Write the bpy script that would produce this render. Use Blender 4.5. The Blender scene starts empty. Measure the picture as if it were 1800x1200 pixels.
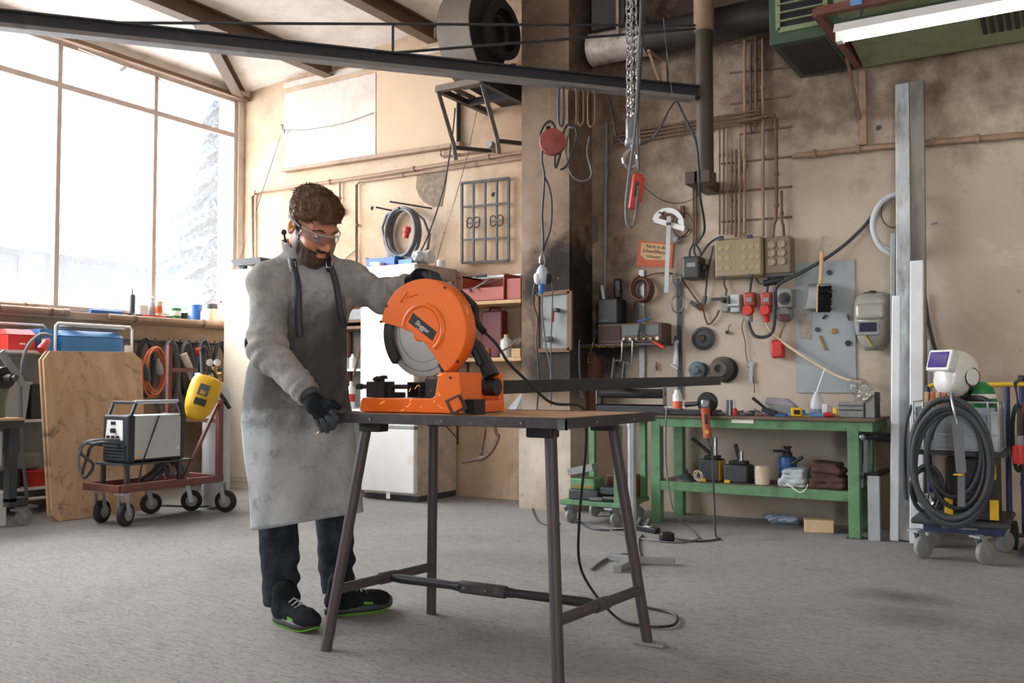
import bpy, bmesh, math, random
import numpy as np
from mathutils import Matrix, Vector, Euler

random.seed(7); np.random.seed(7)
SC = bpy.context.scene
COL = SC.collection
V = Vector

# ------------------------------------------------------------------ camera
FPX = 1643.0; YAW = math.radians(31.3); PIT = math.atan(70/1643.0); CAMZ = 1.0
cam_data = bpy.data.cameras.new('camera'); cam = bpy.data.objects.new('camera', cam_data)
COL.objects.link(cam); SC.camera = cam
cam_data.sensor_width = 36.0; cam_data.lens = 36.0*FPX/1800.0; cam_data.clip_end = 300
cam.location = (0, 0, CAMZ); cam.rotation_euler = (math.pi/2+PIT, 0, YAW)

# ------------------------------------------------------------------ view, sky and daylight
SC.view_settings.view_transform = 'Standard'; SC.view_settings.look = 'None'
SC.view_settings.gamma = 1.0; SC.view_settings.use_curve_mapping = False
SC.view_settings.exposure = 0.12
world = bpy.data.worlds.new('overcast_sky'); SC.world = world; world.use_nodes = True
wbg = world.node_tree.nodes['Background']
wbg.inputs['Color'].default_value = (0.93, 0.965, 1.0, 1); wbg.inputs['Strength'].default_value = 17.0
def portal(name, loc, rot, sx, sy):
    d = bpy.data.lights.new(name, 'AREA'); d.shape = 'RECTANGLE'; d.size = sx; d.size_y = sy
    d.cycles.is_portal = True
    o = bpy.data.objects.new(name, d); o.location = loc; o.rotation_euler = rot; COL.objects.link(o)
portal('window_portal', (-7.6, 2.8, 2.75), (0, -math.pi/2, 0), 2.4, 7.9)
portal('rear_fill_portal', (2.35, -3.25, 1.35), (math.pi/2, 0, 0), 1.1, 2.7)  # unseen opening behind the camera, put in and sized for front fill
SC.cycles.max_bounces = 10; SC.cycles.diffuse_bounces = 6; SC.cycles.transparent_max_bounces = 16
SC.cycles.sample_clamp_indirect = 6.0
SC.cycles.use_denoising = True

# ------------------------------------------------------------------ pixel -> place
_f = V((-math.sin(YAW)*math.cos(PIT), math.cos(YAW)*math.cos(PIT), math.sin(PIT)))
_r = V((math.cos(YAW), math.sin(YAW), 0)); _u = _r.cross(_f); _C = V((0, 0, CAMZ))
def ray(px, py): return _f + _r*((px-900)/FPX) + _u*((600-py)/FPX)
def onz(px, py, z=0.0): d = ray(px, py); return _C + d*((z-CAMZ)/d.z)
def ony(px, py, y): d = ray(px, py); return _C + d*(y/d.y)
def onx(px, py, x): d = ray(px, py); return _C + d*(x/d.x)
def ond(px, py, k): return _C + ray(px, py)*k
def depth(p): return (V(p)-_C).dot(_f)
WY = 6.80
def W(px, py, off=0.0): return ony(px, py, WY-off)
def WS(pts, off=0.0): return [W(x, y, off) for x, y in pts]

# ------------------------------------------------------------------ mesh builder
class B:
    def __init__(s, T=None):
        s.v = []; s.f = []; s.T = T
    def add(s, vs, fs):
        n = len(s.v)
        for p in vs:
            p = V(p); s.v.append(s.T @ p if s.T is not None else p)
        for f in fs: s.f.append(tuple(i+n for i in f))
        return s
    def box(s, c, size, R=None):
        c = V(c); hx, hy, hz = size[0]/2, size[1]/2, size[2]/2
        vs = [V((x, y, z)) for x in (-hx, hx) for y in (-hy, hy) for z in (-hz, hz)]
        if R is not None: vs = [R @ p for p in vs]
        return s.add([c+p for p in vs], [(0,1,3,2),(4,6,7,5),(0,4,5,1),(2,3,7,6),(0,2,6,4),(1,5,7,3)])
    def box2(s, a, b):
        a = V(a); b = V(b)
        return s.box((a+b)/2, [abs(x) for x in (b-a)])
    def hexa(s, bot, top):
        return s.add(list(bot)+list(top), [(3,2,1,0),(4,5,6,7),(0,1,5,4),(1,2,6,5),(2,3,7,6),(3,0,4,7)])
    def bar(s, p0, p1, w, h=None, up=(0,0,1)):
        h = w if h is None else h
        p0 = V(p0); p1 = V(p1); d = (p1-p0).normalized(); up = V(up)
        if abs(d.dot(up)) > .98: up = V((0,1,0)) if abs(d.y) < .9 else V((1,0,0))
        x = d.cross(up).normalized()*(w/2); y = x.cross(d).normalized()*(h/2)
        q = lambda p: [p-x-y, p+x-y, p+x+y, p-x+y]
        return s.hexa(q(p0), q(p1))
    def ring(s, c, d, r, n, ref=None):
        d = V(d).normalized()
        a = V(ref) if ref is not None else (V((0,0,1)) if abs(d.z) < .9 else V((1,0,0)))
        x = d.cross(a).normalized(); y = d.cross(x)
        return [V(c)+x*(r*math.cos(2*math.pi*i/n))+y*(r*math.sin(2*math.pi*i/n)) for i in range(n)]
    def cyl(s, p0, p1, r0, r1=None, n=16, cap=True):
        r1 = r0 if r1 is None else r1
        p0 = V(p0); p1 = V(p1); d = p1-p0
        vs = s.ring(p0, d, r0, n)+s.ring(p1, d, r1, n)
        fs = [(i, n+i, n+(i+1)%n, (i+1)%n) for i in range(n)]
        if cap: fs += [tuple(range(n)), tuple(reversed(range(n, 2*n)))]
        return s.add(vs, fs)
    def pipe(s, p0, p1, ro, ri, n=20):
        p0 = V(p0); p1 = V(p1); d = p1-p0
        vs = s.ring(p0,d,ro,n)+s.ring(p1,d,ro,n)+s.ring(p1,d,ri,n)+s.ring(p0,d,ri,n)
        fs = []
        for k in range(4):
            a = k*n; b = ((k+1)%4)*n
            fs += [(a+i, b+i, b+(i+1)%n, a+(i+1)%n) for i in range(n)]
        return s.add(vs, fs)
    def lathe(s, o, axis, prof, n=24):
        o = V(o); axis = V(axis).normalized(); vs = []; fs = []
        for r, h in prof: vs += s.ring(o+axis*h, axis, max(r, 1e-4), n)
        m = len(prof)
        for k in range(m-1):
            for i in range(n): fs.append((k*n+i, (k+1)*n+i, (k+1)*n+(i+1)%n, k*n+(i+1)%n))
        fs.append(tuple(range(n))); fs.append(tuple(reversed(range((m-1)*n, m*n))))
        return s.add(vs, fs)
    def tube(s, path, r, n=8, closed=False, radii=None):
        P = [V(p) for p in path]; m = len(P); vs = []; fs = []; ref = None
        for i, p in enumerate(P):
            a = P[i-1] if (i > 0 or closed) else p
            b = P[(i+1) % m] if (i < m-1 or closed) else p
            t = (b-a)
            t = t.normalized() if t.length > 1e-9 else V((0,0,1))
            if ref is None: ref = V((0,0,1)) if abs(t.z) < .9 else V((1,0,0))
            x = t.cross(ref)
            if x.length < 1e-4: x = t.orthogonal()
            x.normalize(); y = t.cross(x); ref = -y if y.dot(ref) < 0 else y
            rr = radii[i] if radii else r
            vs += [p+x*(rr*math.cos(2*math.pi*k/n))+y*(rr*math.sin(2*math.pi*k/n)) for k in range(n)]
        # keep the frames aligned
        fixed = [vs[:n]]
        for i in range(1, m):
            cur = vs[i*n:(i+1)*n]; prev = fixed[-1]
            best = min(range(n), key=lambda k: (cur[k]-prev[0]).length_squared)
            best2 = None
            fwd = [cur[(best+k) % n] for k in range(n)]; rev = [cur[(best-k) % n] for k in range(n)]
            fixed.append(fwd if (fwd[n//4]-prev[n//4]).length_squared <= (rev[n//4]-prev[n//4]).length_squared else rev)
        vs = [p for ringp in fixed for p in ringp]
        for i in range(m if closed else m-1):
            a = i*n; b = ((i+1) % m)*n; sh = 0
            if closed and i == m-1: sh = min(range(n), key=lambda k: (vs[b+k]-vs[a]).length_squared)
            fs += [(a+k, a+(k+1)%n, b+(k+1+sh)%n, b+(k+sh)%n) for k in range(n)]
        if not closed: fs += [tuple(reversed(range(n))), tuple(range((m-1)*n, m*n))]
        return s.add(vs, fs)
    def prism(s, pts, vec):
        P = [V(p) for p in pts]; n = len(P); vec = V(vec)
        nor = V((0,0,0))
        for i in range(n): nor += P[i].cross(P[(i+1) % n])
        if nor.dot(vec) > 0: P = P[::-1]
        fs = [tuple(range(n)), tuple(reversed(range(n, 2*n)))]
        fs += [(i, n+i, n+(i+1)%n, (i+1)%n) for i in range(n)]
        return s.add(P+[p+vec for p in P], fs)
    def sphere(s, c, r, n=16, m=10):
        r = (r, r, r) if not hasattr(r, '__len__') else r
        vs = []; fs = []; c = V(c)
        for j in range(m+1):
            th = math.pi*j/m
            for i in range(n):
                ph = 2*math.pi*i/n
                vs.append(c+V((r[0]*math.sin(th)*math.cos(ph), r[1]*math.sin(th)*math.sin(ph), r[2]*math.cos(th))))
        for j in range(m):
            for i in range(n): fs.append((j*n+i, (j+1)*n+i, (j+1)*n+(i+1)%n, j*n+(i+1)%n))
        return s.add(vs, fs)
    def grid(s, rows):
        m = len(rows); n = len(rows[0])
        return s.add([p for r in rows for p in r],
                     [(j*n+i, j*n+i+1, (j+1)*n+i+1, (j+1)*n+i) for j in range(m-1) for i in range(n-1)])

def spline(pts, k=6, closed=False):
    P = [V(p) for p in pts]; n = len(P); out = []
    if n < 3 and not closed: return P
    for i in range(n if closed else n-1):
        p0 = P[i-1] if (i > 0 or closed) else P[0]
        p1 = P[i]; p2 = P[(i+1) % n]; p3 = P[(i+2) % n] if (i+2 < n or closed) else P[-1]
        for j in range(k):
            t = j/k
            out.append(0.5*((2*p1)+(p2-p0)*t+(2*p0-5*p1+4*p2-p3)*t*t+(3*p1-p0-3*p2+p3)*t*t*t))
    if not closed: out.append(P[-1])
    return out
def coil(c, axis, rx, ry, turns, pitch=0.0, jit=0.06, n=28, tilt=0, seed=1):
    """path of a loosely wound coil about an axis"""
    rnd = random.Random(seed); axis = V(axis).normalized()
    up = V((0,0,1)) if abs(axis.z) < .9 else V((1,0,0))
    x = axis.cross(up).normalized(); y = x.cross(axis)
    ph = [rnd.uniform(0, 6.28) for _ in range(6)]; out = []
    N = int(turns*n)
    for i in range(N+1):
        a = 2*math.pi*i/n+math.pi/2; t = i/n
        k = 1+jit*math.sin(1.37*t*2+ph[0])+jit*.6*math.sin(a*1.5+ph[1])
        off = axis*(pitch*(t-turns/2)+pitch*.4*math.sin(a+ph[2]))
        out.append(V(c)+x*(rx*k*math.cos(a))+y*(ry*k*math.sin(a)-ry*jit*.8*math.sin(2.1*t+ph[3]))+off)
    return out

# ------------------------------------------------------------------ objects
def thing(name, label, cat, loc=(0,0,0), group=None, kind=None):
    o = bpy.data.objects.new(name, None); o.empty_display_size = .1
    COL.objects.link(o); o.location = loc
    tag(o, label, cat, group, kind); return o
def tag(o, label=None, cat=None, group=None, kind=None):
    if label: o['label'] = label
    if cat: o['category'] = cat
    if group: o['group'] = group
    if kind: o['kind'] = kind
    return o
ROOTLOC = {}
def world_loc(o):
    l = V((0,0,0))
    while o is not None: l += V(o.location); o = o.parent
    return l
def part(name, b, mat, parent=None, smooth=35, bev=0.0, seg=2, label=None, solid=0.0, sub=0, centre=True):
    """link a builder as one mesh object; geometry is given in world space"""
    vs = b.v; base = world_loc(parent) if parent is not None else V((0,0,0))
    if centre and vs:
        lo = V([min(p[i] for p in vs) for i in range(3)]); hi = V([max(p[i] for p in vs) for i in range(3)])
        org = V(((lo.x+hi.x)/2, (lo.y+hi.y)/2, lo.z if parent is None else (lo.z+hi.z)/2))
    else: org = V((0,0,0))
    me = bpy.data.meshes.new(name)
    me.from_pydata([tuple(p-org) for p in vs], [], b.f)
    me.update()
    if smooth:
        me.polygons.foreach_set('use_smooth', [True]*len(me.polygons))
        if smooth < 180: me.set_sharp_from_angle(angle=math.radians(smooth))
    o = bpy.data.objects.new(name, me); COL.objects.link(o)
    o.location = org-base
    if parent is not None: o.parent = parent
    if mat is not None: me.materials.append(mat)
    if solid:
        m = o.modifiers.new('thickness', 'SOLIDIFY'); m.thickness = solid; m.offset = 0
    if bev:
        m = o.modifiers.new('edge', 'BEVEL'); m.width = bev; m.segments = seg; m.limit_method = 'ANGLE'
        m.angle_limit = math.radians(35); m.harden_normals = False
    if sub:
        m = o.modifiers.new('sub', 'SUBSURF'); m.levels = sub; m.render_levels = sub
    if label: o['label'] = label
    return o
def solo(name, b, mat, label, cat, group=None, **k):
    return tag(part(name, b, mat, None, **k), label, cat, group)
def struct(name, b, mat, parent=None, label=None, **k):
    k.setdefault('centre', False)
    o = part(name, b, mat, parent, **k)
    if parent is None: o['kind'] = 'structure'
    if label: o['label'] = label
    return o
def text_mesh(name, txt, size, o, xdir, ydir, mat, parent, lift=0.001, shear=0.0, align='CENTER', space=1.0, thick=0.0006, squash=1.0):
    cu = bpy.data.curves.new(name, 'FONT'); cu.body = txt; cu.size = size; cu.align_x = align; cu.align_y = 'CENTER'
    cu.shear = shear; cu.space_line = space; cu.resolution_u = 2; cu.extrude = thick
    ob = bpy.data.objects.new(name+'_src', cu); COL.objects.link(ob)
    dg = bpy.context.evaluated_depsgraph_get(); dg.update()
    me = bpy.data.meshes.new_from_object(ob.evaluated_get(dg)); bpy.data.objects.remove(ob)
    x = V(xdir).normalized(); z = x.cross(V(ydir)).normalized(); y = z.cross(x)
    b = B(); b.add([V(o)+x*(v.co.x*squash)+y*v.co.y+z*(v.co.z+lift) for v in me.vertices], [tuple(p.vertices) for p in me.polygons])
    return part(name, b, mat, parent, smooth=0)

# ------------------------------------------------------------------ signed distance modelling (numpy)
class SDF:
    def __init__(s, lo, hi, h):
        s.lo = np.array(lo, float); s.h = h
        n = np.ceil((np.array(hi)-s.lo)/h).astype(int)+1
        ax = [s.lo[i]+h*np.arange(n[i]) for i in range(3)]
        s.X, s.Y, s.Z = np.meshgrid(*ax, indexing='ij')
        s.D = np.full(s.X.shape, 9.0)
    def rel(s, c, R=None):
        x, y, z = s.X-c[0], s.Y-c[1], s.Z-c[2]
        if R is None: return x, y, z
        R = np.array(R)     # rows are the local axes
        return [R[i][0]*x+R[i][1]*y+R[i][2]*z for i in range(3)]
    def ell(s, c, r, R=None):
        x, y, z = s.rel(c, R)
        k = np.sqrt((x/r[0])**2+(y/r[1])**2+(z/r[2])**2)
        return (k-1)*min(r)*np.clip(k, .5, 1.0)**0
    def cap(s, a, b, ra, rb=None):
        rb = ra if rb is None else rb
        a = np.array(a, float); b = np.array(b, float); d = b-a; L = d@d
        x, y, z = s.rel(a)
        t = np.clip((x*d[0]+y*d[1]+z*d[2])/L, 0, 1)
        return np.sqrt((x-t*d[0])**2+(y-t*d[1])**2+(z-t*d[2])**2)-(ra+(rb-ra)*t)
    def rbox(s, c, half, rad, R=None):
        x, y, z = s.rel(c, R)
        q = [np.abs(x)-half[0]+rad, np.abs(y)-half[1]+rad, np.abs(z)-half[2]+rad]
        return np.sqrt(sum(np.maximum(k, 0)**2 for k in q))+np.minimum(np.maximum(np.maximum(q[0], q[1]), q[2]), 0)-rad
    def uni(s, d, k=0.0):
        if k <= 0: s.D = np.minimum(s.D, d)
        else:
            h = np.clip(.5+.5*(d-s.D)/k, 0, 1); s.D = d+(s.D-d)*h-k*h*(1-h)
        return s
    def sub(s, d, k=0.0):
        d = -d
        if k <= 0: s.D = np.maximum(s.D, d)
        else:
            h = np.clip(.5-.5*(d-s.D)/k, 0, 1); s.D = d+(s.D-d)*h+k*h*(1-h)
        return s
    def inter(s, d): s.D = np.maximum(s.D, d); return s
    def mesh(s):
        D = s.D; h = s.h
        ins = D < 0
        nx, ny, nz = D.shape
        c = [(i, j, k) for i in (0,1) for j in (0,1) for k in (0,1)]
        sl = lambda A, o: A[o[0]:nx-1+o[0], o[1]:ny-1+o[1], o[2]:nz-1+o[2]]
        cnt = sum(sl(ins, o).astype(np.int8) for o in c)
        act = (cnt > 0) & (cnt < 8)
        I = np.argwhere(act); idx = np.full(act.shape, -1, np.int64); idx[act] = np.arange(len(I))
        vals = {o: D[I[:,0]+o[0], I[:,1]+o[1], I[:,2]+o[2]] for o in c}
        acc = np.zeros((len(I), 3)); num = np.zeros(len(I))
        for a in c:
            for ax in range(3):
                if a[ax] == 0:
                    b = list(a); b[ax] = 1; b = tuple(b)
                    va, vb = vals[a], vals[b]; m = (va < 0) != (vb < 0)
                    t = np.where(m, va/np.where(m, va-vb, 1), 0)
                    p = np.tile(np.array(a, float), (len(I), 1)); p[:, ax] = t
                    acc[m] += p[m]; num[m] += 1
        pts = s.lo+h*(I+acc/num[:, None])
        F = []
        for ax in range(3):
            o1 = [0,0,0]; o1[ax] = 1
            A = ins[tuple(slice(None, -1) if i == ax else slice(None) for i in range(3))]
            Bm = ins[tuple(slice(1, None) if i == ax else slice(None) for i in range(3))]
            E = np.argwhere(A != Bm); u, w = (ax+1) % 3, (ax+2) % 3
            ok = (E[:,u] > 0) & (E[:,w] > 0) & (E[:,u] < D.shape[u]-1) & (E[:,w] < D.shape[w]-1); E = E[ok]
            q = []
            for du, dw in ((1,1),(0,1),(0,0),(1,0)):
                e = E.copy(); e[:,u] -= du; e[:,w] -= dw; q.append(idx[e[:,0], e[:,1], e[:,2]])
            q = np.stack(q, 1); flip = ~A[E[:,0], E[:,1], E[:,2]]
            q[flip] = q[flip][:, ::-1]; F.append(q)
        F = np.concatenate(F); F = F[(F >= 0).all(1)]
        return pts, F
def sdf_part(name, s, mat, parent=None, relax=1, **k):
    pts, F = s.mesh()
    for _ in range(relax):
        acc = np.zeros_like(pts); num = np.zeros(len(pts))
        for a in range(4):
            np.add.at(acc, F[:, a], pts[F[:, (a+1) % 4]]+pts[F[:, (a-1) % 4]]); np.add.at(num, F[:, a], 2)
        pts = pts*.5+.5*acc/np.maximum(num, 1)[:, None]
    b = B(); b.v = [V(p) for p in pts]; b.f = [tuple(f) for f in F.tolist()]
    return part(name, b, mat, parent, smooth=180, **k)
# ------------------------------------------------------------------ materials (all procedural)
def lin(c):
    return tuple((x/255/12.92 if x/255 <= .04045 else ((x/255+.055)/1.055)**2.4) for x in c)
def _nt(name):
    m = bpy.data.materials.new(name); m.use_nodes = True
    return m, m.node_tree, m.node_tree.nodes['Principled BSDF']
def nd(nt, typ, **k):
    n = nt.nodes.new(typ)
    for a, b in k.items():
        if a.startswith('i_'):
            n.inputs[a[2:].replace('_', ' ')].default_value = b
        else: setattr(n, a, b)
    return n
def ramp(nt, fac, stops):
    r = nd(nt, 'ShaderNodeValToRGB'); e = r.color_ramp.elements
    while len(e) < len(stops): e.new(.5)
    for k, (p, c) in enumerate(stops):
        e[k].position = p; e[k].color = (c if len(c) == 4 else (*c, 1)) if hasattr(c, '__len__') else (c, c, c, 1)
    nt.links.new(fac, r.inputs[0]); return r.outputs[0]
def mixc(nt, fac, a, b, mode='MIX'):
    m = nd(nt, 'ShaderNodeMix', data_type='RGBA', blend_type=mode)
    for s, v in ((0, fac), (6, a), (7, b)):
        if hasattr(v, 'is_output'): nt.links.new(v, m.inputs[s])
        elif hasattr(v, '__len__'): m.inputs[s].default_value = (*v[:3], 1)
        else: m.inputs[s].default_value = v
    return m.outputs[2]
def mth(nt, op, a, b=None, c=None, clamp=False):
    m = nd(nt, 'ShaderNodeMath', operation=op, use_clamp=clamp)
    for s, v in ((0, a), (1, b), (2, c)):
        if v is None: continue
        if hasattr(v, 'is_output'): nt.links.new(v, m.inputs[s])
        else: m.inputs[s].default_value = v
    return m.outputs[0]
def coords(nt, kind='Object', scale=(1,1,1), rot=(0,0,0)):
    t = nd(nt, 'ShaderNodeTexCoord'); mp = nd(nt, 'ShaderNodeMapping')
    mp.inputs['Scale'].default_value = scale; mp.inputs['Rotation'].default_value = rot
    nt.links.new(t.outputs[kind], mp.inputs['Vector']); return mp.outputs[0]
def noise(nt, co, scale, detail=4, rough=.55, dist=0.0):
    n = nd(nt, 'ShaderNodeTexNoise'); n.inputs['Scale'].default_value = scale
    n.inputs['Detail'].default_value = detail; n.inputs['Roughness'].default_value = rough; n.inputs['Distortion'].default_value = dist
    nt.links.new(co, n.inputs['Vector']); return n.outputs['Fac']
def bump(nt, bsdf, h, strength=.3, dist=.01):
    b = nd(nt, 'ShaderNodeBump'); b.inputs['Strength'].default_value = strength; b.inputs['Distance'].default_value = dist
    nt.links.new(h, b.inputs['Height']); nt.links.new(b.outputs[0], bsdf.inputs['Normal'])
_mc = {}
def mat(name, rgb, rough=.55, metal=0.0, var=.12, scale=9.0, dirt=0.0, dirt_rgb=(60,48,38), dscale=5.0, bmp=0.0, bscale=60, coat=0.0, spec=.5, stretch=(1,1,1)):
    """paint, metal, rubber, plastic: colour with grain, and blotches of dirt or wear"""
    if name in _mc: return _mc[name]
    m, nt, p = _nt(name); c = lin(rgb); co = coords(nt, 'Object', stretch)
    n = noise(nt, co, scale, 5)
    a = tuple(x*(1-var) for x in c); b = tuple(min(1, x*(1+var)) for x in c)
    colr = ramp(nt, n, [(.3, a), (.7, b)])
    if dirt:
        d = noise(nt, co, dscale, 8, .68)
        f = ramp(nt, d, [(.62-.25*dirt, 0.0), (.80-.2*dirt, 1.0)])
        f = mth(nt, 'MULTIPLY', f, min(1.0, .55+dirt*.4))
        colr = mixc(nt, f, colr, lin(dirt_rgb))
    nt.links.new(colr, p.inputs['Base Color'])
    p.inputs['Roughness'].default_value = rough; p.inputs['Metallic'].default_value = metal
    p.inputs['Coat Weight'].default_value = coat; p.inputs['Specular IOR Level'].default_value = spec
    if bmp: bump(nt, p, noise(nt, co, bscale, 4), bmp, .004)
    _mc[name] = m; return m
def emit(name, rgb, k):
    m, nt, p = _nt(name); p.inputs['Base Color'].default_value = (*lin(rgb), 1)
    p.inputs['Emission Color'].default_value = (*lin(rgb), 1); p.inputs['Emission Strength'].default_value = k
    return m
def glass(name, rgb=(255,255,255), haze=.05, gloss=.08, rough=.02):
    m, nt, p = _nt(name); out = nt.nodes['Material Output']; nt.nodes.remove(p)
    t = nd(nt, 'ShaderNodeBsdfTransparent'); t.inputs[0].default_value = (*lin(rgb), 1)
    g = nd(nt, 'ShaderNodeBsdfGlossy'); g.inputs['Roughness'].default_value = rough
    h = nd(nt, 'ShaderNodeBsdfTranslucent'); h.inputs[0].default_value = (.9,.9,.9,1)
    a = nd(nt, 'ShaderNodeMixShader'); a.inputs[0].default_value = haze
    b = nd(nt, 'ShaderNodeMixShader'); b.inputs[0].default_value = gloss
    nt.links.new(t.outputs[0], a.inputs[1]); nt.links.new(h.outputs[0], a.inputs[2])
    nt.links.new(a.outputs[0], b.inputs[1]); nt.links.new(g.outputs[0], b.inputs[2]); nt.links.new(b.outputs[0], out.inputs[0])
    return m

def mat_floor():
    m, nt, p = _nt('worn_floor'); L = nt.links
    st = coords(nt, 'Object', (1.0, 12.0, 1), (0,0,math.radians(-3)))
    a = noise(nt, st, 9.0, 8, .75, .5); fine = noise(nt, coords(nt, 'Object', (3.0, 30, 1), (0,0,math.radians(-3))), 11, 5, .75)
    big = noise(nt, coords(nt), .55, 6, .6, .5); mid = noise(nt, coords(nt), 2.2, 6, .65)
    base = ramp(nt, a, [(.28, lin((74,72,71))), (.43, lin((182,181,180))), (.58, lin((200,200,200))), (.75, lin((224,224,225)))])
    gr = ramp(nt, fine, [(.36, lin((70,66,63))), (.47, (.92,.92,.92)), (.75, (1,1,1))])
    c = mixc(nt, .9, base, gr, 'MULTIPLY')
    tint = ramp(nt, big, [(.3, lin((214,212,212))), (.5, lin((240,236,231))), (.72, lin((252,249,245)))])
    c = mixc(nt, .9, c, tint, 'MULTIPLY')
    dirt = ramp(nt, mid, [(.58, 0.0), (.78, .42)]); c = mixc(nt, dirt, c, lin((104,98,92)))
    # oil stain on the right part of the floor, plus darker blobs under and behind the table
    geo = nd(nt, 'ShaderNodeNewGeometry'); sx = nd(nt, 'ShaderNodeSeparateXYZ'); L.new(geo.outputs['Position'], sx.inputs[0])
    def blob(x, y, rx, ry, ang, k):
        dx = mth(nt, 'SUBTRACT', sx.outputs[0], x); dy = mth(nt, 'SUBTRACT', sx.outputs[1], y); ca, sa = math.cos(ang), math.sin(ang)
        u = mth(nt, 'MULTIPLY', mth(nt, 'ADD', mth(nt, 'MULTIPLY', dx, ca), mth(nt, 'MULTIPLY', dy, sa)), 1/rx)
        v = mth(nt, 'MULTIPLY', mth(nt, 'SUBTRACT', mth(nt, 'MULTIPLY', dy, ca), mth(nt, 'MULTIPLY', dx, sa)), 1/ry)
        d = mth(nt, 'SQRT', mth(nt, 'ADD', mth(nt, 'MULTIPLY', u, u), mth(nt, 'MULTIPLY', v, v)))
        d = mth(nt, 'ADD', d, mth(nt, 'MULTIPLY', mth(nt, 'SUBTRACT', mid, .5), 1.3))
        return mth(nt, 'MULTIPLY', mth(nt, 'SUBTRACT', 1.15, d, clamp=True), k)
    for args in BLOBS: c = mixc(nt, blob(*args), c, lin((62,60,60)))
    sp = nd(nt, 'ShaderNodeTexVoronoi'); sp.inputs['Scale'].default_value = 7.0; L.new(coords(nt), sp.inputs['Vector'])
    s1 = ramp(nt, sp.outputs['Distance'], [(.028, .8), (.045, 0.0)])
    sel = ramp(nt, mid, [(.5, 0.0), (.56, 1.0)]); c = mixc(nt, mth(nt, 'MULTIPLY', s1, sel), c, lin((235,232,226)))
    L.new(c, p.inputs['Base Color']); p.inputs['Roughness'].default_value = .82; p.inputs['Specular IOR Level'].default_value = .25
    h = mth(nt, 'ADD', a, mth(nt, 'MULTIPLY', fine, .6)); bump(nt, p, h, .8, .014)
    return m

def mat_plaster(name, cols, soot_and_tone=(), bmpk=.25, patch=.0, grey=False):
    """old plaster: mottled, with grey cement patches, and soot blobs in world space"""
    m, nt, p = _nt(name); L = nt.links; co = coords(nt)
    n1 = noise(nt, co, .9, 7, .62, .6); n2 = noise(nt, co, 4.5, 7, .66); n3 = noise(nt, co, 38, 5, .6)
    c = ramp(nt, n1, [(.3, lin(cols[0])), (.48, lin(cols[1])), (.68, lin(cols[2]))])
    c = mixc(nt, .38, c, ramp(nt, n2, [(.3, lin((196,186,176))), (.55, (.95,.95,.95)), (.75, (1,1,1))]), 'MULTIPLY')
    geo = nd(nt, 'ShaderNodeNewGeometry'); sx = nd(nt, 'ShaderNodeSeparateXYZ'); L.new(geo.outputs['Position'], sx.inputs[0])
    if grey:   # the plaster right of the pillar is a greyer mix
        gx = mth(nt, 'ADD', mth(nt, 'MULTIPLY', sx.outputs[0], .5), mth(nt, 'MULTIPLY', n1, .8)); c = mixc(nt, ramp(nt, mth(nt, 'ADD', gx, 1.6), [(.0,0.0),(.9,.75)]), c, lin((184,172,158)))
    if patch:
        pt = ramp(nt, noise(nt, co, 1.3, 5, .7, .9), [(.56, 0.0), (.585, patch)]); c = mixc(nt, pt, c, lin((206,196,184)))
    for x, z, rx, rz, k, rgb in soot_and_tone:
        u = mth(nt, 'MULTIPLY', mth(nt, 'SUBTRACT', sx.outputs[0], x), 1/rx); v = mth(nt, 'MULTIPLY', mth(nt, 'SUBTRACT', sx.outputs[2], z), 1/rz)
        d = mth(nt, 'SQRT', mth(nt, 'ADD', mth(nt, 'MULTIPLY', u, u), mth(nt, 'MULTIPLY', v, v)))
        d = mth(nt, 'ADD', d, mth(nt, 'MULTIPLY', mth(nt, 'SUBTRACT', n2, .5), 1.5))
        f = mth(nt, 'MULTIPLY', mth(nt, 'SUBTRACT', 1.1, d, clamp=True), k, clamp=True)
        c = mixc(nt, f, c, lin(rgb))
    sp = ramp(nt, noise(nt, co, 17, 3, .5), [(.70, 0.0), (.76, .55)]); c = mixc(nt, sp, c, lin((150,132,116)))
    L.new(c, p.inputs['Base Color']); p.inputs['Roughness'].default_value = .9; p.inputs['Specular IOR Level'].default_value = .2
    bump(nt, p, mth(nt, 'ADD', n2, mth(nt, 'MULTIPLY', n3, .35)), bmpk, .02)
    return m

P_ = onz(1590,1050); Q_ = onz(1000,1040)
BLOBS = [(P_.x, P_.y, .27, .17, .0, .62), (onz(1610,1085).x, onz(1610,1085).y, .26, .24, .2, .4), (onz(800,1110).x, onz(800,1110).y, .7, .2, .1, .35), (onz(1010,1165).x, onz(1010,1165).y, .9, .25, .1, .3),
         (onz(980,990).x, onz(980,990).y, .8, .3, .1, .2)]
m_floor = mat_floor()
m_wall = mat_plaster('old_plaster', [(178,153,130),(193,168,143),(206,184,160)], patch=.35, grey=True, soot_and_tone=[
    (-3.05, 2.7, .7, 1.6, .75, (98,76,60)), (-2.4, 4.0, 2.0, 1.3, 1.1, (78,62,52)), (-1.7, 3.0, 1.5, .8, .5, (128,102,82)), (.2, 4.0, 2.8, 1.5, 1.1, (92,75,64)),  # sooty by the pillar; the upper and right wall just gets darker brown
    (-2.55, 1.0, .9, .75, .75, (208,198,186)), (-1.5, .5, 1.4, .5, .6, (196,186,174)), (-.9, 1.5, .9, .7, .35, (206,190,172)), (-3.2, 1.4, .38, .7, 1.1, (52,46,43)), (-.6, 3.6, 1.0, .7, .3, (126,104,86)), (-4.1, 3.2, .5, 1.2, .5, (150,112,80))])
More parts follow.
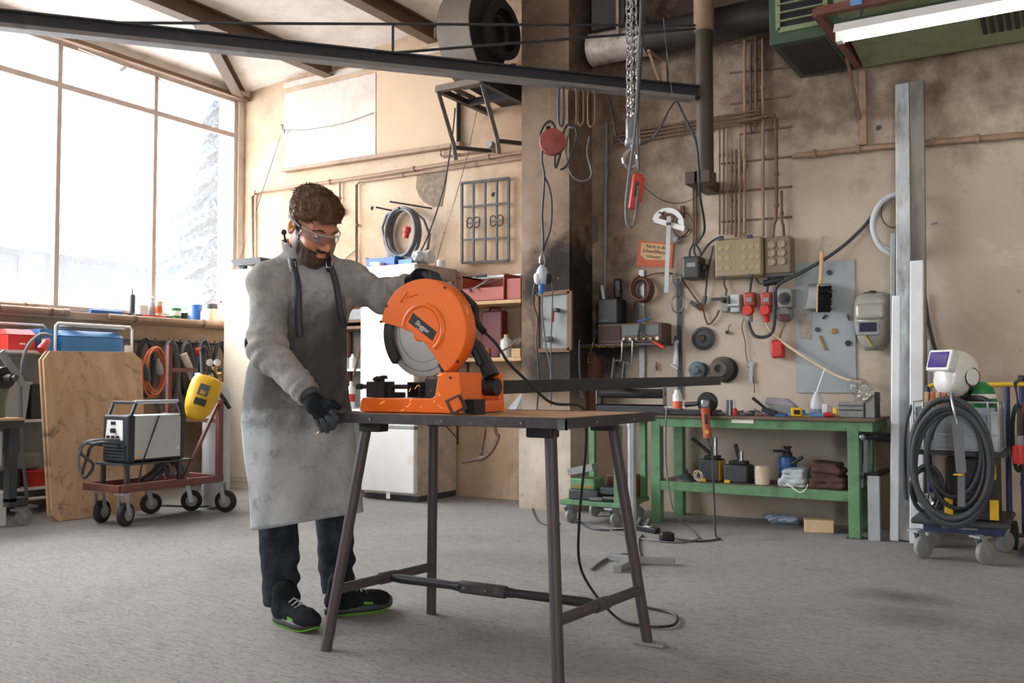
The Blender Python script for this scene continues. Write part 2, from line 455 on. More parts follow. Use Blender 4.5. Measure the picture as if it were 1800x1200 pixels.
m_pillar = mat_plaster('sooty_plaster', [(126,106,90),(144,123,106),(172,154,136)], soot_and_tone=[
    (-3.6, .35, .8, .55, .9, (216,206,192)), (-3.40, 1.60, .36, .62, 2.2, (34,32,31)), (-3.58, 1.85, .22, .35, 1.3, (48,44,42)), (-3.45, 1.1, .4, .3, 1.3, (70,64,60)), (-3.6, 1.2, .28, .4, .9, (60,54,50)), (-3.75, 1.75, .2, .3, .7, (52,47,44)), (-3.55, 3.9, .5, 1.0, .7, (80,62,50)), (-3.2, 2.3, .3, 1.2, .6, (78,64,54))], bmpk=.4)
m_ceil = mat_plaster('ceiling_plaster', [(226,216,206),(240,233,226),(247,243,238)], bmpk=.15)
m_conc = mat_plaster('raw_concrete', [(120,98,82),(150,126,106),(168,148,130)], bmpk=.35)
m_white = mat_plaster('white_plaster', [(204,192,180),(218,208,198),(226,220,212)], bmpk=.2)
m_panel = mat('wall_board', (200,174,146), .8, var=.05, scale=2.5)
m_frame = mat('window_steel', (196,180,170), .6, var=.12, scale=6, dirt=.3, dirt_rgb=(110,80,64))
m_beam = mat('brown_steel', (92,70,54), .6, var=.15, dirt=.3)
m_crane = mat('crane_paint', (52,54,60), .45, var=.12, scale=4, dirt=.15, dirt_rgb=(96,88,82))
m_black = mat('black_plastic', (26,27,30), .45, var=.15)
m_rubber = mat('black_rubber', (34,34,36), .7, var=.2)
m_dgrey = mat('dark_grey', (62,64,68), .5, var=.15)
m_steel = mat('bare_steel', (150,152,156), .35, metal=.85, var=.15, scale=12, dirt=.25, dirt_rgb=(95,90,86))
m_galv = mat('galvanised', (172,178,182), .45, metal=.6, var=.14, scale=7, dirt=.3, dirt_rgb=(120,122,122))
m_rawbar = mat('mill_scale_bar', (190,194,198), .45, metal=.3, var=.25, scale=9, dirt=.6, dirt_rgb=(104,98,94), dscale=7, stretch=(1,1,.3))
m_dsteel = mat('dark_steel', (58,58,62), .42, metal=.5, var=.18, scale=10)
m_rust = mat('rusty_brown', (104,64,48), .7, var=.2, dirt=.4, dirt_rgb=(70,42,30))
m_pipe = mat('painted_pipe', (150,122,100), .6, var=.14, dirt=.35, dirt_rgb=(84,62,48))
m_dpipe = mat('grimy_pipe', (112,86,66), .65, var=.2, dirt=.5, dirt_rgb=(62,46,36))
m_green = mat('green_paint', (98,142,104), .5, var=.14, scale=5, dirt=.5, dirt_rgb=(66,80,64), dscale=9)
m_dgreen = mat('dark_green_paint', (62,82,62), .55, var=.15, dirt=.3, dirt_rgb=(38,44,36))
m_sage = mat('sage_enamel', (132,142,108), .5, var=.1, dirt=.3, dirt_rgb=(84,84,62))
m_fridge = mat('white_enamel', (240,240,238), .35, var=.03, dirt=.16, dirt_rgb=(178,160,140), dscale=6, coat=.3)
m_grime = mat('grimy_enamel', (196,184,170), .6, var=.12, dirt=.6, dirt_rgb=(120,104,90), dscale=3)
m_cream = mat('cream_enamel', (236,226,204), .5, var=.04, dirt=.15, dirt_rgb=(200,182,150), dscale=4)
m_wood = mat('bare_wood', (196,160,116), .7, var=.16, scale=5, stretch=(1,1,5), bmp=.1)
m_dwood = mat('dark_wood', (112,84,60), .7, var=.2, scale=5, dirt=.3)
m_red = mat('red_plastic', (196,52,44), .45, var=.12, dirt=.2, dirt_rgb=(120,40,34))
m_brick = mat('brick_red_plastic', (164,70,56), .5, var=.12, dirt=.25, dirt_rgb=(110,50,42))
m_blue = mat('blue_plastic', (52,104,178), .45, var=.12)
m_dblue = mat('blue_steel', (60,118,170), .45, var=.1, dirt=.2, dirt_rgb=(54,82,112))
m_navy = mat('navy_paint', (38,52,92), .5, var=.15, dirt=.25, dirt_rgb=(30,32,40))
m_whitep = mat('white_plastic', (236,236,234), .45, var=.05, dirt=.1, dirt_rgb=(190,184,176))
m_lgrey = mat('light_grey', (186,192,196), .5, var=.06, dirt=.12, dirt_rgb=(150,146,140))
m_grey = mat('mid_grey', (140,142,142), .55, var=.1, dirt=.25, dirt_rgb=(98,94,90))
m_yellow = mat('yellow_plastic', (224,178,30), .45, var=.08, dirt=.15, dirt_rgb=(150,110,30))
m_orange = mat('orange_paint', (246,116,32), .33, var=.03, scale=3, coat=.25)
m_orangec = mat('orange_cable', (196,104,62), .55, var=.1)
m_cable = mat('grey_cable', (104,106,110), .55, var=.12)
m_dcable = mat('dark_cable', (54,56,60), .55, var=.15)
m_bcable = mat('brown_cable', (98,62,50), .6, var=.2)
m_maroon = mat('maroon_paint', (112,66,60), .5, var=.14, dirt=.25, dirt_rgb=(70,44,40))
m_chrome = mat('chrome', (206,208,212), .16, metal=1.0, var=.04)
m_brass = mat('brass', (176,140,84), .35, metal=.8, var=.1)
m_wire = mat('zinc_wire', (168,174,178), .35, metal=.7, var=.1)
m_paper = mat('paper', (232,228,220), .8, var=.04)
m_glass = glass('window_glass', haze=.04)
m_clear = glass('clear_plastic', (244,247,248), haze=.06, gloss=.12, rough=.05)
# ------------------------------------------------------------------ the room
XL, XR, YB = -7.45, 3.4, -3.2
cz = lambda x: 4.0+.093*(x+7.4)
struct('floor', B().box2((XL-.3, YB-.3, -.12), (XR+.3, WY+.3, 0)), m_floor)
b = B(); b.hexa([V((x,y,cz(x))) for x,y in ((XL-.3,YB-.3),(XR+.3,YB-.3),(XR+.3,WY+.3),(XL-.3,WY+.3))],
                [V((x,y,cz(x)+.2)) for x,y in ((XL-.3,YB-.3),(XR+.3,YB-.3),(XR+.3,WY+.3),(XL-.3,WY+.3))])
ceiling = struct('ceiling', b, m_ceil)
b = B(); b.prism([(XL-.04,WY,0),(XR+.3,WY,0),(XR+.3,WY,cz(XR+.3)+.1),(XL-.04,WY,cz(XL)+.1)], (0,.28,0))
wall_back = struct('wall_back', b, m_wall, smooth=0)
b = B(); b.box2((XL-.25, YB, 0), (-7.28, WY, 1.52))
wall_left = struct('wall_left', b, m_conc, smooth=0)
b = B(); b.box2((XL-.25, YB, 3.95), (XL+.12, WY, 4.06)); struct('wall_lintel', b, m_white, wall_left, smooth=0)
b = B(); b.box2((XL-.25, YB, 1.52), (-7.22, WY, 1.585)); struct('window_ledge', b, m_conc, wall_left, smooth=0, bev=.008)
b = B(); b.box2((XL-.25, YB-.2, 1.5), (XL+.12, -1.12, 4.0)); struct('wall_end', b, m_white, wall_left, smooth=0)
struct('wall_jamb', B().box2((XL-.25, 6.722, 1.5), (XL+.05, 6.81, 4.05)), m_white, wall_left, smooth=0)
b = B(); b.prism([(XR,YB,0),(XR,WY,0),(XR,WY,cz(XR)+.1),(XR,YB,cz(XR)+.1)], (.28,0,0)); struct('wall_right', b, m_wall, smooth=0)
b = B(); zt = cz(XR)+.1
b.box2((XL-.25,YB-.28,0),(1.8,YB,zt)); b.box2((2.9,YB-.28,0),(XR+.2,YB,zt)); b.box2((1.8,YB-.28,2.7),(2.9,YB,zt))  # gap left for the added fill from behind the camera
struct('wall_front', b, m_white, smooth=0)
# pillar
pl, pr, py = -3.80, -3.37, 6.40
b = B(); b.box2((pl, py, 0), (pr, WY, cz(pl)+.1)); b.box2((pl-.015, py-.02, 0), (pr+.015, WY, .62))
struct('wall_pillar', b, m_pillar, smooth=0)
# ceiling beams (two steel beams running to the back wall, one short diagonal)
def ibeam(p0, p1, w, h, t=.012):
    b = B(); p0 = V(p0); p1 = V(p1); up = V((0,0,1))
    b.bar(p0+up*(h/2), p1+up*(h/2), w, t); b.bar(p0-up*(h/2), p1-up*(h/2), w, t); b.bar(p0, p1, t, h); return b
e1 = ony(578, 110, 6.75); e2 = ony(757, 57, 6.75)
for k, e in enumerate((e1, e2, V((e2.x+2*(e2.x-e1.x), 6.75, 0)))):
    z = cz(e.x)-.075; struct('trim_%d' % (k+1), ibeam((e.x, 6.79, z), (e.x, YB, z), .12, .14), m_beam, smooth=0)
a_ = onx(436, 158, XL+.1); z = cz(-6.6)-.10
p0 = onz(352, 37, cz(-6.4)-.06); p1 = V((-7.38, 6.72, cz(-7.38)-.05))
struct('trim_4', ibeam(p0, p1, .10, .09), m_beam, smooth=0)
b = B(); b.box2((XL+.09, YB, 3.90), (XL+.15, 6.78, 3.935)); struct('trim_5', b, m_dwood, smooth=0)
b = B(); b.box2((XL+.05, YB, 3.965), (XL+.11, 6.78, 3.985)); struct('trim_6', b, m_dgrey, smooth=0)
# light battens on the back wall under the ceiling
b = B(); q0 = W(500,151,.03); q1 = W(790,84,.03); b.bar(q0, (q1.x, q1.y, q0.z+.02), .03, .05); struct('trim_7', b, m_white, smooth=0)

# ------------------------------------------------------------------ window
win = thing('window_1', 'wide steel framed window band with large panes above the concrete ledge', 'window', (XL, 3.8, 1.585), kind='structure')
YM = [6.70-.975*k for k in range(9)]; Z0, Z1, Z2 = 1.60, 3.54, 3.93
b = B()
for z, h in ((Z0+.02,.05),(Z1,.05),(Z2-.02,.05)): b.bar((XL,YM[-1],z),(XL,YM[0],z),.05,h)
part('frame', b, m_frame, win, smooth=0)
for y in YM: part('mullion', B().box2((XL-.03,y-.022,Z0),(XL+.03,y+.022,Z2)), m_frame, win, smooth=0, bev=.004)
for k in range(8):
    for za, zb in ((Z0+.045, Z1-.025), (Z1+.025, Z2-.045)):
        part('pane', B().box2((XL-.003, YM[k+1]+.022, za), (XL+.003, YM[k]-.022, zb)), m_glass, win, smooth=0)
b = B(); b.bar((XL+.05,4.9,3.9),(XL+.09,5.35,3.86),.02,.012); b.bar((XL+.07,5.35,3.86),(XL+.09,5.28,3.80),.02,.02)
part('stay_arm', b, m_frame, win)
b = B(); b.tube([(XL+.03,5.72,3.88),(XL+.10,6.02,3.74),(XL+.03,5.74,3.58)], .004, 6); part('stay_wire', b, m_steel, win)

# ------------------------------------------------------------------ outside: ground, house, shrubs, conifer
m_grass = mat('pale_ground', (214,216,216), .9, var=.15, scale=2)
struct('ground', B().box2((-70,-45,-.4),(XL-.26,50,-.15)), m_grass, smooth=0)
m_hwall = mat('house_render', (56,60,68), .8, var=.03); m_roof = mat('house_roof', (34,38,48), .8, var=.12, scale=3, stretch=(1,6,6))
m_hdark = mat('house_window', (26,32,48), .4)
hx = -22.0
pk = onx(35, 342, hx); ev = onx(262, 470, hx); cr = onx(0, 405, hx)
hz = thing('house', 'pale single storey house with a wide grey hipped roof beyond the window', 'house', (hx-3, pk.y, -.15))
yL, yR, ze, zp = pk.y-6.5, pk.y+5.4, 4.35, pk.z+.25
b = B(); b.box2((hx-7, yL+.8, -.15), (hx-.4, yR-1.0, ze+.2)); part('wall', b, m_hwall, hz, smooth=0)
b = B(); t = [V((hx+.7,yL,ze)),V((hx+.7,yR,ze-.05)),V((hx-8,yR,ze)),V((hx-8,yL,ze))]
r1 = V((hx-3.2,pk.y-.6,zp)); r2 = V((hx-3.2,pk.y+1.2,zp))
b.add(t+[r1,r2]+[p-V((0,0,.22)) for p in t], [(0,1,5,4),(1,2,5),(2,3,4,5),(3,0,4),(6,7,1,0),(7,8,2,1),(8,9,3,2),(9,6,0,3),(9,8,7,6)])
part('roof', b, m_roof, hz, smooth=0)
wa = onx(48, 432, hx); wb = onx(93, 490, hx)
b = B(); b.box2((hx-.42,wa.y,wb.z),(hx-.36,wb.y,wa.z)); wi = part('window', b, m_hdark, hz, smooth=0)
b = B(); b.box2((hx-.37,wa.y+.08,wb.z+.08),(hx-.33,wb.y,wa.z-.08)); part('pane', b, m_whitep, wi, smooth=0)
# bare shrubs
def twig(b, p, d, L, r, lev, rnd):
    pts = [p]; q = p.copy(); dd = d.copy()
    for i in range(4):
        dd = (dd+V((rnd.uniform(-.2,.2),rnd.uniform(-.2,.2),rnd.uniform(-.14,.1)))).normalized(); q = q+dd*(L/4); pts.append(q)
    b.tube(pts, r, 5, radii=[r*(1-.17*i) for i in range(5)])
    if lev > 0:
        for i in (1,2,3,4):
            for k in range(2):
                d2 = (dd+V((rnd.uniform(-.8,.8),rnd.uniform(-.8,.8),rnd.uniform(-.3,.6)))).normalized()
                twig(b, pts[i], d2, L*.58, r*.5, lev-1, rnd)
m_twig = mat('pale_bark', (46,52,66), .85, var=.1)
rnd = random.Random(5)
for k, (px, X, h, lab) in enumerate(((205,-15.0,2.5,'bare thin branched shrub in front of the house wall'),(330,-9.6,1.3,'bare shrub with arching branches beside the conifer'),(20,-18.5,2.4,'bare shrub in front of the house eaves'))):
    p = onx(px, 560, X); b = B()
    for j in range(5):
        twig(b, V((p.x,p.y,-.15)), V((rnd.uniform(-.3,.3),rnd.uniform(-.55,.55),1)).normalized(), h*.62+.6, .028, 2, rnd)
    solo('bare_shrub', b, m_twig, lab, 'shrub', 'bare shrubs outside the window')
# conifer
m_needle = mat('conifer_needles', (20,42,56), .8, var=.25, scale=4)
cp = onx(404, 400, -15.0)
con = thing('conifer', 'tall blue green conifer with drooping branches outside the window corner', 'tree', (-15.0, cp.y+.5, -.15))
b = B(); b.cyl((-15.0,cp.y+.5,-.15),(-15.0,cp.y+.5,9.4),.16,.02,8); part('trunk', b, m_twig, con)
b = B(); rnd = random.Random(3)
for i in range(190):
    z = .5+8.6*(i/190); R = 2.5*(1-(z-.4)/9.6)+.1; a = i*2.399; 
    d = V((math.cos(a),math.sin(a),0)); L = R*rnd.uniform(.75,1.05)
    o = V((-15.0,cp.y+.5,z)); pts = [o+d*(L*t)+V((0,0,.15*t-.55*t*t)) for t in (0,.35,.7,1)]
    b.tube(pts, .018, 4, radii=[.02,.016,.011,.005])
    for t in range(2, 11):
        f = t/10; c = o+d*(L*f)+V((0,0,.15*f-.55*f*f))
        for s in (-1,1):
            w = V((-d.y,d.x,0))*s; ln = .42*(1.15-f)+.1
            tip = c+w*ln+d*(ln*.5)+V((0,0,-.12-rnd.uniform(0,.12)))
            m1 = (c+tip)/2+V((0,0,.03)); wd = d*.045
            b.add([c-wd, m1-wd*1.3, tip, m1+wd*1.3, c+wd, m1-V((0,0,.09))], [(0,1,5),(1,2,5),(2,3,5),(3,4,5),(4,0,5)])
part('foliage', b, m_needle, con, smooth=0)
# ------------------------------------------------------------------ folding work table
TX0, TX1, TY0, TY1, TZ = -2.39, -1.415, 2.66, 3.40, .88
def mat_tabletop():
    m, nt, p = _nt('worn_tabletop'); co = coords(nt, 'Object', (2, 12, 1)); a = noise(nt, co, 3, 7, .7); g = noise(nt, coords(nt), 9, 6, .7)
    c = ramp(nt, a, [(.3, lin((146,108,78))), (.5, lin((196,152,112))), (.7, lin((220,184,146)))])
    c = mixc(nt, ramp(nt, g, [(.5, 0.0), (.72, .7)]), c, lin((92,76,66)))
    nt.links.new(c, p.inputs['Base Color']); p.inputs['Roughness'].default_value = .75; bump(nt, p, g, .3, .004); return m
m_top = mat_tabletop()
m_tframe = mat('table_frame_paint', (60,56,62), .5, var=.12, scale=14, dirt=.25, dirt_rgb=(128,110,100), dscale=22)
m_tleg = mat('table_leg_paint', (82,72,76), .5, metal=.2, var=.12, scale=8, dirt=.25, dirt_rgb=(60,52,54))
tb = thing('work_table', 'folding work table with worn wooden top, dark steel edge and splayed tube legs', 'table', (-1.9, 3.03, 0))
part('table_top', B().box2((TX0+.012,TY0+.012,TZ-.024),(TX1-.012,TY1-.012,TZ)), m_top, tb, smooth=0, centre=False)
b = B(); t = .013; h = .036
for a, c in (((TX0,TY0),(TX1,TY0+t)),((TX0,TY1-t),(TX1,TY1)),((TX0,TY0+t),(TX0+t,TY1-t)),((TX1-t,TY0+t),(TX1,TY1-t))):
    b.box2((*a,TZ-h+.002),(*c,TZ+.002))
ef = part('edge_frame', b, m_tframe, tb, smooth=0, bev=.002)
m_cplate = mat('worn_corner',(92,100,96),.5,metal=.3,var=.3,scale=30)
part('corner_plate', B().box2((TX0-.003,TY0-.003,TZ-h-.001),(TX0+.03,TY0+.004,TZ-.004)), m_tframe, ef, smooth=0)
part('corner_plate', B().box2((TX1-.03,TY0-.003,TZ-h-.001),(TX1+.003,TY0+.004,TZ-.004)), m_cplate, ef, smooth=0)
part('corner_plate', B().box2((TX1-.002,TY0-.003,TZ-h-.001),(TX1+.003,TY0+.012,TZ-.004)), m_cplate, ef, smooth=0)
for f in (.17,.5,.83): part('bolt', B().cyl((TX0+(TX1-TX0)*f,TY0,TZ-.018),(TX0+(TX1-TX0)*f,TY0-.004,TZ-.018),.005,n=8), m_steel, ef)
for f in (.3,.72): part('bolt', B().cyl((TX1,TY0+(TY1-TY0)*f,TZ-.018),(TX1+.004,TY0+(TY1-TY0)*f,TZ-.018),.005,n=8), m_steel, ef)
foot = dict(FL=V((-2.423,2.652,0)), BL=V((-2.416,3.303,0)), FR=V((-1.452,2.675,0)), BR=V((-1.431,3.345,.012)))
topp = dict(FL=V((-2.325,2.765,.85)), BL=V((-2.362,3.24,.85)), FR=V((-1.53,2.765,.85)), BR=V((-1.545,3.28,.85)))
for k in foot:
    part('leg', B().cyl(foot[k], topp[k], .021, n=18), m_tleg, tb)
    s = 1 if k[1] == 'L' else -1; q = topp[k]
    part('hinge_bracket', B().box((q.x+s*.03, q.y, .83), (.10,.06,.04)), m_black, tb, bev=.006)
at = lambda k, z: foot[k]+(topp[k]-foot[k])*((z-foot[k].z)/(topp[k].z-foot[k].z))
for A, C in (('FL','BL'),('FR','BR')):
    p, q = at(A,.222), at(C,.205); part('end_stretcher', B().cyl(p, q, .019, n=16), m_tleg, tb)
    mid = (p+q)/2; d = (q-p).normalized(); part('sleeve', B().cyl(mid-d*.045, mid+d*.045, .0235, n=16), m_tleg, tb)
mL = (at('FL',.222)+at('BL',.205))/2; mR = (at('FR',.222)+at('BR',.205))/2
c0 = mL*.52+mR*.48; d = (mR-mL).normalized()
part('centre_stretcher', B().tube([mL+d*.01, mL+d*.06, c0-d*.14, c0-d*.10], .017, 14, radii=[.012,.018,.016,.020]), m_dsteel, tb)
part('centre_stretcher', B().tube([c0+d*.10, c0+d*.14, mR-d*.06, mR-d*.01], .017, 14, radii=[.020,.016,.018,.012]), m_dsteel, tb)
fj = part('folding_joint', B().bar(c0-d*.105, c0+d*.105, .03, .046), m_tframe, tb, bev=.008)
for s in (-.075,.02): part('rivet', B().cyl(c0+d*s+V((0,-.013,0)), c0+d*s+V((0,-.019,0)), .005, n=8), m_steel, fj)
solo('foot_plate', B().box((-1.42,3.345,.006),(.115,.05,.0115), Matrix.Rotation(.06,3,'Z')), m_grey, 'small grey steel shim plate under a leg of the work table', 'plate', bev=.002)

# ------------------------------------------------------------------ dry cut metal saw
sz = lambda x, y: (630+x/4.443, 470+y/4.443)
GY = 2.905
def gp(x, y, Y=GY): return ony(*sz(x, y), Y)
def gpl(pts, Y=GY): return [gp(x, y, Y) for x, y in pts]
saw = thing('metal_cutting_saw', 'orange dry cut metal saw with round blade guard on the work table', 'saw', (-2.15, 2.96, TZ+.002))
SX0, SX1, SY0, SY1, z0 = -2.395, -1.913, 2.80, 3.11, TZ+.003
zb = z0+.054; zt_ = z0+.150; xm = -2.035
# base: low bed with a rounded top edge and a tower at the back right
b = B(); prof = [(SX0+.004,z0),(SX0,z0+.006),(SX0+.004,zb-.012),(SX0+.016,zb),(xm-.012,zb),(xm,zb+.012),(xm+.016,zt_),(SX1-.014,zt_),(SX1,z0)]
b.prism([V((x,SY0,z)) for x,z in prof], (0,.13,0))
part('base', b, m_orange, saw, smooth=30, bev=.007, seg=3)
b = B(); b.box2((SX0+.004,SY0+.10,z0),(xm,SY1-.02,zb-.001)); part('bed_plate', b, m_orange, saw, smooth=30, bev=.005)
b = B()
ysl = SY0+.125; yse = SY1-.03   # slot in the side face where the arm pivots
b.box2((SX1-.075,ysl-.005,z0),(SX1-.012,SY1,z0+.045)); b.box2((SX1-.075,yse,z0),(SX1-.016,SY1,zt_)); b.box2((xm+.02,ysl,z0),(SX1-.07,SY1,zt_-.06))
b.box2((SX1-.02,SY0+.11,z0),(SX1-.010,ysl+.02,zt_-.002))
part('tower_side', b, m_orange, saw, smooth=30, bev=.004)
part('cable_port', B().box2((SX1-.005,SY0+.025,z0+.012),(SX1+.001,SY0+.085,z0+.05)), m_black, saw, smooth=0)
part('base_screw', B().cyl((xm+.07,SY0+.001,zt_-.02),(xm+.07,SY0-.003,zt_-.02),.005,n=10), m_dsteel, saw)
# guard: outline of the front face
cx, cy, ra, rb = 508, 480, 333, 392
arc = []
for i in range(0, 60):
    a = math.radians(172-i*(172+60)/59.0)
    arc.append((cx+ra*math.cos(a), cy-rb*math.sin(a)))
inner = [(640,770),(600,705),(560,650),(530,612),(510,583)]+[(470+ 45*math.cos(math.radians(t)), 520+60*math.sin(math.radians(t))) for t in (35,75,110,145,180,205)]+[(405,500),(325,470),(250,448)]
face = gpl(arc+inner)
b = B(); b.prism(face, (0,.012,0)); part('guard_face', b, m_orange, saw, smooth=30, bev=.004, seg=3)
rim = gpl(arc); n = len(rim); gc = gp(cx, cy)
b = B(); rows = []
for y, s in ((.004,.985),(.010,1.0),(.062,1.0),(.068,.985)): rows.append([gc+(p-gc)*s+V((0,y,0)) for p in rim])
rows += [[gc+(p-gc)*.96+V((0,.066,0)) for p in rim]]; b.grid(rows)
part('guard_rim', b, m_orange, saw, smooth=60, solid=.003)
b = B(); b.prism([gc+(p-gc)*.97+V((0,.062,0)) for p in gpl(arc+[(640,770),(520,600),(250,452)])], (0,.006,0)); part('guard_back', b, m_orange, saw, smooth=30)
# raised rings pressed into the guard face, cut off at the blade opening
def arcband(c, r0, r1, a0, a1, y0, y1, steps=40):
    b = B(); rows = []
    for r, y in ((r0,GY),(r0+(r1-r0)*.25,GY-y1),(r0+(r1-r0)*.75,GY-y1),(r1,GY)):
        rows.append([V((c.x+r*math.cos(math.radians(a0+(a1-a0)*i/steps)), y, c.z+r*math.sin(math.radians(a0+(a1-a0)*i/steps)))) for i in range(steps+1)])
    b.grid(rows); return b
rc = gp(500,480); k = .193/392*1.0
part('pressed_ring', arcband(rc, .083, .105, -52, 172, 0, .007), m_orange, saw, smooth=60)
b = B(); hub = [V((rc.x+.082*math.cos(math.radians(a)), GY-.0045, rc.z+.082*math.sin(math.radians(a)))) for a in range(-48,170,6)]
b.prism(hub+[gp(420,505,GY-.0045),gp(450,565,GY-.0045),gp(500,578,GY-.0045)], (0,.004,0)); part('hub_cover', b, m_orange, saw, smooth=30, bev=.002)
b = B(); b.tube(gpl([(330,270),(375,190),(372,235),(465,205)], GY-.0005), .004, 6); part('rotation_arrow', b, m_orange, saw)
for q in ((220,300),(677,158),(775,735),(178,424)):
    p = gp(*q); part('guard_screw', B().cyl(p+V((0,.002,0)), p+V((0,-.004,0)), .0052, n=12), m_black, saw)
lp = gpl([(425,352),(612,503),(578,575),(388,425)], GY-.0052); b = B(); b.prism(lp, (0,.003,0))
lb = part('brand_label', b, m_black, saw, smooth=0, bev=.001)
xd = (lp[1]-lp[0]); yd = (lp[0]-lp[3]); cc = sum(lp, V())/4
text_mesh('brand_lettering', 'Slugger', .026, cc+V((0,-.001,0)), xd, yd, m_whitep, lb, lift=.0006, shear=.25)
b = B(); b.tube([cc-xd.normalized()*.036-yd.normalized()*.004+V((0,-.002,0)), cc-xd.normalized()*.02-yd.normalized()*.017+V((0,-.002,0)), cc+xd.normalized()*.012-yd.normalized()*.015+V((0,-.002,0))], .0007, 5)
part('brand_swoosh', b, m_whitep, lb)
# blade and black lower guard
m_blade = mat('brushed_blade', (186,186,188), .34, metal=1.0, var=.05, scale=3)
bc = gp(508, 503, GY+.03); R = .1775
b = B(); N = 72; ring = []
for i in range(N*2):
    a = 2*math.pi*i/(N*2); r = R if i % 2 == 0 else R-.004
    ring.append(V((bc.x+r*math.cos(a), GY+.028, bc.z+r*math.sin(a))))
b.prism(ring, (0,.0025,0)); bl = part('blade', b, m_blade, saw, smooth=0)
b = B(); b.pipe((bc.x,GY+.0275,bc.z),(bc.x,GY+.0262,bc.z), .155, .150, 64); b.pipe((bc.x,GY+.0275,bc.z),(bc.x,GY+.0262,bc.z), .118, .116, 64); part('polished_band', b, m_steel, bl)
b = B(); b.cyl((bc.x,GY+.028,bc.z),(bc.x,GY+.012,bc.z),.03,n=24); b.cyl((bc.x,GY+.012,bc.z),(bc.x,GY+.006,bc.z),.014,n=6); part('arbor', b, m_dsteel, saw)
def sector(c, r0, r1, a0, a1, y, t, n=16):
    o = [V((c.x+r1*math.cos(math.radians(a0+(a1-a0)*i/n)), y, c.z+r1*math.sin(math.radians(a0+(a1-a0)*i/n)))) for i in range(n+1)]
    i_ = [V((c.x+r0*math.cos(math.radians(a1+(a0-a1)*i/n)), y, c.z+r0*math.sin(math.radians(a1+(a0-a1)*i/n)))) for i in range(n+1)]
    return B().prism(o+i_, (0,t,0))
part('lower_guard', sector(bc, .145, .186, 168, 222, GY+.012, .04), m_black, saw, bev=.003)
part('lower_guard', sector(bc, .150, .184, -58, -36, GY+.012, .04), m_black, saw, bev=.003)
# arm, handle and motor behind the guard
b = B(); b.tube([gp(860,560,3.02),gp(930,640,3.04),gp(1000,760,3.05),gp(1040,850,3.05)], .03, 10, radii=[.022,.03,.03,.034]); part('arm_casting', b, m_dsteel, saw)
b = B(); b.tube([gp(840,580,2.99),gp(905,660,2.995),gp(950,760,3.0)], .012, 8); part('arm_rib', b, m_black, saw)
b = B(); b.cyl((SX1-.085,3.06,zt_-.055),(SX1-.012,3.06,zt_-.055),.034,n=18); part('pivot', b, m_dsteel, saw)
b = B(); b.cyl((bc.x-.02,GY+.065,bc.z-.005),(bc.x-.02,GY+.22,bc.z+.0),.058,.05,n=24); b.cyl((bc.x-.02,GY+.22,bc.z),(bc.x-.02,GY+.235,bc.z),.042,n=24); part('motor', b, m_black, saw)
b = B(); b.tube([gp(790,190,3.0),gp(850,240,3.02),gp(905,290,3.03),gp(912,400,3.03)], .012, 8); b.bar(gp(905,300,3.02),gp(912,410,3.02),.02,.03); part('handle_bracket', b, m_black, saw)
hp = [gp(516,64,3.09),gp(560,62,3.09),gp(640,78,3.09)]
b = B(); b.tube(spline([gp(545,150,2.97),gp(525,110,3.05),hp[0]+V((0,0,-.012)),hp[1]+V((0,0,-.012)),hp[2]+V((0,0,-.015)),gp(700,150,3.0),gp(690,190,2.97)],5), .012, 10); part('handle', b, m_black, saw)
b = B(); b.tube(spline([gp(910,410,3.03),gp(960,480,3.03),gp(985,505,3.03)],4), .013, 10, ); part('cable_sleeve', b, m_black, saw)
# vice on the bed
zv = zb
b = B(); x0 = ony(655,690,2.9).x; x1 = ony(682,690,2.9).x
b.box2((x0,2.86,zv),(x1+.01,2.93,zv+.062)); b.box2((x1+.01,2.88,zv),(x1+.028,2.91,zv+.05)); b.box2((x0+.03,2.91,zv),(x1+.05,2.95,zv+.02)); part('vice_jaw', b, m_dsteel, saw, smooth=0, bev=.003)
b = B(); b.cyl((x0-.045,2.895,zv+.042),(-2.2135,2.895,zv+.042),.009,n=10); b.cyl((x0-.05,2.895,zv+.042),(x0-.075,2.895,zv+.042),.012,n=8); part('vice_screw', b, m_black, saw)
b = B(); b.box((x0+.05,2.885,zv+.075),(.05,.03,.012),Matrix.Rotation(-.2,3,'Y')); b.box((x0+.055,2.885,zv+.065),(.02,.02,.02)); b.sphere((x0+.035,2.885,zv+.07),.014,10,6); part('vice_lever', b, m_black, saw)
b = B(); b.box2((-2.138,2.875,zv),(-2.05,2.925,zv+.072)); part('fence', b, m_dsteel, saw, smooth=0, bev=.003)
# power lead

pth = [gp(985,505,3.03), gp(1080,600,3.02), gp(1170,740,3.04), gp(1290,860,3.12), V((-1.84,3.33,.915)), V((-1.76,3.43,.90)), V((-1.745,3.455,.84)), V((-1.75,3.46,.70)), V((-1.80,3.5,.42)), V((-1.82,3.56,.2)), V((-1.70,3.6,.03)), V((-1.56,3.55,.010)), V((-1.44,3.62,.010)), V((-1.50,3.8,.010)), V((-1.66,3.85,.010))]
part('power_lead', B().tube(spline(pth,6), .0058, 8), m_black, saw)

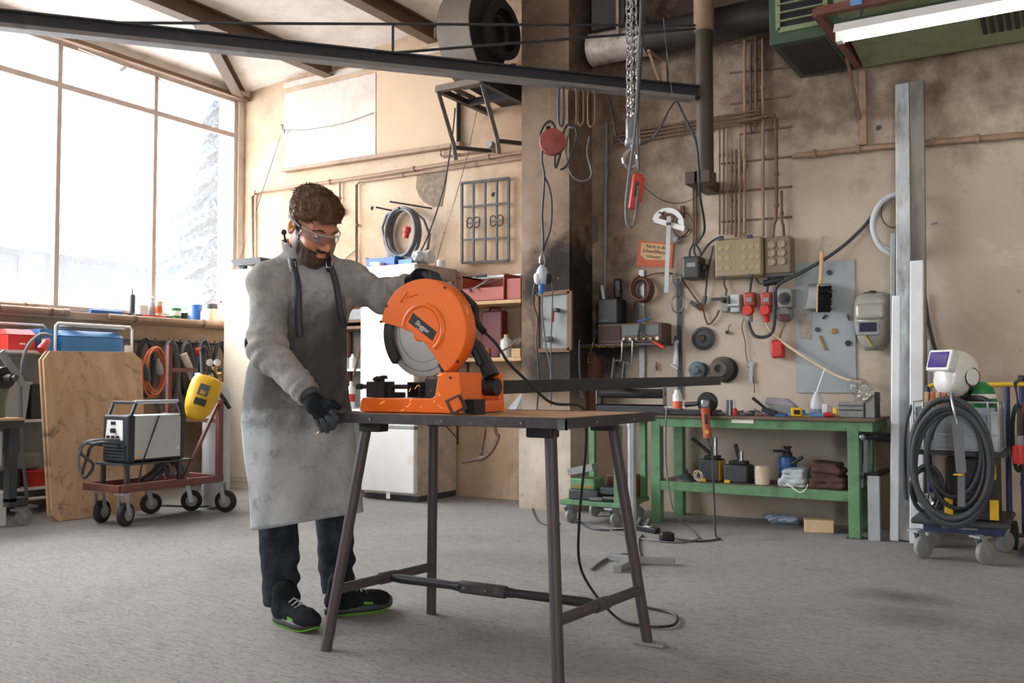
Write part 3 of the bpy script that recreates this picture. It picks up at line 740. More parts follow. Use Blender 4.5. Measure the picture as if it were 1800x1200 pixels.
# ------------------------------------------------------------------ square tube being cut, roller stand
m_tube = mat('dark_hot_rolled', (58,57,58), .5, metal=.35, var=.12, scale=6, stretch=(4,.6,4))
a = V((-2.182,2.862,zb+.0305)); e = V((-2.13,6.20,zb+.068)); hs = .0295; th = .0035
b = B(); d = (e-a).normalized(); up = V((0,0,1)); xv = d.cross(up).normalized(); up = xv.cross(d)
rr = lambda p, s: [p-xv*s-up*s, p+xv*s-up*s, p+xv*s+up*s, p-xv*s+up*s]
b.add(rr(a,hs)+rr(e,hs)+rr(e,hs-th)+rr(a,hs-th), [(k*4+i, k*4+(i+1)%4, ((k+1)%4)*4+(i+1)%4, ((k+1)%4)*4+i) for k in range(4) for i in range(4)])
solo('square_steel_tube', b, m_tube, 'long black square steel tube clamped in the orange saw and resting on a roller', 'steel tube', smooth=0)
rs = thing('roller_stand', 'grey roller stand with steel roller holding up the square tube', 'roller stand', (-2.13, 4.78, 0))
zr = a.z+(e.z-a.z)*((4.78-a.y)/(e.y-a.y))-hs-.027
b = B(); b.cyl((-2.32,4.78,zr),(-1.945,4.78,zr),.026,n=20); b.cyl((-2.335,4.78,zr),(-1.93,4.78,zr),.009,n=10); part('roller', b, m_dsteel, rs)
for x in (-2.335,-1.935): part('end_plate', B().box((x,4.78,zr-.012),(.006,.05,.10)), m_grey, rs, smooth=0, bev=.001)
part('bracket', B().box2((-2.338,4.755,zr-.066),(-1.932,4.805,zr-.06)).box2((-2.338,4.755,zr-.10),(-1.932,4.76,zr-.06)), m_dgrey, rs, smooth=0)
part('inner_post', B().cyl((-2.13,4.78,.6),(-2.13,4.78,zr-.066),.016,n=14), m_galv, rs)
part('outer_post', B().cyl((-2.13,4.78,.03),(-2.13,4.78,.755),.023,n=16), m_galv, rs)
b = B(); b.cyl((-2.13,4.78,.745),(-2.13,4.78,.785),.029,n=14); b.cyl((-2.20,4.745,.758),(-2.09,4.79,.765),.006,n=8); b.bar((-2.245,4.73,.75),(-2.19,4.75,.76),.02,.008); part('clamp_handle', b, m_galv, rs)
f0 = V((-2.13,4.78,.02))
for p in ((1187,987),(1085,1000),(1070,978)):
    q = onz(*p, .018); part('foot_channel', B().bar(f0, q, .045, .036), m_grey, rs, smooth=0, bev=.003)
# offcuts of tube lying beside the saw
for p, rz, L, lab in (((-1.895,2.735),.5,.06,'short square tube offcut leaning on the other offcut beside the saw'),((-1.86,2.80),-.5,.055,'short square tube offcut lying flat behind the leaning one')):
    T = Matrix.Translation((p[0],p[1],TZ+.032)) @ Matrix.Rotation(rz-1.3,4,'Z') @ (Matrix.Rotation(.45,4,'X') if rz > 0 else Matrix.Identity(4))
    b = B(T); s, w = .027, .004
    for y, z, sy, sz_ in ((0,s-w/2,2*s,w),(0,-s+w/2,2*s,w),(s-w/2,0,w,2*s-2*w),(-s+w/2,0,w,2*s-2*w)): b.box((0,y,z),(L,sy,sz_))
    lo = min(v.z for v in b.v); b.v = [v+V((0,0,TZ+.002-lo)) for v in b.v]
    solo('tube_offcut', b, m_tube, lab, 'steel offcut', 'offcuts beside the saw', smooth=0)
# sparks
m_spark = emit('hot_spark', (255,176,96), 2.2)
b = B(); rnd = random.Random(2)
for (px,py,dx,dy) in ((668,710,8,-5),(705,722,5,-3),(716,715,6,-7),(724,700,-4,5),(729,683,5,-6),(735,676,3,3),(768,660,9,-2),(770,693,4,2),(719,688,3,-6)):
    p = ony(px,py,2.79); q = ony(px+dx,py+dy,2.79); b.tube([p,q],.0006,4)
for k in range(14):
    p = ony(rnd.uniform(700,780),rnd.uniform(655,720),2.785+rnd.uniform(0,.02)); b.tube([p,p+V((rnd.uniform(-.008,.008),0,rnd.uniform(-.006,.006)))],.0005,4)
p = ony(556,762,2.62); b.tube([p,p+V((.012,0,.008))],.0008,4)
o = part('sparks', b, m_spark, None); tag(o, 'tiny orange cutting sparks flying around the saw bed', 'sparks', kind='stuff')
# steel table vice / clamp strap hanging below the table
m_leather = mat('brown_leather', (92,64,46), .6, var=.2, dirt=.3)
m_wstrap = m_leather
# ------------------------------------------------------------------ helpers for wheels, boxes, bottles
def caster(parent, x, y, r, w=.035, ang=0.0, top=.14, mw=None, mf=None, name='caster'):
    mw = mw or m_rubber; mf = mf or m_galv
    d = V((math.cos(ang), math.sin(ang), 0)); s = V((-d.y, d.x, 0)); c = V((x, y, r)); piv = c-d*.035
    b = B()
    for k in (-1, 1):
        o = s*(k*(w/2+.006)); b.bar(c+o-V((0,0,.01)), piv+o+V((0,0,top-r-.012)), .034, .005, up=s)
    b.box(piv+V((0,0,top-r-.010)), (.085,.075,.012), Matrix.Rotation(ang,3,'Z')); b.cyl(piv+V((0,0,top-r-.012)), piv+V((0,0,top-r)), .022, n=12)
    f = part(name, b, mf, parent)
    p = part('wheel', B().lathe(c-s*(w/2), s, [(r*.35,-.002),(r*.80,0),(r*.95,w*.12),(r,w*.35),(r,w*.65),(r*.95,w*.88),(r*.80,w),(r*.35,w+.002)], 28), mw, f)
    part('hub', B().lathe(c-s*(w/2+.003), s, [(r*.18,-.004),(r*.55,0),(r*.55,w+.006),(r*.18,w+.010)], 16), m_grey, f)
    return f
def bottle(name, p, r, h, m, label, cat, cap=None, mcap=None, group=None, band=None, neck=.4, top=.78):
    t = thing(name, label, cat, p, group); p = V(p)
    part('body', B().lathe(p, (0,0,1), [(r*.9,0),(r,h*.02),(r,h*top*.92),(r*.8,h*top),(r*neck,h*(top+.08)),(r*neck,h*.9)], 20), m, t)
    part('cap', B().lathe(p, (0,0,1), [(r*neck*1.15,h*.89),(r*neck*1.15,h*.98),(r*neck*.7,h)], 16), mcap or m_whitep, t)
    if band: part('label', B().lathe(p, (0,0,1), [(r*1.01,h*.25),(r*1.015,h*.26),(r*1.015,h*.52),(r*1.01,h*.53)], 20), band, t)
    return t
def can(name, p, r, h, m, label, lid=None, band=None, group=None, handle=False):
    t = thing(name, label, 'can', p, group); p = V(p)
    part('body', B().lathe(p, (0,0,1), [(r*.97,0),(r,.004),(r*.985,.008),(r*.985,h-.012),(r,h-.008),(r,h-.002)], 24), m, t)
    part('lid', B().lathe(p, (0,0,1), [(r*.98,h-.003),(r,h),(r*.93,h+.003),(r*.90,h-.002)], 24), lid or m_galv, t)
    if band: part('label', B().lathe(p, (0,0,1), [(r*.99,h*.3),(r*1.0,h*.31),(r*1.0,h*.72),(r*.99,h*.73)], 24), band, t)
    return t
def bin_(name, x0, x1, y0, y1, z0, h, m, label, cat='bin', front='y-', low=.55, group=None, th=.004):
    """open fronted stacking bin; front wall is lower"""
    t = thing(name, label, cat, ((x0+x1)/2,(y0+y1)/2,z0), group)
    part('bottom', B().box2((x0,y0,z0),(x1,y1,z0+th)), m, t, smooth=0)
    hs = {k: h for k in ('x-','x+','y-','y+')}; hs[front] = h*low
    part('side', B().box2((x0,y0,z0),(x0+th,y1,z0+hs['x-'])), m, t, smooth=0); part('side', B().box2((x1-th,y0,z0),(x1,y1,z0+hs['x+'])), m, t, smooth=0)
    part('front', B().box2((x0,y0,z0),(x1,y0+th,z0+hs['y-'])), m, t, smooth=0); part('back', B().box2((x0,y1-th,z0),(x1,y1,z0+hs['y+'])), m, t, smooth=0)
    for xr_ in (x0-.002, x1+.002): part('rim', B().bar((xr_,y0,z0+h-.006),(xr_,y1,z0+h-.006),.012,.012), m, t, smooth=0)
    return t

# ------------------------------------------------------------------ things on the window ledge
LZ = 1.586; lx = lambda px, X=-7.34: onx(px, 550, X).y
def led(px, X=-7.34): return V((X, lx(px, X), LZ))
solo('cartridge_bottle', B().lathe(led(232), (0,0,1), [(.026,0),(.026,.19),(.02,.20),(.006,.205),(.004,.26)], 16), m_dgrey, 'slim dark cartridge with pointed nozzle on the window ledge', 'cartridge')
m_blk_lid = m_dgrey; m_oran = mat('orange_band', (214,104,70), .5); m_grn = mat('green_can', (52,132,74), .5, var=.08); m_ltblue = mat('light_blue', (96,150,200), .5); m_beige = mat('beige_can', (214,196,172), .55)
can('paint_can', led(251), .048, .105, m_whitep, 'white paint can with worn red rim on the window ledge', band=None, lid=m_oran)
bottle('spray_can', led(266), .033, .20, m_lgrey, 'silver spray can standing behind the tin with an orange band', 'spray can', neck=.5, mcap=m_whitep)
can('tin_can', led(279,-7.28), .034, .15, m_beige, 'beige tin with an orange band beside the silver spray can', lid=m_grey, band=m_oran)
can('paint_can', led(309,-7.30), .050, .105, m_grn, 'green can with white round label on the window ledge', band=m_whitep)
can('paint_can', led(325,-7.27), .034, .062, m_dgreen, 'low dark green tin between the green and the blue can', lid=m_dgreen)
can('paint_can', led(345), .058, .155, m_blue, 'bright blue paint can on the window ledge', lid=m_blue)
bottle('bottle', led(357,-7.26), .024, .12, m_whitep, 'small pale bottle between the blue can and the beige can', 'bottle')
can('paint_can', led(372), .056, .175, m_beige, 'tall beige can with broad dark lid on the window ledge', lid=m_dgrey)
part('dark_band', B().lathe(led(372), (0,0,1), [(.057,.13),(.058,.131),(.058,.177),(.057,.178)], 24), m_dgrey, bpy.data.objects['paint_can.004'] if 'paint_can.004' in bpy.data.objects else None)
bottle('bottle', led(388), .026, .22, m_whitep, 'white bottle with red cap next to the cream locker', 'bottle', mcap=m_red)
t = thing('caulking_gun', 'long blue sealant gun lying along the window ledge', 'tool', led(185,-7.27))
p, q = led(158,-7.27)+V((0,0,.02)), led(222,-7.27)+V((0,0,.02))
b = B(); b.tube([p,p+(q-p)*.86], .02, 10); part('barrel', b, m_blue, t); b = B(); b.cyl(p+(q-p)*.84, q, .005, n=6); b.bar(q-(q-p)*.1, q-(q-p)*.04+V((.05,0,-.008)), .012,.012); part('trigger_rod', b, m_dgrey, t)
p, q = led(225,-7.25)+V((0,0,.012)), led(294,-7.25)+V((0,0,.012)); t = thing('long_pliers', 'red and black handled pliers on the edge of the window ledge', 'pliers', p-V((0,0,.012)))
part('jaws', B().tube([p,p+(q-p)*.35], .009, 8), m_black, t); part('handle', B().tube([p+(q-p)*.33,q], .008, 8), m_red, t); part('end_grip', B().tube([q-(q-p)*.04,q+(q-p)*.12], .011, 8), m_black, t)
b = B(); b.box(led(146,-7.28)+V((0,0,.006)), (.05,.10,.012)); b.box(led(110,-7.30)+V((0,0,.005)), (.05,.22,.010)); solo('flat_strip', B().box(led(120,-7.30)+V((0,0,.006)), (.04,.3,.012)), m_grey, 'flat grey strip lying on the window ledge left of the sealant gun', 'strip')
# pipes along the wall below the ledge
for (p0, p1, lab) in (((-40,538),(116,550),'thick beige pipe running under the window ledge, ending in a stub'),((190,556),(392,571),'thick beige pipe under the window ledge running to the locker'),((-40,514),(60,524),'beige pipe lying along the window sill above the ledge')):
    X = -7.22 if p0[1] > 520 else -7.40
    a, c = onx(*p0, X), onx(*p1, X); zz = (a.z+c.z)/2
    if X == -7.40: zz = LZ+.03
    t = thing('heating_pipe', lab, 'pipe', (X, (a.y+c.y)/2, zz)); part('run', B().cyl((X,a.y,zz),(X,c.y,zz),.03,n=14), m_pipe, t)
    part('end_cap', B().lathe((X,c.y-.03,zz),(0,1,0),[(.034,0),(.034,.05),(.026,.06)],14), m_pipe, t)
    for f in (.2,.8): part('clip', B().pipe((X,a.y+(c.y-a.y)*f,zz),(X,a.y+(c.y-a.y)*f+.02,zz),.036,.029), m_dpipe, t)

# ------------------------------------------------------------------ shelving with boxes, left
SXF, SXB = -6.78, -7.20; zs = (1.235, .712, .20)
sh = thing('steel_shelving', 'white metal shelving unit full of boxes standing below the window', 'shelf', (-7.0, 4.2, 0))
for z in zs:
    part('shelf_board', B().box2((SXB,3.2,z-.02),(SXF,5.02,z)), m_whitep, sh, smooth=0)
for y in (3.22, 5.0):
    for x in (SXF-.02, SXB+.02): part('upright', B().box2((x-.018,y-.018,0),(x+.018,y+.018,1.3)), m_whitep, sh, smooth=0)
part('low_rail', B().cyl((SXF,3.2,.115),(SXF,5.0,.115),.012,n=8), m_whitep, sh)
part('back_panel', B().box2((SXB-.005,3.2,.1),(SXB,5.02,1.25)), m_grey, sh, smooth=0)
for ya, yb, x in ((onx(97,600,SXF).y, onx(232,600,SXF).y, SXF), (3.3, onx(80,580,SXB+.05).y, SXB+.05)):
    part('guard_rail', B().tube([(x,ya,1.235),(x,ya,1.43),(x,ya+.02,1.452),(x,yb-.02,1.452),(x,yb,1.43),(x,yb,1.235)], .010, 8), m_whitep, sh)
# toolboxes on top
def toolbox(name, x0, x1, y0, y1, z, h, m, label):
    t = thing(name, label, 'toolbox', ((x0+x1)/2,(y0+y1)/2,z)); part('box', B().box2((x0,y0,z),(x1,y1,z+h*.72)), m, t, smooth=0, bev=.004)
    part('lid', B().hexa([V((x0-.006,y0-.006,z+h*.73)),V((x1+.006,y0-.006,z+h*.73)),V((x1+.006,y1+.006,z+h*.73)),V((x0-.006,y1+.006,z+h*.73))],[V((x0+.05,y0+.01,z+h)),V((x1-.05,y0+.01,z+h)),V((x1-.05,y1-.01,z+h)),V((x0+.05,y1-.01,z+h))]), m, t, smooth=0, bev=.004)
    return t
ry = lambda px, X: onx(px, 600, X).y
t = toolbox('toolbox', -7.12, -6.86, ry(14,-6.86), ry(63,-6.86), 1.236, .16, m_red, 'red steel toolbox with sloped lid on the white shelving')
part('maker_mark', B().box2((-6.861,ry(34,-6.86),1.278),(-6.857,ry(45,-6.86),1.290)), m_whitep, t, smooth=0)
toolbox('toolbox', -7.10, -6.86, ry(108,-6.86), ry(216,-6.86), 1.236, .17, m_dblue, 'long blue steel toolbox under coiled grey cable')
t = bin_('storage_bin', -7.08, -6.84, ry(71,-6.84), ry(101,-6.84), 1.236, .17, m_dblue, 'open blue bin with paper label between the red and blue toolboxes', low=1.0)
part('paper_label', B().box2((-6.842,ry(72,-6.84),1.26),(-6.838,ry(85,-6.84),1.33)), m_paper, t, smooth=0)
yc = ry(165,-6.95)
solo('coiled_cable', B().tube([p for p in coil((-6.97,yc,1.440),(0,0,1),.27,.085,4.5,.008,.10,26,seed=4)], .009, 7), m_cable, 'grey cable loosely coiled on top of the blue toolbox', 'cable')
pts = [onx(90,590,-6.74),onx(70,588,-6.70),onx(48,610,-6.66),onx(38,650,-6.64),onx(37,720,-6.62),onx(40,800,-6.60),onx(46,860,-6.58),onx(47,885,-6.58)]
t = thing('plug_cable', 'grey cable with red plug hanging down in front of the shelving', 'cable', onx(47,900,-6.58)); part('lead', B().tube(spline(pts,5), .012, 8), m_cable, t)
p = onx(88,592,-6.72); q = onx(72,616,-6.68); part('plug', B().lathe(q, p-q, [(.034,0),(.036,.03),(.028,.06),(.026,.10),(.014,.12)], 16), m_red, t, label='red industrial plug')
# boxes on the lower shelves
t = thing('plastic_crate', 'large light grey plastic crate on the middle shelf', 'crate', (-6.99,4.0,.713)); yA, yB_ = ry(4,-6.82), ry(56,-6.82)
part('body', B().hexa([V((-7.15,yA+.02,.713)),V((-6.84,yA+.02,.713)),V((-6.84,yB_-.02,.713)),V((-7.15,yB_-.02,.713))],[V((-7.17,yA,.98)),V((-6.82,yA,.98)),V((-6.82,yB_,.98)),V((-7.17,yB_,.98))]), m_lgrey, t, smooth=0, bev=.008)
part('rim', B().box2((-7.18,yA-.01,.975),(-6.81,yB_+.01,1.0)), m_lgrey, t, smooth=0, bev=.005)
solo('case', B().box2((-7.1,ry(58,-6.84),.713),(-6.84,ry(82,-6.84),.98)), m_dgrey, 'dark grey case beside the light grey crate', 'case', smooth=0, bev=.01)
solo('foam_block', B().box2((-7.15,ry(-20,-6.82),.335),(-6.82,ry(78,-6.82),.455)), m_grey, 'soft grey foam slab lying on a grey crate on the bottom shelf', 'foam slab', smooth=40, bev=.025, seg=3)
solo('plastic_crate', B().box2((-7.15,ry(-20,-6.83),.201),(-6.83,ry(42,-6.83),.334)), m_dgrey, 'dark grey crate under the foam slab', 'crate', smooth=0, bev=.008)
t = thing('red_tub', 'red plastic tub with flared rim on the bottom shelf', 'tub', (-6.84,4.17,.201)); yA, yB_ = ry(60,-6.78), ry(96,-6.78)
part('body', B().box2((-6.95,yA,.201),(-6.80,yB_,.31)), m_red, t, smooth=0, bev=.006); part('rim', B().box2((-6.97,yA-.012,.305),(-6.785,yB_+.02,.325)), m_red, t, smooth=0, bev=.006)

# ------------------------------------------------------------------ machine on a wheeled stand at the left edge
m_olive = mat('olive_enamel', (92,100,80), .5, var=.12, dirt=.3)
g = thing('belt_grinder', 'olive belt grinding machine with steel arm on a grey wheeled stand', 'machine', (-6.3,3.72,0))
u = lambda px, py, X=-6.3: onx(px, py, X)
b = B(); a0 = u(0,735); 
b.box2((-6.5,3.2,.735),(-6.18,u(24,735).y,.752)); part('stand_top', b, m_wood, g, smooth=0)
b = B(); yp = u(20,800).y; b.box2((-6.34,yp-.03,.17),(-6.27,yp+.03,.735)); b.box2((-6.5,3.2,.68),(-6.2,yp+.03,.735)); b.box2((-6.34,yp-.03,.14),(-6.27,yp+.11,.20)); part('stand_post', b, m_dgrey, g, smooth=0, bev=.004)
b = B(); b.box2((-6.36,3.2,.42),(-6.30,yp-.06,.66)); part('switch_box', b, m_lgrey, g, smooth=0, bev=.01)
q = onz(40,916); b = B(); b.box2((-6.36,yp+.06,.12),(-6.25,yp+.17,.135)); part('caster_plate', b, m_steel, g, smooth=0)
caster(g, -6.32, yp+.11, .058, .04, 1.57, .12, mw=m_grey)
b = B(); b.tube([V((-6.33,u(-4,735).y,.752)),V((-6.33,u(0,700).y,.86)),V((-6.33,u(10,680).y,.98)),V((-6.33,u(0,668).y,1.05))], .05, 12, radii=[.06,.05,.05,.05]); part('column', b, m_olive, g)
p = u(2,664); b = B(); b.cyl(p+V((-.12,0,0)), p+V((.05,0,0)), .075, n=24); b.cyl(p+V((.05,0,0)), p+V((.10,.02,0)), .03, n=16); b.cyl(p+V((.10,.02,0)), p+V((.13,.03,0)), .022, n=16); part('spindle_head', b, m_dsteel, g)
b = B(); b.bar(u(-6,618)+V((.05,0,0)), u(33,676)+V((.05,0,0)), .05, .018, up=(1,0,0)); part('arm', b, m_grey, g, smooth=0, bev=.004)
part('knob', B().sphere(u(12,645)+V((.03,0,0)), .028, 14, 8), m_rust, g)
solo('white_case', B().box2((-6.62,3.2,0),(-6.38,onx(12,890,-6.38).y,.235)), m_whitep, 'white metal case on the floor under the grinder stand', 'case', smooth=0, bev=.008)

# ------------------------------------------------------------------ plywood sheets leaning on the shelving
def mat_ply():
    m, nt, p = _nt('stained_plywood'); a = noise(nt, coords(nt,'Object',(1,3,1)), 3, 6, .6); s = noise(nt, coords(nt), 6.5, 6, .7, .6); gn = noise(nt, coords(nt,'Object',(1,14,2)), 8, 5, .6)
    c = ramp(nt, a, [(.3, lin((176,142,108))), (.7, lin((202,170,136)))]); c = mixc(nt, .35, c, ramp(nt, gn, [(.3,(.75,.75,.75)),(.6,(1,1,1))]), 'MULTIPLY')
    c = mixc(nt, ramp(nt, s, [(.56,0.0),(.69,.85)]), c, lin((72,58,50))); nt.links.new(c, p.inputs['Base Color']); p.inputs['Roughness'].default_value = .8; return m
m_ply = mat_ply(); m_plyedge = mat('ply_edge', (206,176,140), .8, stretch=(8,1,1))
for k, lab in ((0,'stained plywood sheet with clipped corners, the front one leaning on the shelving'),(1,'plywood sheet behind the stained one, only its edge showing')):
    dx = -.028*k; dy = -.012*k
    pr = [(4.05,0),(4.01,.05),(4.10,1.16),(4.16,1.225),(4.88,1.235),(4.95,1.17),(4.80,.05),(4.76,.0)]
    b = B(); b.prism([V((-6.24-.32*z/1.23+dx, y+dy, z+.002)) for y, z in pr], (-.020,0,-.004))
    solo('plywood_sheet', b, m_ply, lab, 'plywood', 'plywood sheets', smooth=0, bev=.003)

# ------------------------------------------------------------------ welding cart, welder, gas cylinder, yellow mask
wc = thing('welding_cart', 'maroon steel welding cart on large casters with T shaped cable post', 'cart', (-5.8,4.55,0))
x0, x1, y0, y1, zd = -6.02, -5.62, 4.10, 4.98, .262
b = B()
for p, q in (((x0,y0),(x1,y0)),((x1,y0),(x1,y1)),((x1,y1),(x0,y1)),((x0,y1),(x0,y0))): b.bar((*p,zd),(*q,zd),.035,.05)
part('deck_frame', b, m_maroon, wc, smooth=0, bev=.003); part('deck_plate', B().box2((x0,y0,zd-.022),(x1,y1,zd-.015)), m_maroon, wc, smooth=0)
for x, y, hh in ((-5.90,4.16,.43),(-5.64,4.16,.43),(-5.90,4.60,.43),(-5.64,4.60,.43)): part('upright', B().box2((x-.013,y-.013,zd),(x+.013,y+.013,hh)), m_dgrey, wc, smooth=0)
part('welder_shelf', B().box2((-5.92,4.11,.418),(-5.62,4.70,.432)), m_dgrey, wc, smooth=0)
mp = onx(297,650,-5.93); 
part('cable_post', B().box2((mp.x-.016,mp.y-.016,zd),(mp.x+.016,mp.y+.016,onx(297,606,-5.93).z)), m_maroon, wc, smooth=0)
zt2 = onx(300,650,-5.93).z; q = onx(346,650,-5.80)
part('cross_arm', B().bar((mp.x,mp.y,zt2),(q.x,q.y,zt2),.03,.03), m_maroon, wc, smooth=0)
q2 = onx(356,800,-5.62); part('rear_post', B().box2((-5.64,4.93,zd),(-5.60,4.97,.86)), m_maroon, wc, smooth=0)
part('brace', B().bar((-5.62,4.62,zd+.02),(-5.62,4.93,.83),.022), m_maroon, wc, smooth=0); part('brace', B().bar((-5.98,4.95,.70),(-5.62,4.95,.70),.03), m_maroon, wc, smooth=0)
for x, y, r, a in ((-5.95,4.19,.080,1.9),(-5.66,4.17,.082,1.9),(-5.90,4.93,.080,.9),(-5.62,5.02,.084,.5)): caster(wc, x, y, r, .048, a, .238)
caster(wc, -6.03, 4.66, .08, .048, 1.2, .238)
# welder
m_wside = mat('welder_side', (188,192,194), .5, var=.03, dirt=.08, dirt_rgb=(150,146,140)); m_wblk = mat('welder_black', (44,47,54), .5, var=.1)
we = thing('welding_machine', 'grey inverter welding machine with black frame and control panel on the cart', 'welder', (-5.76,4.37,.433))
wx0, wx1, wy0, wy1, wz0, wz1 = -5.90, -5.625, 4.13, 4.63, .435, .755
part('body', B().box2((wx0+.01,wy0+.05,wz0+.01),(wx1-.01,wy1-.02,wz1)), m_wblk, we, smooth=0)
part('side_panel', B().box2((wx1-.012,wy0+.075,wz0+.022),(wx1,wy1-.035,wz1-.012)), m_wside, we, smooth=0, bev=.003)
part('top_strip', B().box2((wx0+.02,wy0+.075,wz1-.012),(wx1-.004,wy1-.035,wz1+.004)), m_lgrey, we, smooth=0)
b = B(); b.box2((wx0,wy0+.02,wz0),(wx1+.004,wy0+.08,wz1+.01)); part('front_bezel', b, m_wblk, we, smooth=0, bev=.012)
b = B(); b.box2((wx0,wy1-.04,wz0),(wx1+.004,wy1,wz1+.01)); part('rear_bezel', b, m_wblk, we, smooth=0, bev=.012)
pa = B(); pa.hexa([V((wx0+.04,wy0+.012,wz0+.155)),V((wx1-.045,wy0+.012,wz0+.155)),V((wx1-.045,wy0+.03,wz0+.155)),V((wx0+.04,wy0+.03,wz0+.155))],[V((wx0+.05,wy0+.018,wz0+.295)),V((wx1-.055,wy0+.018,wz0+.295)),V((wx1-.055,wy0+.03,wz0+.295)),V((wx0+.05,wy0+.03,wz0+.295))])
pn = part('control_panel', pa, m_whitep, we, smooth=0)
part('display', B().box2((-5.80,wy0+.010,wz0+.262),(-5.755,wy0+.02,wz0+.285)), m_black, pn, smooth=0)
part('dial', B().cyl((-5.765,wy0+.015,wz0+.222),(-5.765,wy0-.008,wz0+.222),.017,n=14), m_black, pn)
for k in range(3): part('knob', B().cyl((-5.82+.052*k,wy0+.013,wz0+.178),(-5.82+.052*k,wy0-.004,wz0+.178),.010,n=10), m_black, pn)
for k in range(5): part('vent_slat', B().box2((wx0+.02,wy0+.010,wz0+.02+.022*k),(wx1-.02,wy0+.03,wz0+.030+.022*k)), m_dgrey, we, smooth=0)
b = B()
for ya_, yb_ in ((wy0+.05,wy0+.09),(wy1-.02,wy1-.06)):
    b = B().bar((wx0+.02,yb_,wz1+.095),(wx1-.012,yb_,wz1+.095),.03,.022)
    for x in (wx0+.02, wx1-.012): b.bar((x,ya_,wz1),(x,yb_,wz1+.095),.022,.02)
    part('handle_frame', b, m_wblk, we, smooth=0, bev=.004)
part('handle_bar', B().cyl((-5.64,wy0+.08,wz1+.10),(-5.64,wy1-.05,wz1+.10),.013,n=12), m_lgrey, we)
for y, z, mm in ((.115,.075,m_yellow),(.10,.035,m_yellow),(.44,.085,m_whitep)): part('sticker', B().cyl((wx1+.0005,wy0+y,wz0+z),(wx1+.0015,wy0+y,wz0+z),.014,n=12), mm, we)
part('cable_lead', B().tube([(wx1+.006,wy0+.27,wz1),(wx1+.008,wy0+.22,wz0+.2),(wx1+.013,wy0+.13,wz0-.01),(wx1+.014,wy0+.10,zd+.03)], .006, 6), m_dcable, we)
solo('torch_cable', B().tube(spline([V((-5.7,4.2,.55)),V((-5.75,4.06,.58)),V((-5.88,4.05,.55)),V((-5.95,4.07,.48)),V((-5.99,4.06,.36)),V((-5.94,4.05,.33)),V((-5.90,4.08,.42)),V((-5.97,4.03,.5)),V((-5.93,4.03,.57)),V((-5.78,4.06,.56))],6), .011, 7), m_dcable, 'dark torch hose looped in front of the welding machine', 'hose')
solo('torch_cable', B().tube(spline([V((-5.68,4.13,.60)),V((-5.76,4.01,.60)),V((-5.88,3.995,.57)),V((-5.94,3.995,.47)),V((-5.93,4.0,.38))],6), .009, 7), m_cable, 'grey torch hose draped over the front of the welding machine', 'hose')
# folded hoses on the deck
for k in range(4):
    yy = 4.42+.05*k; solo('hose_bundle', B().tube(spline([V((-5.85,yy,.285)),V((-5.78,yy+.03,.33+.01*k)),V((-5.70,yy+.08,.40)),V((-5.68,yy+.12,.30))],5), .013, 7), m_cable if k % 2 else m_dcable, ['dark hose end folded on the welding cart deck under the front of the welder','grey hose end on the cart deck next to the darkest hose','dark hose end on the cart deck between two grey ones','grey hose end folded on the cart deck beside the rear brace'][k], 'hose', 'hose ends on the welding cart deck')
# gas cylinders
for p, r, h, lab in ((V((-5.86,5.14,.03)),.10,.98,'light grey gas cylinder standing behind the welding cart post'),(V((ony(371,800,5.22).x,5.22,.0)),.07,.96,'pale grey gas cylinder behind the other one, next to the locker')):
    t = thing('gas_cylinder', lab, 'gas cylinder', p, 'gas cylinders by the welding cart')
    part('body', B().lathe(p, (0,0,1), [(r*.9,0),(r,.03),(r,h*.86),(r*.85,h*.93),(r*.35,h*.985)], 24), m_lgrey, t)
    part('valve', B().lathe(p+V((0,0,h*.98)), (0,0,1), [(r*.3,0),(r*.3,.03),(.016,.035),(.016,.09)], 12).cyl(p+V((0,0,h+.05)), p+V((.07,-.02,h+.05)), .013, n=8), m_brass, t)
    part('hand_wheel', B().lathe(p+V((0,0,h+.075)), (0,0,1), [(.03,0),(.034,.008),(.03,.018)], 12), m_dgrey, t)
# pressure gauges
gp0 = onx(371,637,-5.72)
t = thing('gas_regulator', 'brass gas regulator with two white round gauges above the cylinders', 'regulator', gp0)
part('body', B().cyl(gp0+V((0,.03,-.03)), gp0+V((0,.03,-.12)), .02, n=10), m_brass, t)
for px in (369, 382):
    p = onx(px,637,-5.70); part('gauge', B().lathe(p, V((.8,-.55,0)), [(.026,-.02),(.028,0),(.024,.002)], 18), m_whitep, t)
# yellow mask: shell by rings, front pointing to the camera side
def shell_mask(name, label, c, fwd, upv, s, mshell, mwin, visor_m=None):
    """welding mask: curved front shell, brow, window and chin"""
    fwd = V(fwd).normalized(); right = fwd.cross(V(upv)).normalized(); upv = right.cross(fwd)
    rows = []
    prof = [(1.02,.60,.45),(.94,.86,.62),(.72,.98,.80),(.45,1.0,.88),(.10,.98,.90),(-.25,.92,.88),(-.55,.80,.82),(-.82,.60,.70),(-1.0,.38,.52)]
    for v, w, dpt in prof:
        row = []
        for i in range(17):
            a = math.pi*(i/16); row.append(V(c)+upv*(v*s*.165)-right*(math.cos(a)*w*s*.112)+fwd*((math.sin(a)**.7)*dpt*s*.125-.03*s))
        rows.append(row)
    b = B(); b.grid(rows); t = thing(name, label, 'welding mask', V(c)-upv*(s*.165))
    sh_ = part('shell', b, mshell, t, smooth=60, solid=.004)
    return t, right, upv, fwd
mc = onx(354,700,-5.60)
t, rgt, upp, fw = shell_mask('welding_mask', 'yellow welding mask hanging from the torch holder on the cart', mc, (.75,-.66,.12), (.22,.26,1), 1.02, m_yellow, m_black)
f0 = mc+fw*.098; part('window', B().box(f0-upp*.035+rgt*(-.004), (.085,.02,.05), Matrix((rgt,fw,upp)).transposed()), m_black, t, smooth=0, bev=.003)
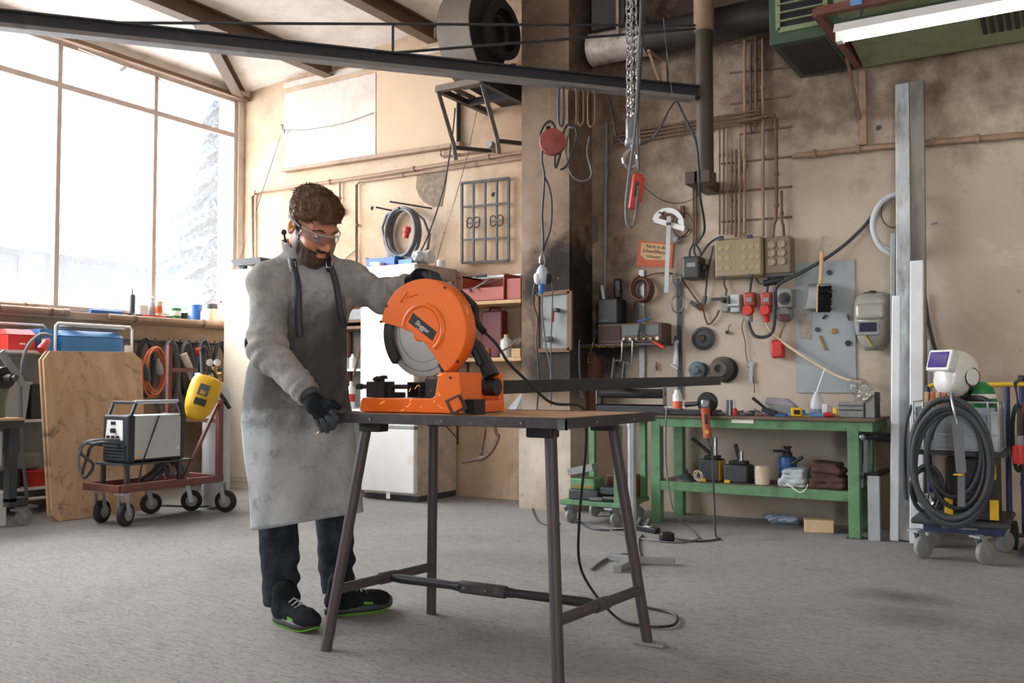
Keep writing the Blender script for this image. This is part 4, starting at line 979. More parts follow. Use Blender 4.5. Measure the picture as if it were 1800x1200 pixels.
part('decal_patch', B().box(f0+upp*.055, (.075,.012,.085), Matrix((rgt,fw,upp)).transposed()), mat('smoked_patch',(70,76,74),.3), t, smooth=0, bev=.003)
part('decal_spot', B().box(f0+upp*.035+fw*.004, (.04,.012,.03), Matrix((rgt,fw,upp)).transposed()), mat('ochre_patch',(168,132,64),.5), t, smooth=0, bev=.003)
hb = onx(356,612,-5.66); he = onx(357,662,-5.64)
t = thing('torch_holder', 'dark grip of a welding torch hung upright over the yellow mask', 'torch', he); part('grip', B().cyl(hb, he, .023, .021, n=14), m_dgrey, t); part('rings', B().lathe(hb, he-hb, [(.025,.0),(.026,.01),(.025,.02),(.023,.03),(.025,.04),(.025,.05)], 14), m_black, t)
part('hook_stem', B().tube([he, he+V((0,0,-.03)), he+V((0,.02,-.05))], .014, 8), m_maroon, t)
a, c = onx(386,690,-5.66), onx(404,718,-5.60); b = B(); b.tube(spline([onx(362,645,-5.62),onx(376,655,-5.63),onx(384,675,-5.64),a],5), .012, 8)
t = thing('welding_torch', 'black welding torch handle sticking out beside the yellow mask', 'torch', c); part('hose', b, m_dcable, t); part('handle', B().tube([a,(a+c)/2,c], .017, 10, radii=[.014,.018,.015]), m_black, t)
solo('tube_roll', B().tube([onx(344,658,-5.82)+V((0,0,.0)), onx(361,657,-5.72)], .012, 8), m_whitep, 'white tube clipped on the cross arm of the cart', 'tube')

# ------------------------------------------------------------------ cables and hoses hung on the wall under the window
rail_z = onx(320,606,-7.16).z+.02
t = thing('hook_rail', 'dark steel hook rail under the window ledge carrying the hanging cables', 'rail', (-7.25,5.9,rail_z)); part('bar', B().box2((-7.28,5.15,rail_z-.015),(-7.26,6.75,rail_z+.015)), m_dgrey, t, smooth=0)
hy = [onx(px,650,-7.2).y for px in (258,290,304,318,332,348,364,378)]
for k, y in enumerate(hy):
    part('hook', B().tube([(-7.26,y,rail_z),(-7.11,y,rail_z),(-7.09,y,rail_z+.03)], .007, 6), m_dgrey, t)
    mm, nm, col = ((m_dcable,'black'), (m_cable,'grey'), (m_dcable,'dark'), (m_cable,'grey'), (m_dcable,'black'), (m_cable,'grey'), (m_dcable,'dark'), (m_dcable,'black'))[k][0], 'hanging_cable', ''
    ry_ = .078+.006*(k % 2); rz_ = .25+.035*((k*2) % 4); lay = (-7.222,-7.128)[k % 2]
    solo(nm, B().tube(coil((lay, y, rail_z-rz_+.012), (1,0,0), ry_, rz_, 4.6, .0095, .05, 20, seed=20+k), .0095, 6), mm,
         ['thick black cable hank hung by the plywood end of the hook rail','grey cable hank next to the maroon cart post','dark cable hank with tight loops hung behind the cart post','grey hose hank beside the blue handled tool','black cable hank hung under the red plug','grey cable hank behind the torch grip','dark hose hank hung behind the white gauges','black cable hank hung next to the locker'][k], 'cable', 'cable hanks on the hook rail')
solo('orange_cable', B().tube(coil(onx(272,652,-7.055), (1,0,0), .115, .205, 3.6, .02, .10, 24, seed=9), .010, 7), m_orangec, 'orange extension cable coiled on a hook above the plywood', 'cable')
for px, py, mm, lab in ((257,655,m_dgrey,'dark grey cable connector hanging inside the orange coil'),(279,645,m_grey,'light grey cable connector hanging inside the orange coil')):
    p = onx(px,py,-7.035); solo('cable_connector', B().lathe(p+V((0,.02,-.07)), V((0,-.2,1)), [(.022,0),(.03,.02),(.03,.09),(.016,.12),(.012,.15)], 12), mm, lab, 'connector')
p = onx(352,618,-7.06); solo('red_plug', B().lathe(p+V((0,-.03,.03)), V((0,.5,-1)), [(.03,0),(.036,.02),(.034,.05),(.022,.06),(.02,.10)], 14), m_red, 'red industrial plug hanging from the cable hanks', 'plug')
p = onx(312,655,-7.002); p.y = hy[3]; t = thing('handled_tool', 'blue handled tool hanging among the cables', 'tool', p-V((0,0,.1))); part('handle', B().cyl(p+V((0,0,.05)), p-V((0,0,.10)), .016, .02, n=10), m_blue, t); part('shaft', B().cyl(p-V((0,0,.10)), p-V((0,0,.20)), .007, n=8), m_steel, t); part('hang_cord', B().tube([p+V((0,0,.05)),V((-7.07,p.y,rail_z-.02)),V((-7.092,p.y,rail_z+.026))], .004, 5), m_dcable, t)
solo('rag_roll', B().tube(spline([onx(322,622,-7.07),onx(332,645,-7.06),onx(340,668,-7.06)],4), .035, 10, radii=None), m_grime, 'rolled beige cloth wedged among the hanging cables', 'cloth')
# loose cable on the floor behind the welding cart
solo('floor_cable', B().tube(spline([onz(262,888,.008),onz(310,889,.008),onz(352,890,.008),onz(372,886,.008),onz(388,868,.008),onz(392,852,.03)],6), .008, 6), m_dcable, 'thin dark cable lying on the floor behind the welding cart wheels', 'cable')
# ------------------------------------------------------------------ cream locker
lk = thing('locker', 'tall cream steel locker behind the man beside the window', 'locker', (-6.5,6.5,0))
lx0, lx1, ly0, lzt = -6.99, -6.02, 6.20, 2.06
part('body', B().box2((lx0,ly0,.06),(lx1,6.74,lzt)), m_cream, lk, smooth=0, bev=.006)
part('plinth', B().box2((lx0+.01,ly0+.012,0),(lx1-.01,6.73,.06)), m_cream, lk, smooth=0)
for a, c in ((lx0+.008,-6.51),(-6.50,lx1-.008)):
    d_ = part('door', B().box2((a,ly0-.012,.10),(c,ly0,lzt-.02)), m_cream, lk, smooth=0, bev=.004)
    part('handle', B().box2((c-.05 if a < -6.6 else a+.03,ly0-.028,1.0),(c-.03 if a < -6.6 else a+.05,ly0-.012,1.12)), m_grey, d_, smooth=0)
p = ony(432,458,6.4)
t = thing('angle_box', 'dark grey flared metal tray lying on top of the cream locker', 'tray', (p.x,6.4,lzt)); xa, xb = ony(418,460,6.38).x, ony(470,460,6.38).x
part('tray', B().hexa([V((xa+.05,6.3,lzt+.055)),V((xb,6.3,lzt+.055)),V((xb,6.55,lzt+.055)),V((xa+.05,6.55,lzt+.055))],[V((xa,6.28,lzt+.115)),V((xb,6.28,lzt+.115)),V((xb,6.57,lzt+.115)),V((xa,6.57,lzt+.115))]), m_dgrey, t, smooth=0); part('foot', B().hexa([V((xa+.02,6.32,lzt+.001)),V((xa+.12,6.32,lzt+.001)),V((xa+.12,6.5,lzt+.001)),V((xa+.02,6.5,lzt+.001))],[V((xa+.06,6.34,lzt+.055)),V((xa+.14,6.34,lzt+.055)),V((xa+.14,6.5,lzt+.055)),V((xa+.06,6.5,lzt+.055))]), m_dgrey, t, smooth=0)
part('inner_tin', B().cyl((xa+.17,6.4,lzt+.001),(xa+.17,6.4,lzt+.054),.04,n=16), m_whitep, t)
# ------------------------------------------------------------------ narrow rack between the locker and the fridge
rk = thing('narrow_rack', 'narrow open rack with brown frame and white shelves beside the fridge', 'shelf', (-5.6,6.5,0)); rx0, rx1, ry0, ry1 = -5.85, -5.30, 6.28, 6.70
for x in (rx0+.015, rx1-.015):
    for y in (ry0+.015, ry1-.015): part('upright', B().box2((x-.015,y-.015,0),(x+.015,y+.015,1.46)), m_rust, rk, smooth=0)
zr_ = [ony(615,y,6.3).z for y in (563,648,718,790)]
for k, z in enumerate(zr_): part('shelf_board', B().box2((rx0,ry0,z-.02),(rx1,ry1,z)), m_whitep if k else m_dwood, rk, smooth=0)
part('top_board', B().box2((rx0,ry0,1.46),(rx1,ry1,1.485)), m_dwood, rk, smooth=0)
part('diagonal', B().bar((rx1-.02,ry0,1.45),(rx1-.14,ry0,1.05),.02,.012), m_rust, rk, smooth=0)
part('back_board', B().box2((rx0,ry1,.1),(rx1,ry1+.005,1.46)), m_grey, rk, smooth=0)
xq = lambda px: ony(px,640,6.38).x
solo('grey_tub', B().lathe((xq(606),6.47,zr_[1]+.001), (0,0,1), [(.05,0),(.06,.08),(.065,.1),(.06,.10)], 20), m_grey, 'round grey tub on the rack beside the fridge', 'tub')
bottle('bottle', (xq(624),6.35,zr_[1]+.001), .03, .13, m_whitep, 'white squat bottle beside the grey tub on the rack', 'bottle')
bottle('spray_can', (xq(608),6.37,zr_[2]+.001), .03, .21, m_whitep, 'white spray can with pink band on the rack', 'spray can', band=m_oran)
bottle('spray_can', (xq(623),6.34,zr_[2]+.001), .034, .24, m_whitep, 'taller white spray can with red and blue bands next to the fridge', 'spray can', band=m_red)
solo('grey_crate', B().box2((rx0+.1,6.32,zr_[0]+.001),(rx1-.03,6.6,zr_[0]+.10)), m_grey, 'grey crate on the top shelf of the narrow rack', 'crate', bev=.01)
# ------------------------------------------------------------------ fridge
fr = thing('fridge_freezer', 'tall white fridge freezer with grimy brown side panel', 'fridge', (-4.98,6.48,0)); fx0, fx1, fy0, fy1 = -5.275, -4.69, 6.17, 6.78
part('body', B().box2((fx0,fy0+.06,.05),(fx1,fy1,1.965)), m_grime, fr, smooth=0, bev=.004)
part('plinth', B().box2((fx0+.01,fy0+.07,0),(fx1-.01,fy1,.05)), m_dgrey, fr, smooth=0)
for za, zb_ in ((.075,.605),(.625,1.975)): part('door', B().box2((fx0,fy0,za),(fx1-.004,fy0+.055,zb_)), m_fridge, fr, smooth=0, bev=.010)
part('door_grip', B().box2((fx0,fy0-.003,.604),(fx1-.004,fy0+.03,.626)), m_grey, fr, smooth=0)
part('worktop', B().box2((fx0-.003,fy0+.02,1.965),(fx1+.003,fy1,1.985)), m_grime, fr, smooth=0, bev=.003)
part('side_strip', B().box2((fx1-.002,fy0+.16,1.86),(fx1+.004,fy1-.05,1.875)), m_dwood, fr, smooth=0)
part('paper_tag', B().box2((-4.99,fy0+.01,.02),(-4.95,fy0+.012,.075)), m_paper, fr, smooth=0)
FZ = 1.987
fxp = lambda px, Y=6.3: ony(px,455,Y).x
bin_('small_bin', fxp(649), fxp(699), 6.26, 6.42, FZ, .085, m_blue, 'small open blue plastic bin on the fridge', low=.9)
bin_('small_bin', fxp(702,6.3), fxp(727,6.3), 6.28, 6.44, FZ, .06, m_ltblue, 'light blue tray with a black box on the fridge', low=.8)
solo('black_box', B().box2((fxp(702,6.3)+.014,6.33,FZ+.006),(fxp(727,6.3)-.014,6.41,FZ+.085)), m_black, 'black box standing in the light blue tray', 'box', bev=.012)
solo('blue_corner_box', B().box((fxp(736,6.58),6.585,FZ+.051),(.08,.06,.10),Matrix.Rotation(.4,3,'Z')), m_blue, 'small blue box behind the clear plastic bag', 'box', bev=.006)
s = SDF((-4.86,6.2,FZ-.02),(-4.50,6.55,FZ+.2),.008)
for k in range(9):
    rr = random.Random(k); s.uni(s.ell((-4.75+rr.uniform(-.07,.08),6.36+rr.uniform(-.07,.07),FZ+.045+rr.uniform(0,.05)),(.05+rr.uniform(0,.03),.05,.04)),.02)
s.D += .007*np.sin(s.X*90+3*np.sin(s.Z*60))*np.sin(s.Y*80+s.Z*50); s.inter((FZ+.001)-s.Z); s.inter(s.X-(-4.695)); s.inter((fxp(727,6.3)+.012)-s.X); s.inter(s.Y-6.52)
sdf_part('plastic_bag', s, mat('crumpled_film',(222,226,230),.25,var=.06,spec=.6), None, relax=0); tag(bpy.data.objects['plastic_bag'], 'crumpled clear plastic bag lying on the fridge', 'bag')
solo('crumpled_paper', B().box((fxp(662,6.22),6.225,FZ+.018),(.12,.06,.035),Matrix.Rotation(.1,3,'Y')), m_paper, 'flat white packet lying in front of the blue bin on the fridge', 'packet', bev=.012)
solo('paper_cup', B().lathe((-4.735,6.60,FZ), (0,0,1), [(.03,0),(.035,.01),(.04,.06),(.035,.065)], 14), m_whitep, 'white cup on the fridge behind the clear bag', 'cup')

# ------------------------------------------------------------------ cable coil on spikes, iron grille, conduits
for (a, c) in (((672,363),(702,372)),((698,358),(763,367))):
    pass
t = thing('wall_spike', 'dark steel rod stuck in the wall carrying the cable coil', 'rod', W(715,362,.1)); part('rod', B().cyl(W(764,367,-.02), W(764,367,-.02)+V((-.31,-.26,.055)), .008, n=8), m_dgrey, t)
t = thing('wall_spike', 'second steel rod in the wall, left of the longer one', 'rod', W(690,368,.1)); part('rod', B().cyl(W(704,373,-.02), W(704,373,-.02)+V((-.17,-.15,.04)), .008, n=8), m_dgrey, t)
cc = W(712,412,.10)
t = thing('cable_coil', 'thick grey cable coil with red plug hung on the steel rods', 'cable', W(712,460,.1))
part('coil', B().tube(coil(W(708,410,.10), (.15,1,0), .20, .225, 4.6, .022, .05, 30, seed=5), .0135, 8), m_cable, t); part('outer_loop', B().tube([W(x,y,.06) for x,y in ((684,450),(676,425),(672,400),(680,378),(700,367),(725,370),(745,386),(755,412),(752,435),(743,450))], .013, 8), m_cable, t)
p, q = W(717,398,.16), W(712,421,.16); part('plug', B().lathe(p, q-p, [(.026,0),(.034,.015),(.036,.05),(.028,.06),(.028,.105)], 14), m_red, t, label='red industrial plug')
gr = thing('iron_grille', 'black wrought iron window grille with small rosettes leaning on the wall', 'grille', W(853,463,.05)); m_iron = mat('black_iron', (48,44,44), .55, var=.15)
G = lambda u, v: W(812+82*u, (322+140*v)*(1-u)+(313+145*v)*u, .05)
part('grille_frame', B().bar(G(0,0),G(1,0),.016,.022).bar(G(0,1),G(1,1),.016,.022).bar(G(0,0),G(0,1),.022,.016).bar(G(1,0),G(1,1),.022,.016), m_iron, gr, smooth=0)
for u in (.25,.5,.75): part('grille_bar', B().bar(G(u,0),G(u,1),.016,.014), m_iron, gr, smooth=0)
for v in (.30,.715): part('cross_bar', B().bar(G(0,v),G(1,v),.010,.016), m_iron, gr, smooth=0)
for u in (.25,.75):
    b = B(); c = G(u,.505)
    for sx in (-1,1):
        for sz2 in (-1,1):
            b.tube([c+V((sx*(.006+.03*(1-math.cos(a))),-.006,sz2*(.012+.034*math.sin(a)))) for a in [k*.55 for k in range(8)]], .0055, 6)
    b.box(c,(.10,.012,.012)); part('rosette', b, m_iron, gr)
# conduits on the left wall section
def conduit(pts, r, m, label, clips=(), off=.03, name='conduit', cat='pipe', k=1):
    P = [W(x,y,off) for x,y in pts]; t = thing(name, label, cat, P[0]); part('run', B().tube(P, r, 10), m, t)
    for f in clips:
        L = [(P[i+1]-P[i]).length for i in range(len(P)-1)]; s = f*sum(L); i = 0
        while i < len(L)-1 and s > L[i]: s -= L[i]; i += 1
        d = (P[i+1]-P[i]).normalized(); c = P[i]+d*s; part('clip', B().cyl(c-d*.012, c+d*.012, r*1.5, n=10), m, t)
    return t
conduit([(444,475),(444,345),(448,339),(455,337),(600,317),(930,265)], .017, m_pipe, 'beige steel conduit rising from the locker and running along the wall', (.2,.45,.7,.9), .035)
conduit([(597,316),(597,380)], .011, m_pipe, 'short vertical conduit dropping to a switch behind the man', (.5,), .03)
conduit([(627,470),(627,325),(632,319),(640,318),(930,276)], .013, m_pipe, 'thin conduit turning down the wall toward the fridge', (.15,.5,.8), .028)
conduit([(775,262),(775,273),(780,276),(850,266)], .010, m_dpipe, 'thin dark conduit just below the ledge by the fan bracket', (.5,), .03)
conduit([(600,460),(627,438)], .006, m_pipe, 'short thin conduit leading behind the man', (), .02)
solo('wall_switch', B().box(W(598,371,.04),(.05,.05,.07)), m_dgrey, 'small dark wall switch behind the head of the man', 'switch', bev=.006)
# ledge, boards, patch and steel angle on the wall
b = B(); b.prism([W(500,165,.012),W(660,128,.012),W(660,271,.012),W(500,295,.012)], (0,.012,0)); struct('plaster_field', b, m_white, wall_back, smooth=0)
b = B(); b.prism([W(662,126,.016),W(808,93,.016),W(808,252,.016),W(662,271,.016)], (0,.016,0)); struct('cover_board', b, m_panel, wall_back, smooth=0)
a, c = W(500,300,.04), W(812,254,.04); b = B(); b.bar(a, c, .08, .035); struct('trim_8', b, m_pipe, smooth=0)
solo('angle_iron', B().box2(W(806,255,.06)-V((.018,0,0)), W(806,255,.0)+V((.018,0,.72))), m_dgrey, 'vertical dark steel strip on the wall under the fan', 'steel strip', smooth=0)
b = B(); b.prism([W(x,y,.006) for x,y in ((733,308),(786,300),(782,330),(776,362),(762,364),(745,355),(737,345),(731,330))], (0,.006,0)); struct('bare_patch', b, mat('exposed_cement',(128,112,96),.95,var=.3,scale=25,bmp=.6,bscale=40), wall_back, smooth=0)
for px, py, r in ((655,366,.02),(868,342,.022)):
    struct('wall_hole', B().cyl(W(px,py,.004), W(px,py,0), r, n=12), m_dgrey, wall_back)
t = thing('wall_pulley', 'small steel pulley on a hook with a sagging rope along the wall', 'pulley', W(497,230,.06)); p = W(497,231,.06)
part('wheel', B().lathe(p-V((0,.01,0)), (0,1,0), [(.022,0),(.028,.003),(.022,.01),(.028,.017),(.022,.02)], 16), m_steel, t); part('hook', B().tube([p, W(497,222,.05), W(494,219,0)], .006, 6), m_dgrey, t)
part('rope', B().tube([W(499,229,.05),W(540,228,.05),W(580,222,.05),W(620,212,.05),W(657,198,.03)], .004, 5), m_cable, t); part('rope_tail', B().tube([W(495,232,.05),W(480,280,.06),W(450,370,.07),W(424,450,.08),W(402,520,.12),W(398,590,.12)], .0035, 5), m_cable, t)
solo('thin_rope', B().tube(spline([W(800,190,.12),W(795,240,.11),W(782,320,.1),W(768,370,.1),W(750,420,.12),W(735,450,.2)],4), .0065, 6), m_dcable, 'dark rope hanging diagonally from the fan bracket past the cable coil', 'rope')
solo('thin_rope', B().tube([W(838,195,.1),W(823,270,.1),W(800,350,.1),W(778,420,.1),W(764,470,.15)], .003, 5), m_dcable, 'thin cord hanging from the fan bracket to the fridge', 'rope')
# ------------------------------------------------------------------ wall shelves with red bins
ws = thing('wall_shelf', 'two tier wooden wall shelf on dark steel brackets between fridge and pillar', 'shelf', (-4.2,6.6,1.1)); sx0, sx1 = -4.66, -3.82
wz = [ony(880,y,6.42).z for y in (527,628)]
for z in wz: part('shelf_board', B().box2((sx0,6.42,z-.03),(sx1,6.79,z)), m_wood, ws, smooth=0, bev=.003)
for z in wz:
    for x in (sx0+.08, sx1-.03):
        part('bracket', B().bar((x,6.45,z-.035),(x,6.79,z-.035),.02,.012).bar((x,6.79,z-.03),(x,6.79,z-.34),.02,.012).bar((x,6.50,z-.04),(x,6.785,z-.30),.016,.010), m_dgrey, ws, smooth=0)
bin_('stacking_bin', ony(812,500,6.42).x, ony(886,500,6.42).x, 6.42, 6.72, wz[0]+.001, .215, m_brick, 'large brick red stacking bin with offcuts on the upper shelf', low=.5)
bin_('stacking_bin', ony(890,500,6.44).x, -3.83, 6.44, 6.72, wz[0]+.001, .20, m_brick, 'brick red stacking bin next to the pillar', low=.85)
xw = lambda px, Y=6.5: ony(px,500,Y).x
for k, (a, c, r) in enumerate((((816,492),(862,492),.014),((820,505),(866,480),.012),((838,482),(925,474),.008),((850,486),(912,477),.008))):
    bx0 = ony(812,500,6.42).x; zf = wz[0]+.001; zl_ = lambda Y: zf+.110+(Y-6.422)*.370+.006*(k == 1); p, q = ((V((bx0+.05,6.36,zl_(6.36))), V((bx0+.25,6.735,zl_(6.735)))), (V((bx0+.15,6.36,zl_(6.36))), V((bx0+.10,6.735,zl_(6.735)))), (V((bx0-.02,6.60,zf+.2215)), V((bx0+.47,6.63,zf+.2215))), (V((bx0-.01,6.67,zf+.2215)), V((bx0+.46,6.66,zf+.2215))))[k]; solo('metal_strip', B().bar(p, q, .028 if k < 2 else .012, .004 if k < 2 else .012), m_galv, ['curved bright metal strip lying across the red bin','bright metal strip crossing the other one over the red bin','thin steel rod lying on top of the red bin','second thin steel rod on top of the red bin'][k], 'steel strip', 'metal strips on the red bin')
solo('oil_bottle', B().lathe((xw(922,6.40),6.455,wz[0]+.001), (0,0,1), [(.03,0),(.032,.01),(.032,.07),(.012,.09),(.012,.11)], 14), m_dgrey, 'small dark bottle in front of the bin next to the pillar', 'bottle') if False else None
solo('screwdriver_bar', B().cyl((ony(812,500,6.42).x-.13,6.53,wz[0]+.222), (ony(812,500,6.42).x+.09,6.53,wz[0]+.222), .006, n=8).cyl((ony(812,500,6.42).x+.07,6.53,wz[0]+.222), (ony(812,500,6.42).x+.17,6.53,wz[0]+.222), .013, n=10), m_dgrey, 'black handled file sticking out above the red bin', 'file')
t = thing('tool_case', 'dark red plastic tool case standing on the lower shelf', 'case', (xw(860),6.65,wz[1]))
xa, xb = ony(846,580,6.62).x, ony(882,580,6.62).x; part('shell', B().box2((xa,6.62,wz[1]+.001),(xb,6.72,wz[1]+.40)), mat('dark_red',(112,34,40),.5,var=.15), t, smooth=0, bev=.012)
part('handle', B().tube([(xa+.05,6.67,wz[1]+.40),(xa+.06,6.67,wz[1]+.43),(xb-.06,6.67,wz[1]+.43),(xb-.05,6.67,wz[1]+.40)], .012, 8), mat('dark_red',(0,0,0)), t)
s = SDF((-4.25,6.53,wz[1]-.02),(-3.84,6.79,wz[1]+.24),.009)
for k in range(7):
    rr = random.Random(30+k); s.uni(s.ell((-4.12+.042*k,6.66+rr.uniform(-.03,.03),wz[1]+.06+rr.uniform(0,.06)),(.055,.05,.045+rr.uniform(0,.03))),.015)
s.D += .007*np.sin(s.X*70+4*np.sin(s.Z*50))*np.sin(s.Y*60+s.Z*70); s.inter((wz[1]+.001)-s.Z); s.inter((ony(882,580,6.62).x+.004)-s.X)
sdf_part('work_gloves', s, mat('dirty_canvas',(122,112,98),.9,var=.3,scale=14,dirt=.5,dirt_rgb=(56,50,46)), None, relax=1); tag(bpy.data.objects['work_gloves'], 'crumpled heap of dirty work gloves on the lower shelf', 'gloves')
solo('wood_block', B().box((xw(910,6.46),6.455,wz[1]+.036),(.085,.05,.07)), m_wood, 'small wooden block in front of the gloves on the lower shelf', 'block', bev=.004)
t = bottle('glass_bottle', (xw(890,6.5),6.50,wz[1]+.001), .05, .19, mat('cloudy_glass',(206,214,204),.2,var=.08), 'cloudy white bottle with cork beside the gloves', 'bottle', mcap=m_wood, neck=.35)
solo('copper_mug', B().lathe((ony(855,615,6.5).x,6.5,wz[1]+.001), (0,0,1), [(.035,0),(.04,.01),(.04,.08),(.036,.08)], 16), mat('copper',(184,110,82),.35,metal=.6), 'small copper mug in front of the red case', 'mug')
solo('pointed_tool', B().cyl(ony(884,616,6.43), ony(903,604,6.43), .008, n=8), m_maroon, 'slim maroon handled tool leaning on the gloves', 'tool')
solo('metal_sheet_offcut', B().prism([ony(893,718,6.5),ony(926,678,6.6),ony(932,690,6.6),ony(905,722,6.5)], (0,.006,0)), m_galv, 'bent blue grey sheet metal offcut leaning below the wall shelf', 'sheet metal', smooth=0)
bottle('canister', (ony(788,500,6.52).x,6.52,wz[0]+.001), .052, .19, m_whitep, 'white plastic canister on the shelf end behind the saw handle', 'canister', neck=.5)
# ------------------------------------------------------------------ wall jib crane
post = V((-2.27, 6.40, 0)); armz = 3.072; jd = V((-2.952,-3.431,0)).normalized()
m_post = mat('crane_post_grime', (74,60,50), .55, var=.2, scale=3, dirt=.3, dirt_rgb=(46,38,34))
jc = thing('jib_crane', 'dark steel jib crane with long arm swung out from its wall post', 'crane', (post.x,post.y,2.45))
zp0 = 2.50
part('post', B().cyl((post.x,post.y,zp0),(post.x,post.y,3.52),.062,n=20), m_post, jc)
part('post_sleeve', B().cyl((post.x,post.y,3.52),(post.x,post.y,4.3),.072,n=20), m_pipe, jc)
b = B(); b.box2((post.x-.13,post.y-.07,zp0-.09),(post.x-.032,post.y+.395,zp0)); b.box2((post.x-.06,post.y-.07,zp0-.09),(post.x+.06,post.y+.07,zp0)); part('lower_bracket', b, m_post, jc, smooth=0, bev=.006)
b = B(); b.box2((post.x-.07,post.y-.07,3.98),(post.x+.07,post.y+.385,4.04)); part('upper_bracket', b, m_post, jc, smooth=0, bev=.006)
e = post+jd*5.4; a = V((post.x,post.y,armz)); e = V((e.x,e.y,armz))
part('arm', ibeam(a+jd*.03, e, .075, .075, .010), m_crane, jc, smooth=0)
part('trolley_track', B().bar(a+jd*.10-V((0,0,.052)), e-V((0,0,.052)), .085, .026), mat('lit_flange_grey',(134,130,130),.5,var=.12,dirt=.3,dirt_rgb=(96,88,84)), jc, smooth=0)  # light along the lower flange is put into this paler grey
def jat(px): # point on the arm axis under a pixel column
    d = ray(px,150); k = (post.y*jd.x-post.x*jd.y)/(d.y*jd.x-d.x*jd.y); p = _C+d*k; return V((p.x,p.y,armz))
zt3 = ony(1197,53,post.y).z
q1, q2 = jat(205), jat(690)
part('tie_rod', B().cyl((post.x,post.y,zt3),(q1.x,q1.y,armz+.045),.0095,n=8), m_crane, jc)
part('tie_rod', B().cyl((post.x,post.y,zt3-.02),(q2.x,q2.y,armz+.045),.0095,n=8), m_crane, jc)
f = (q2-post).length/(q1-post).length; zz = zt3+(armz+.045-zt3)*((V((q2.x,q2.y,0))-post).length/(V((q1.x,q1.y,0))-post).length)
part('tie_strut', B().cyl((q2.x,q2.y,armz+.04),(q2.x,q2.y,zz),.009,n=8), m_crane, jc)
# hanging loops (festoon slings) on the arm and red cable reel
def sling(px, y0, y1, w, m, label, r=.006):
    p = jat(px); d = depth(p); z0 = p.z-.055; z1 = _C.z+(670-y1)*d/FPX
    path = [V((p.x-w*.5*jd.x*0,p.y,z0)), V((p.x-w/2,p.y,z0-.03)), V((p.x-w*.55,p.y,(z0+z1)/2)), V((p.x-w/2,p.y,z1+.03)), V((p.x,p.y,z1)), V((p.x+w/2,p.y,z1+.03)), V((p.x+w*.55,p.y,(z0+z1)/2)), V((p.x+w/2,p.y,z0-.03))]
    return solo('sling_loop', B().tube(spline(path,4,True), r, 6, closed=True), m, label, 'sling', 'slings hanging from the crane arm')
for px, y1, w, mm, lab in ((986,223,.035,m_dcable,'narrow dark sling next to the red cable reel on the crane arm'),(1006,226,.06,m_dpipe,'wide brown sling loop, second along the crane arm'),(1021,222,.04,m_dpipe,'brown rope sling on the crane arm'),(1040,224,.05,m_dpipe,'wide brown rope sling near the pillar edge on the crane arm')):
    sling(px, 160, y1, w, mm, lab, .008)
p = jat(968); k = depth(p)
rc_ = ond(971,250,k); t = thing('cable_reel', 'round red cable reel hanging by a chain from the crane arm', 'cable reel', rc_-V((0,0,.11)))
nrm = V((.52,-.85,0)).normalized(); part('drum', B().lathe(rc_-nrm*.035, nrm, [(.02,-.01),(.085,0),(.09,.01),(.09,.06),(.085,.07),(.03,.075),(.02,.08)], 28), mat('faded_red',(150,72,64),.6,var=.12,dirt=.2,dirt_rgb=(110,52,46)), t)
part('hook_plate', B().bar(rc_+V((-.03,0,.08)), ond(964,222,k), .03, .02), m_black, t)
b = B(); z1, z2 = ond(965,222,k), ond(966,158,k); N = 16
for i in range(N): c = z1+(z2-z1)*((i+.5)/N); h = (z2-z1)/N*.62; b.tube([c-h+V((-.004,0,0)),c-h*.9+V((.004,0,0)) if i%2 else c-h*.9,c+h], .0022, 4)
part('hanging_chain', B().tube([z1,(z1+z2)/2+V((.004,0,0)),z2], .004, 5), m_brass, t)
def kk(pts, dk=0.0): return [ond(x,y,k+dk) for x,y in pts]
part('cable_loop', B().tube(spline(kk([(952,250),(950,235),(957,220),(967,213),(976,225),(977,250),(975,285),(977,294),(985,270),(990,235),(998,219),(1010,222),(1014,240),(1005,270),(995,292),(985,298)]),4), .0085, 7), m_dcable, t)
part('cable_drop', B().tube(spline(kk([(953,262),(953,285),(957,310),(955,345),(953,380),(955,420),(954,440)]),4), .0075, 7), m_dcable, t)
part('cable_drop', B().tube(spline(kk([(957,310),(966,330),(970,360),(968,400),(958,430),(955,442)]),4), .0065, 7), m_dcable, t)
part('cable_drop', B().tube(spline(kk([(1000,232),(995,260),(998,290),(1008,312),(1028,318),(1040,305),(1032,270),(1036,240)]),5), .006, 6), m_cable, t)
# multi plug hanging on the cable
kp = ond(953,450,k); t = thing('socket_cluster', 'pale hanging socket cluster with plugs in front of the sooty pillar', 'socket', ond(953,520,k))
part('carabiner', B().tube(spline([ond(953,443,k),ond(949,455,k),ond(950,466,k),ond(956,466,k),ond(957,455,k)],4,True), .005, 6, closed=True), m_chrome, t)
part('socket_body', B().lathe(ond(953,466,k), V((0,0,-1)), [(.012,0),(.03,.02),(.045,.06),(.045,.09),(.03,.12),(.018,.14)], 12), mat('pale_blue_plastic',(196,208,220),.45), t)
for px, py, mm in ((944,487,m_whitep),(964,487,m_black),(952,505,m_blue)): part('plug', B().lathe(ond(px,py-6,k-.02), V((0,0,-1)), [(.018,0),(.024,.02),(.02,.05),(.008,.07)], 10), mm, t)
for pts in ([(942,492),(938,510),(938,535),(945,560),(943,600),(947,660),(944,720)],[(966,490),(971,505),(970,560),(968,620),(969,690),(968,715)],[(953,508),(953,550),(960,610),(968,650),(967,710)]):
    part('lead', B().tube(spline([ond(x,y,k+.02*(y-480)/240) for x,y in pts],4), .0055, 6), m_cable if pts[0][0] > 945 else m_dcable, t)
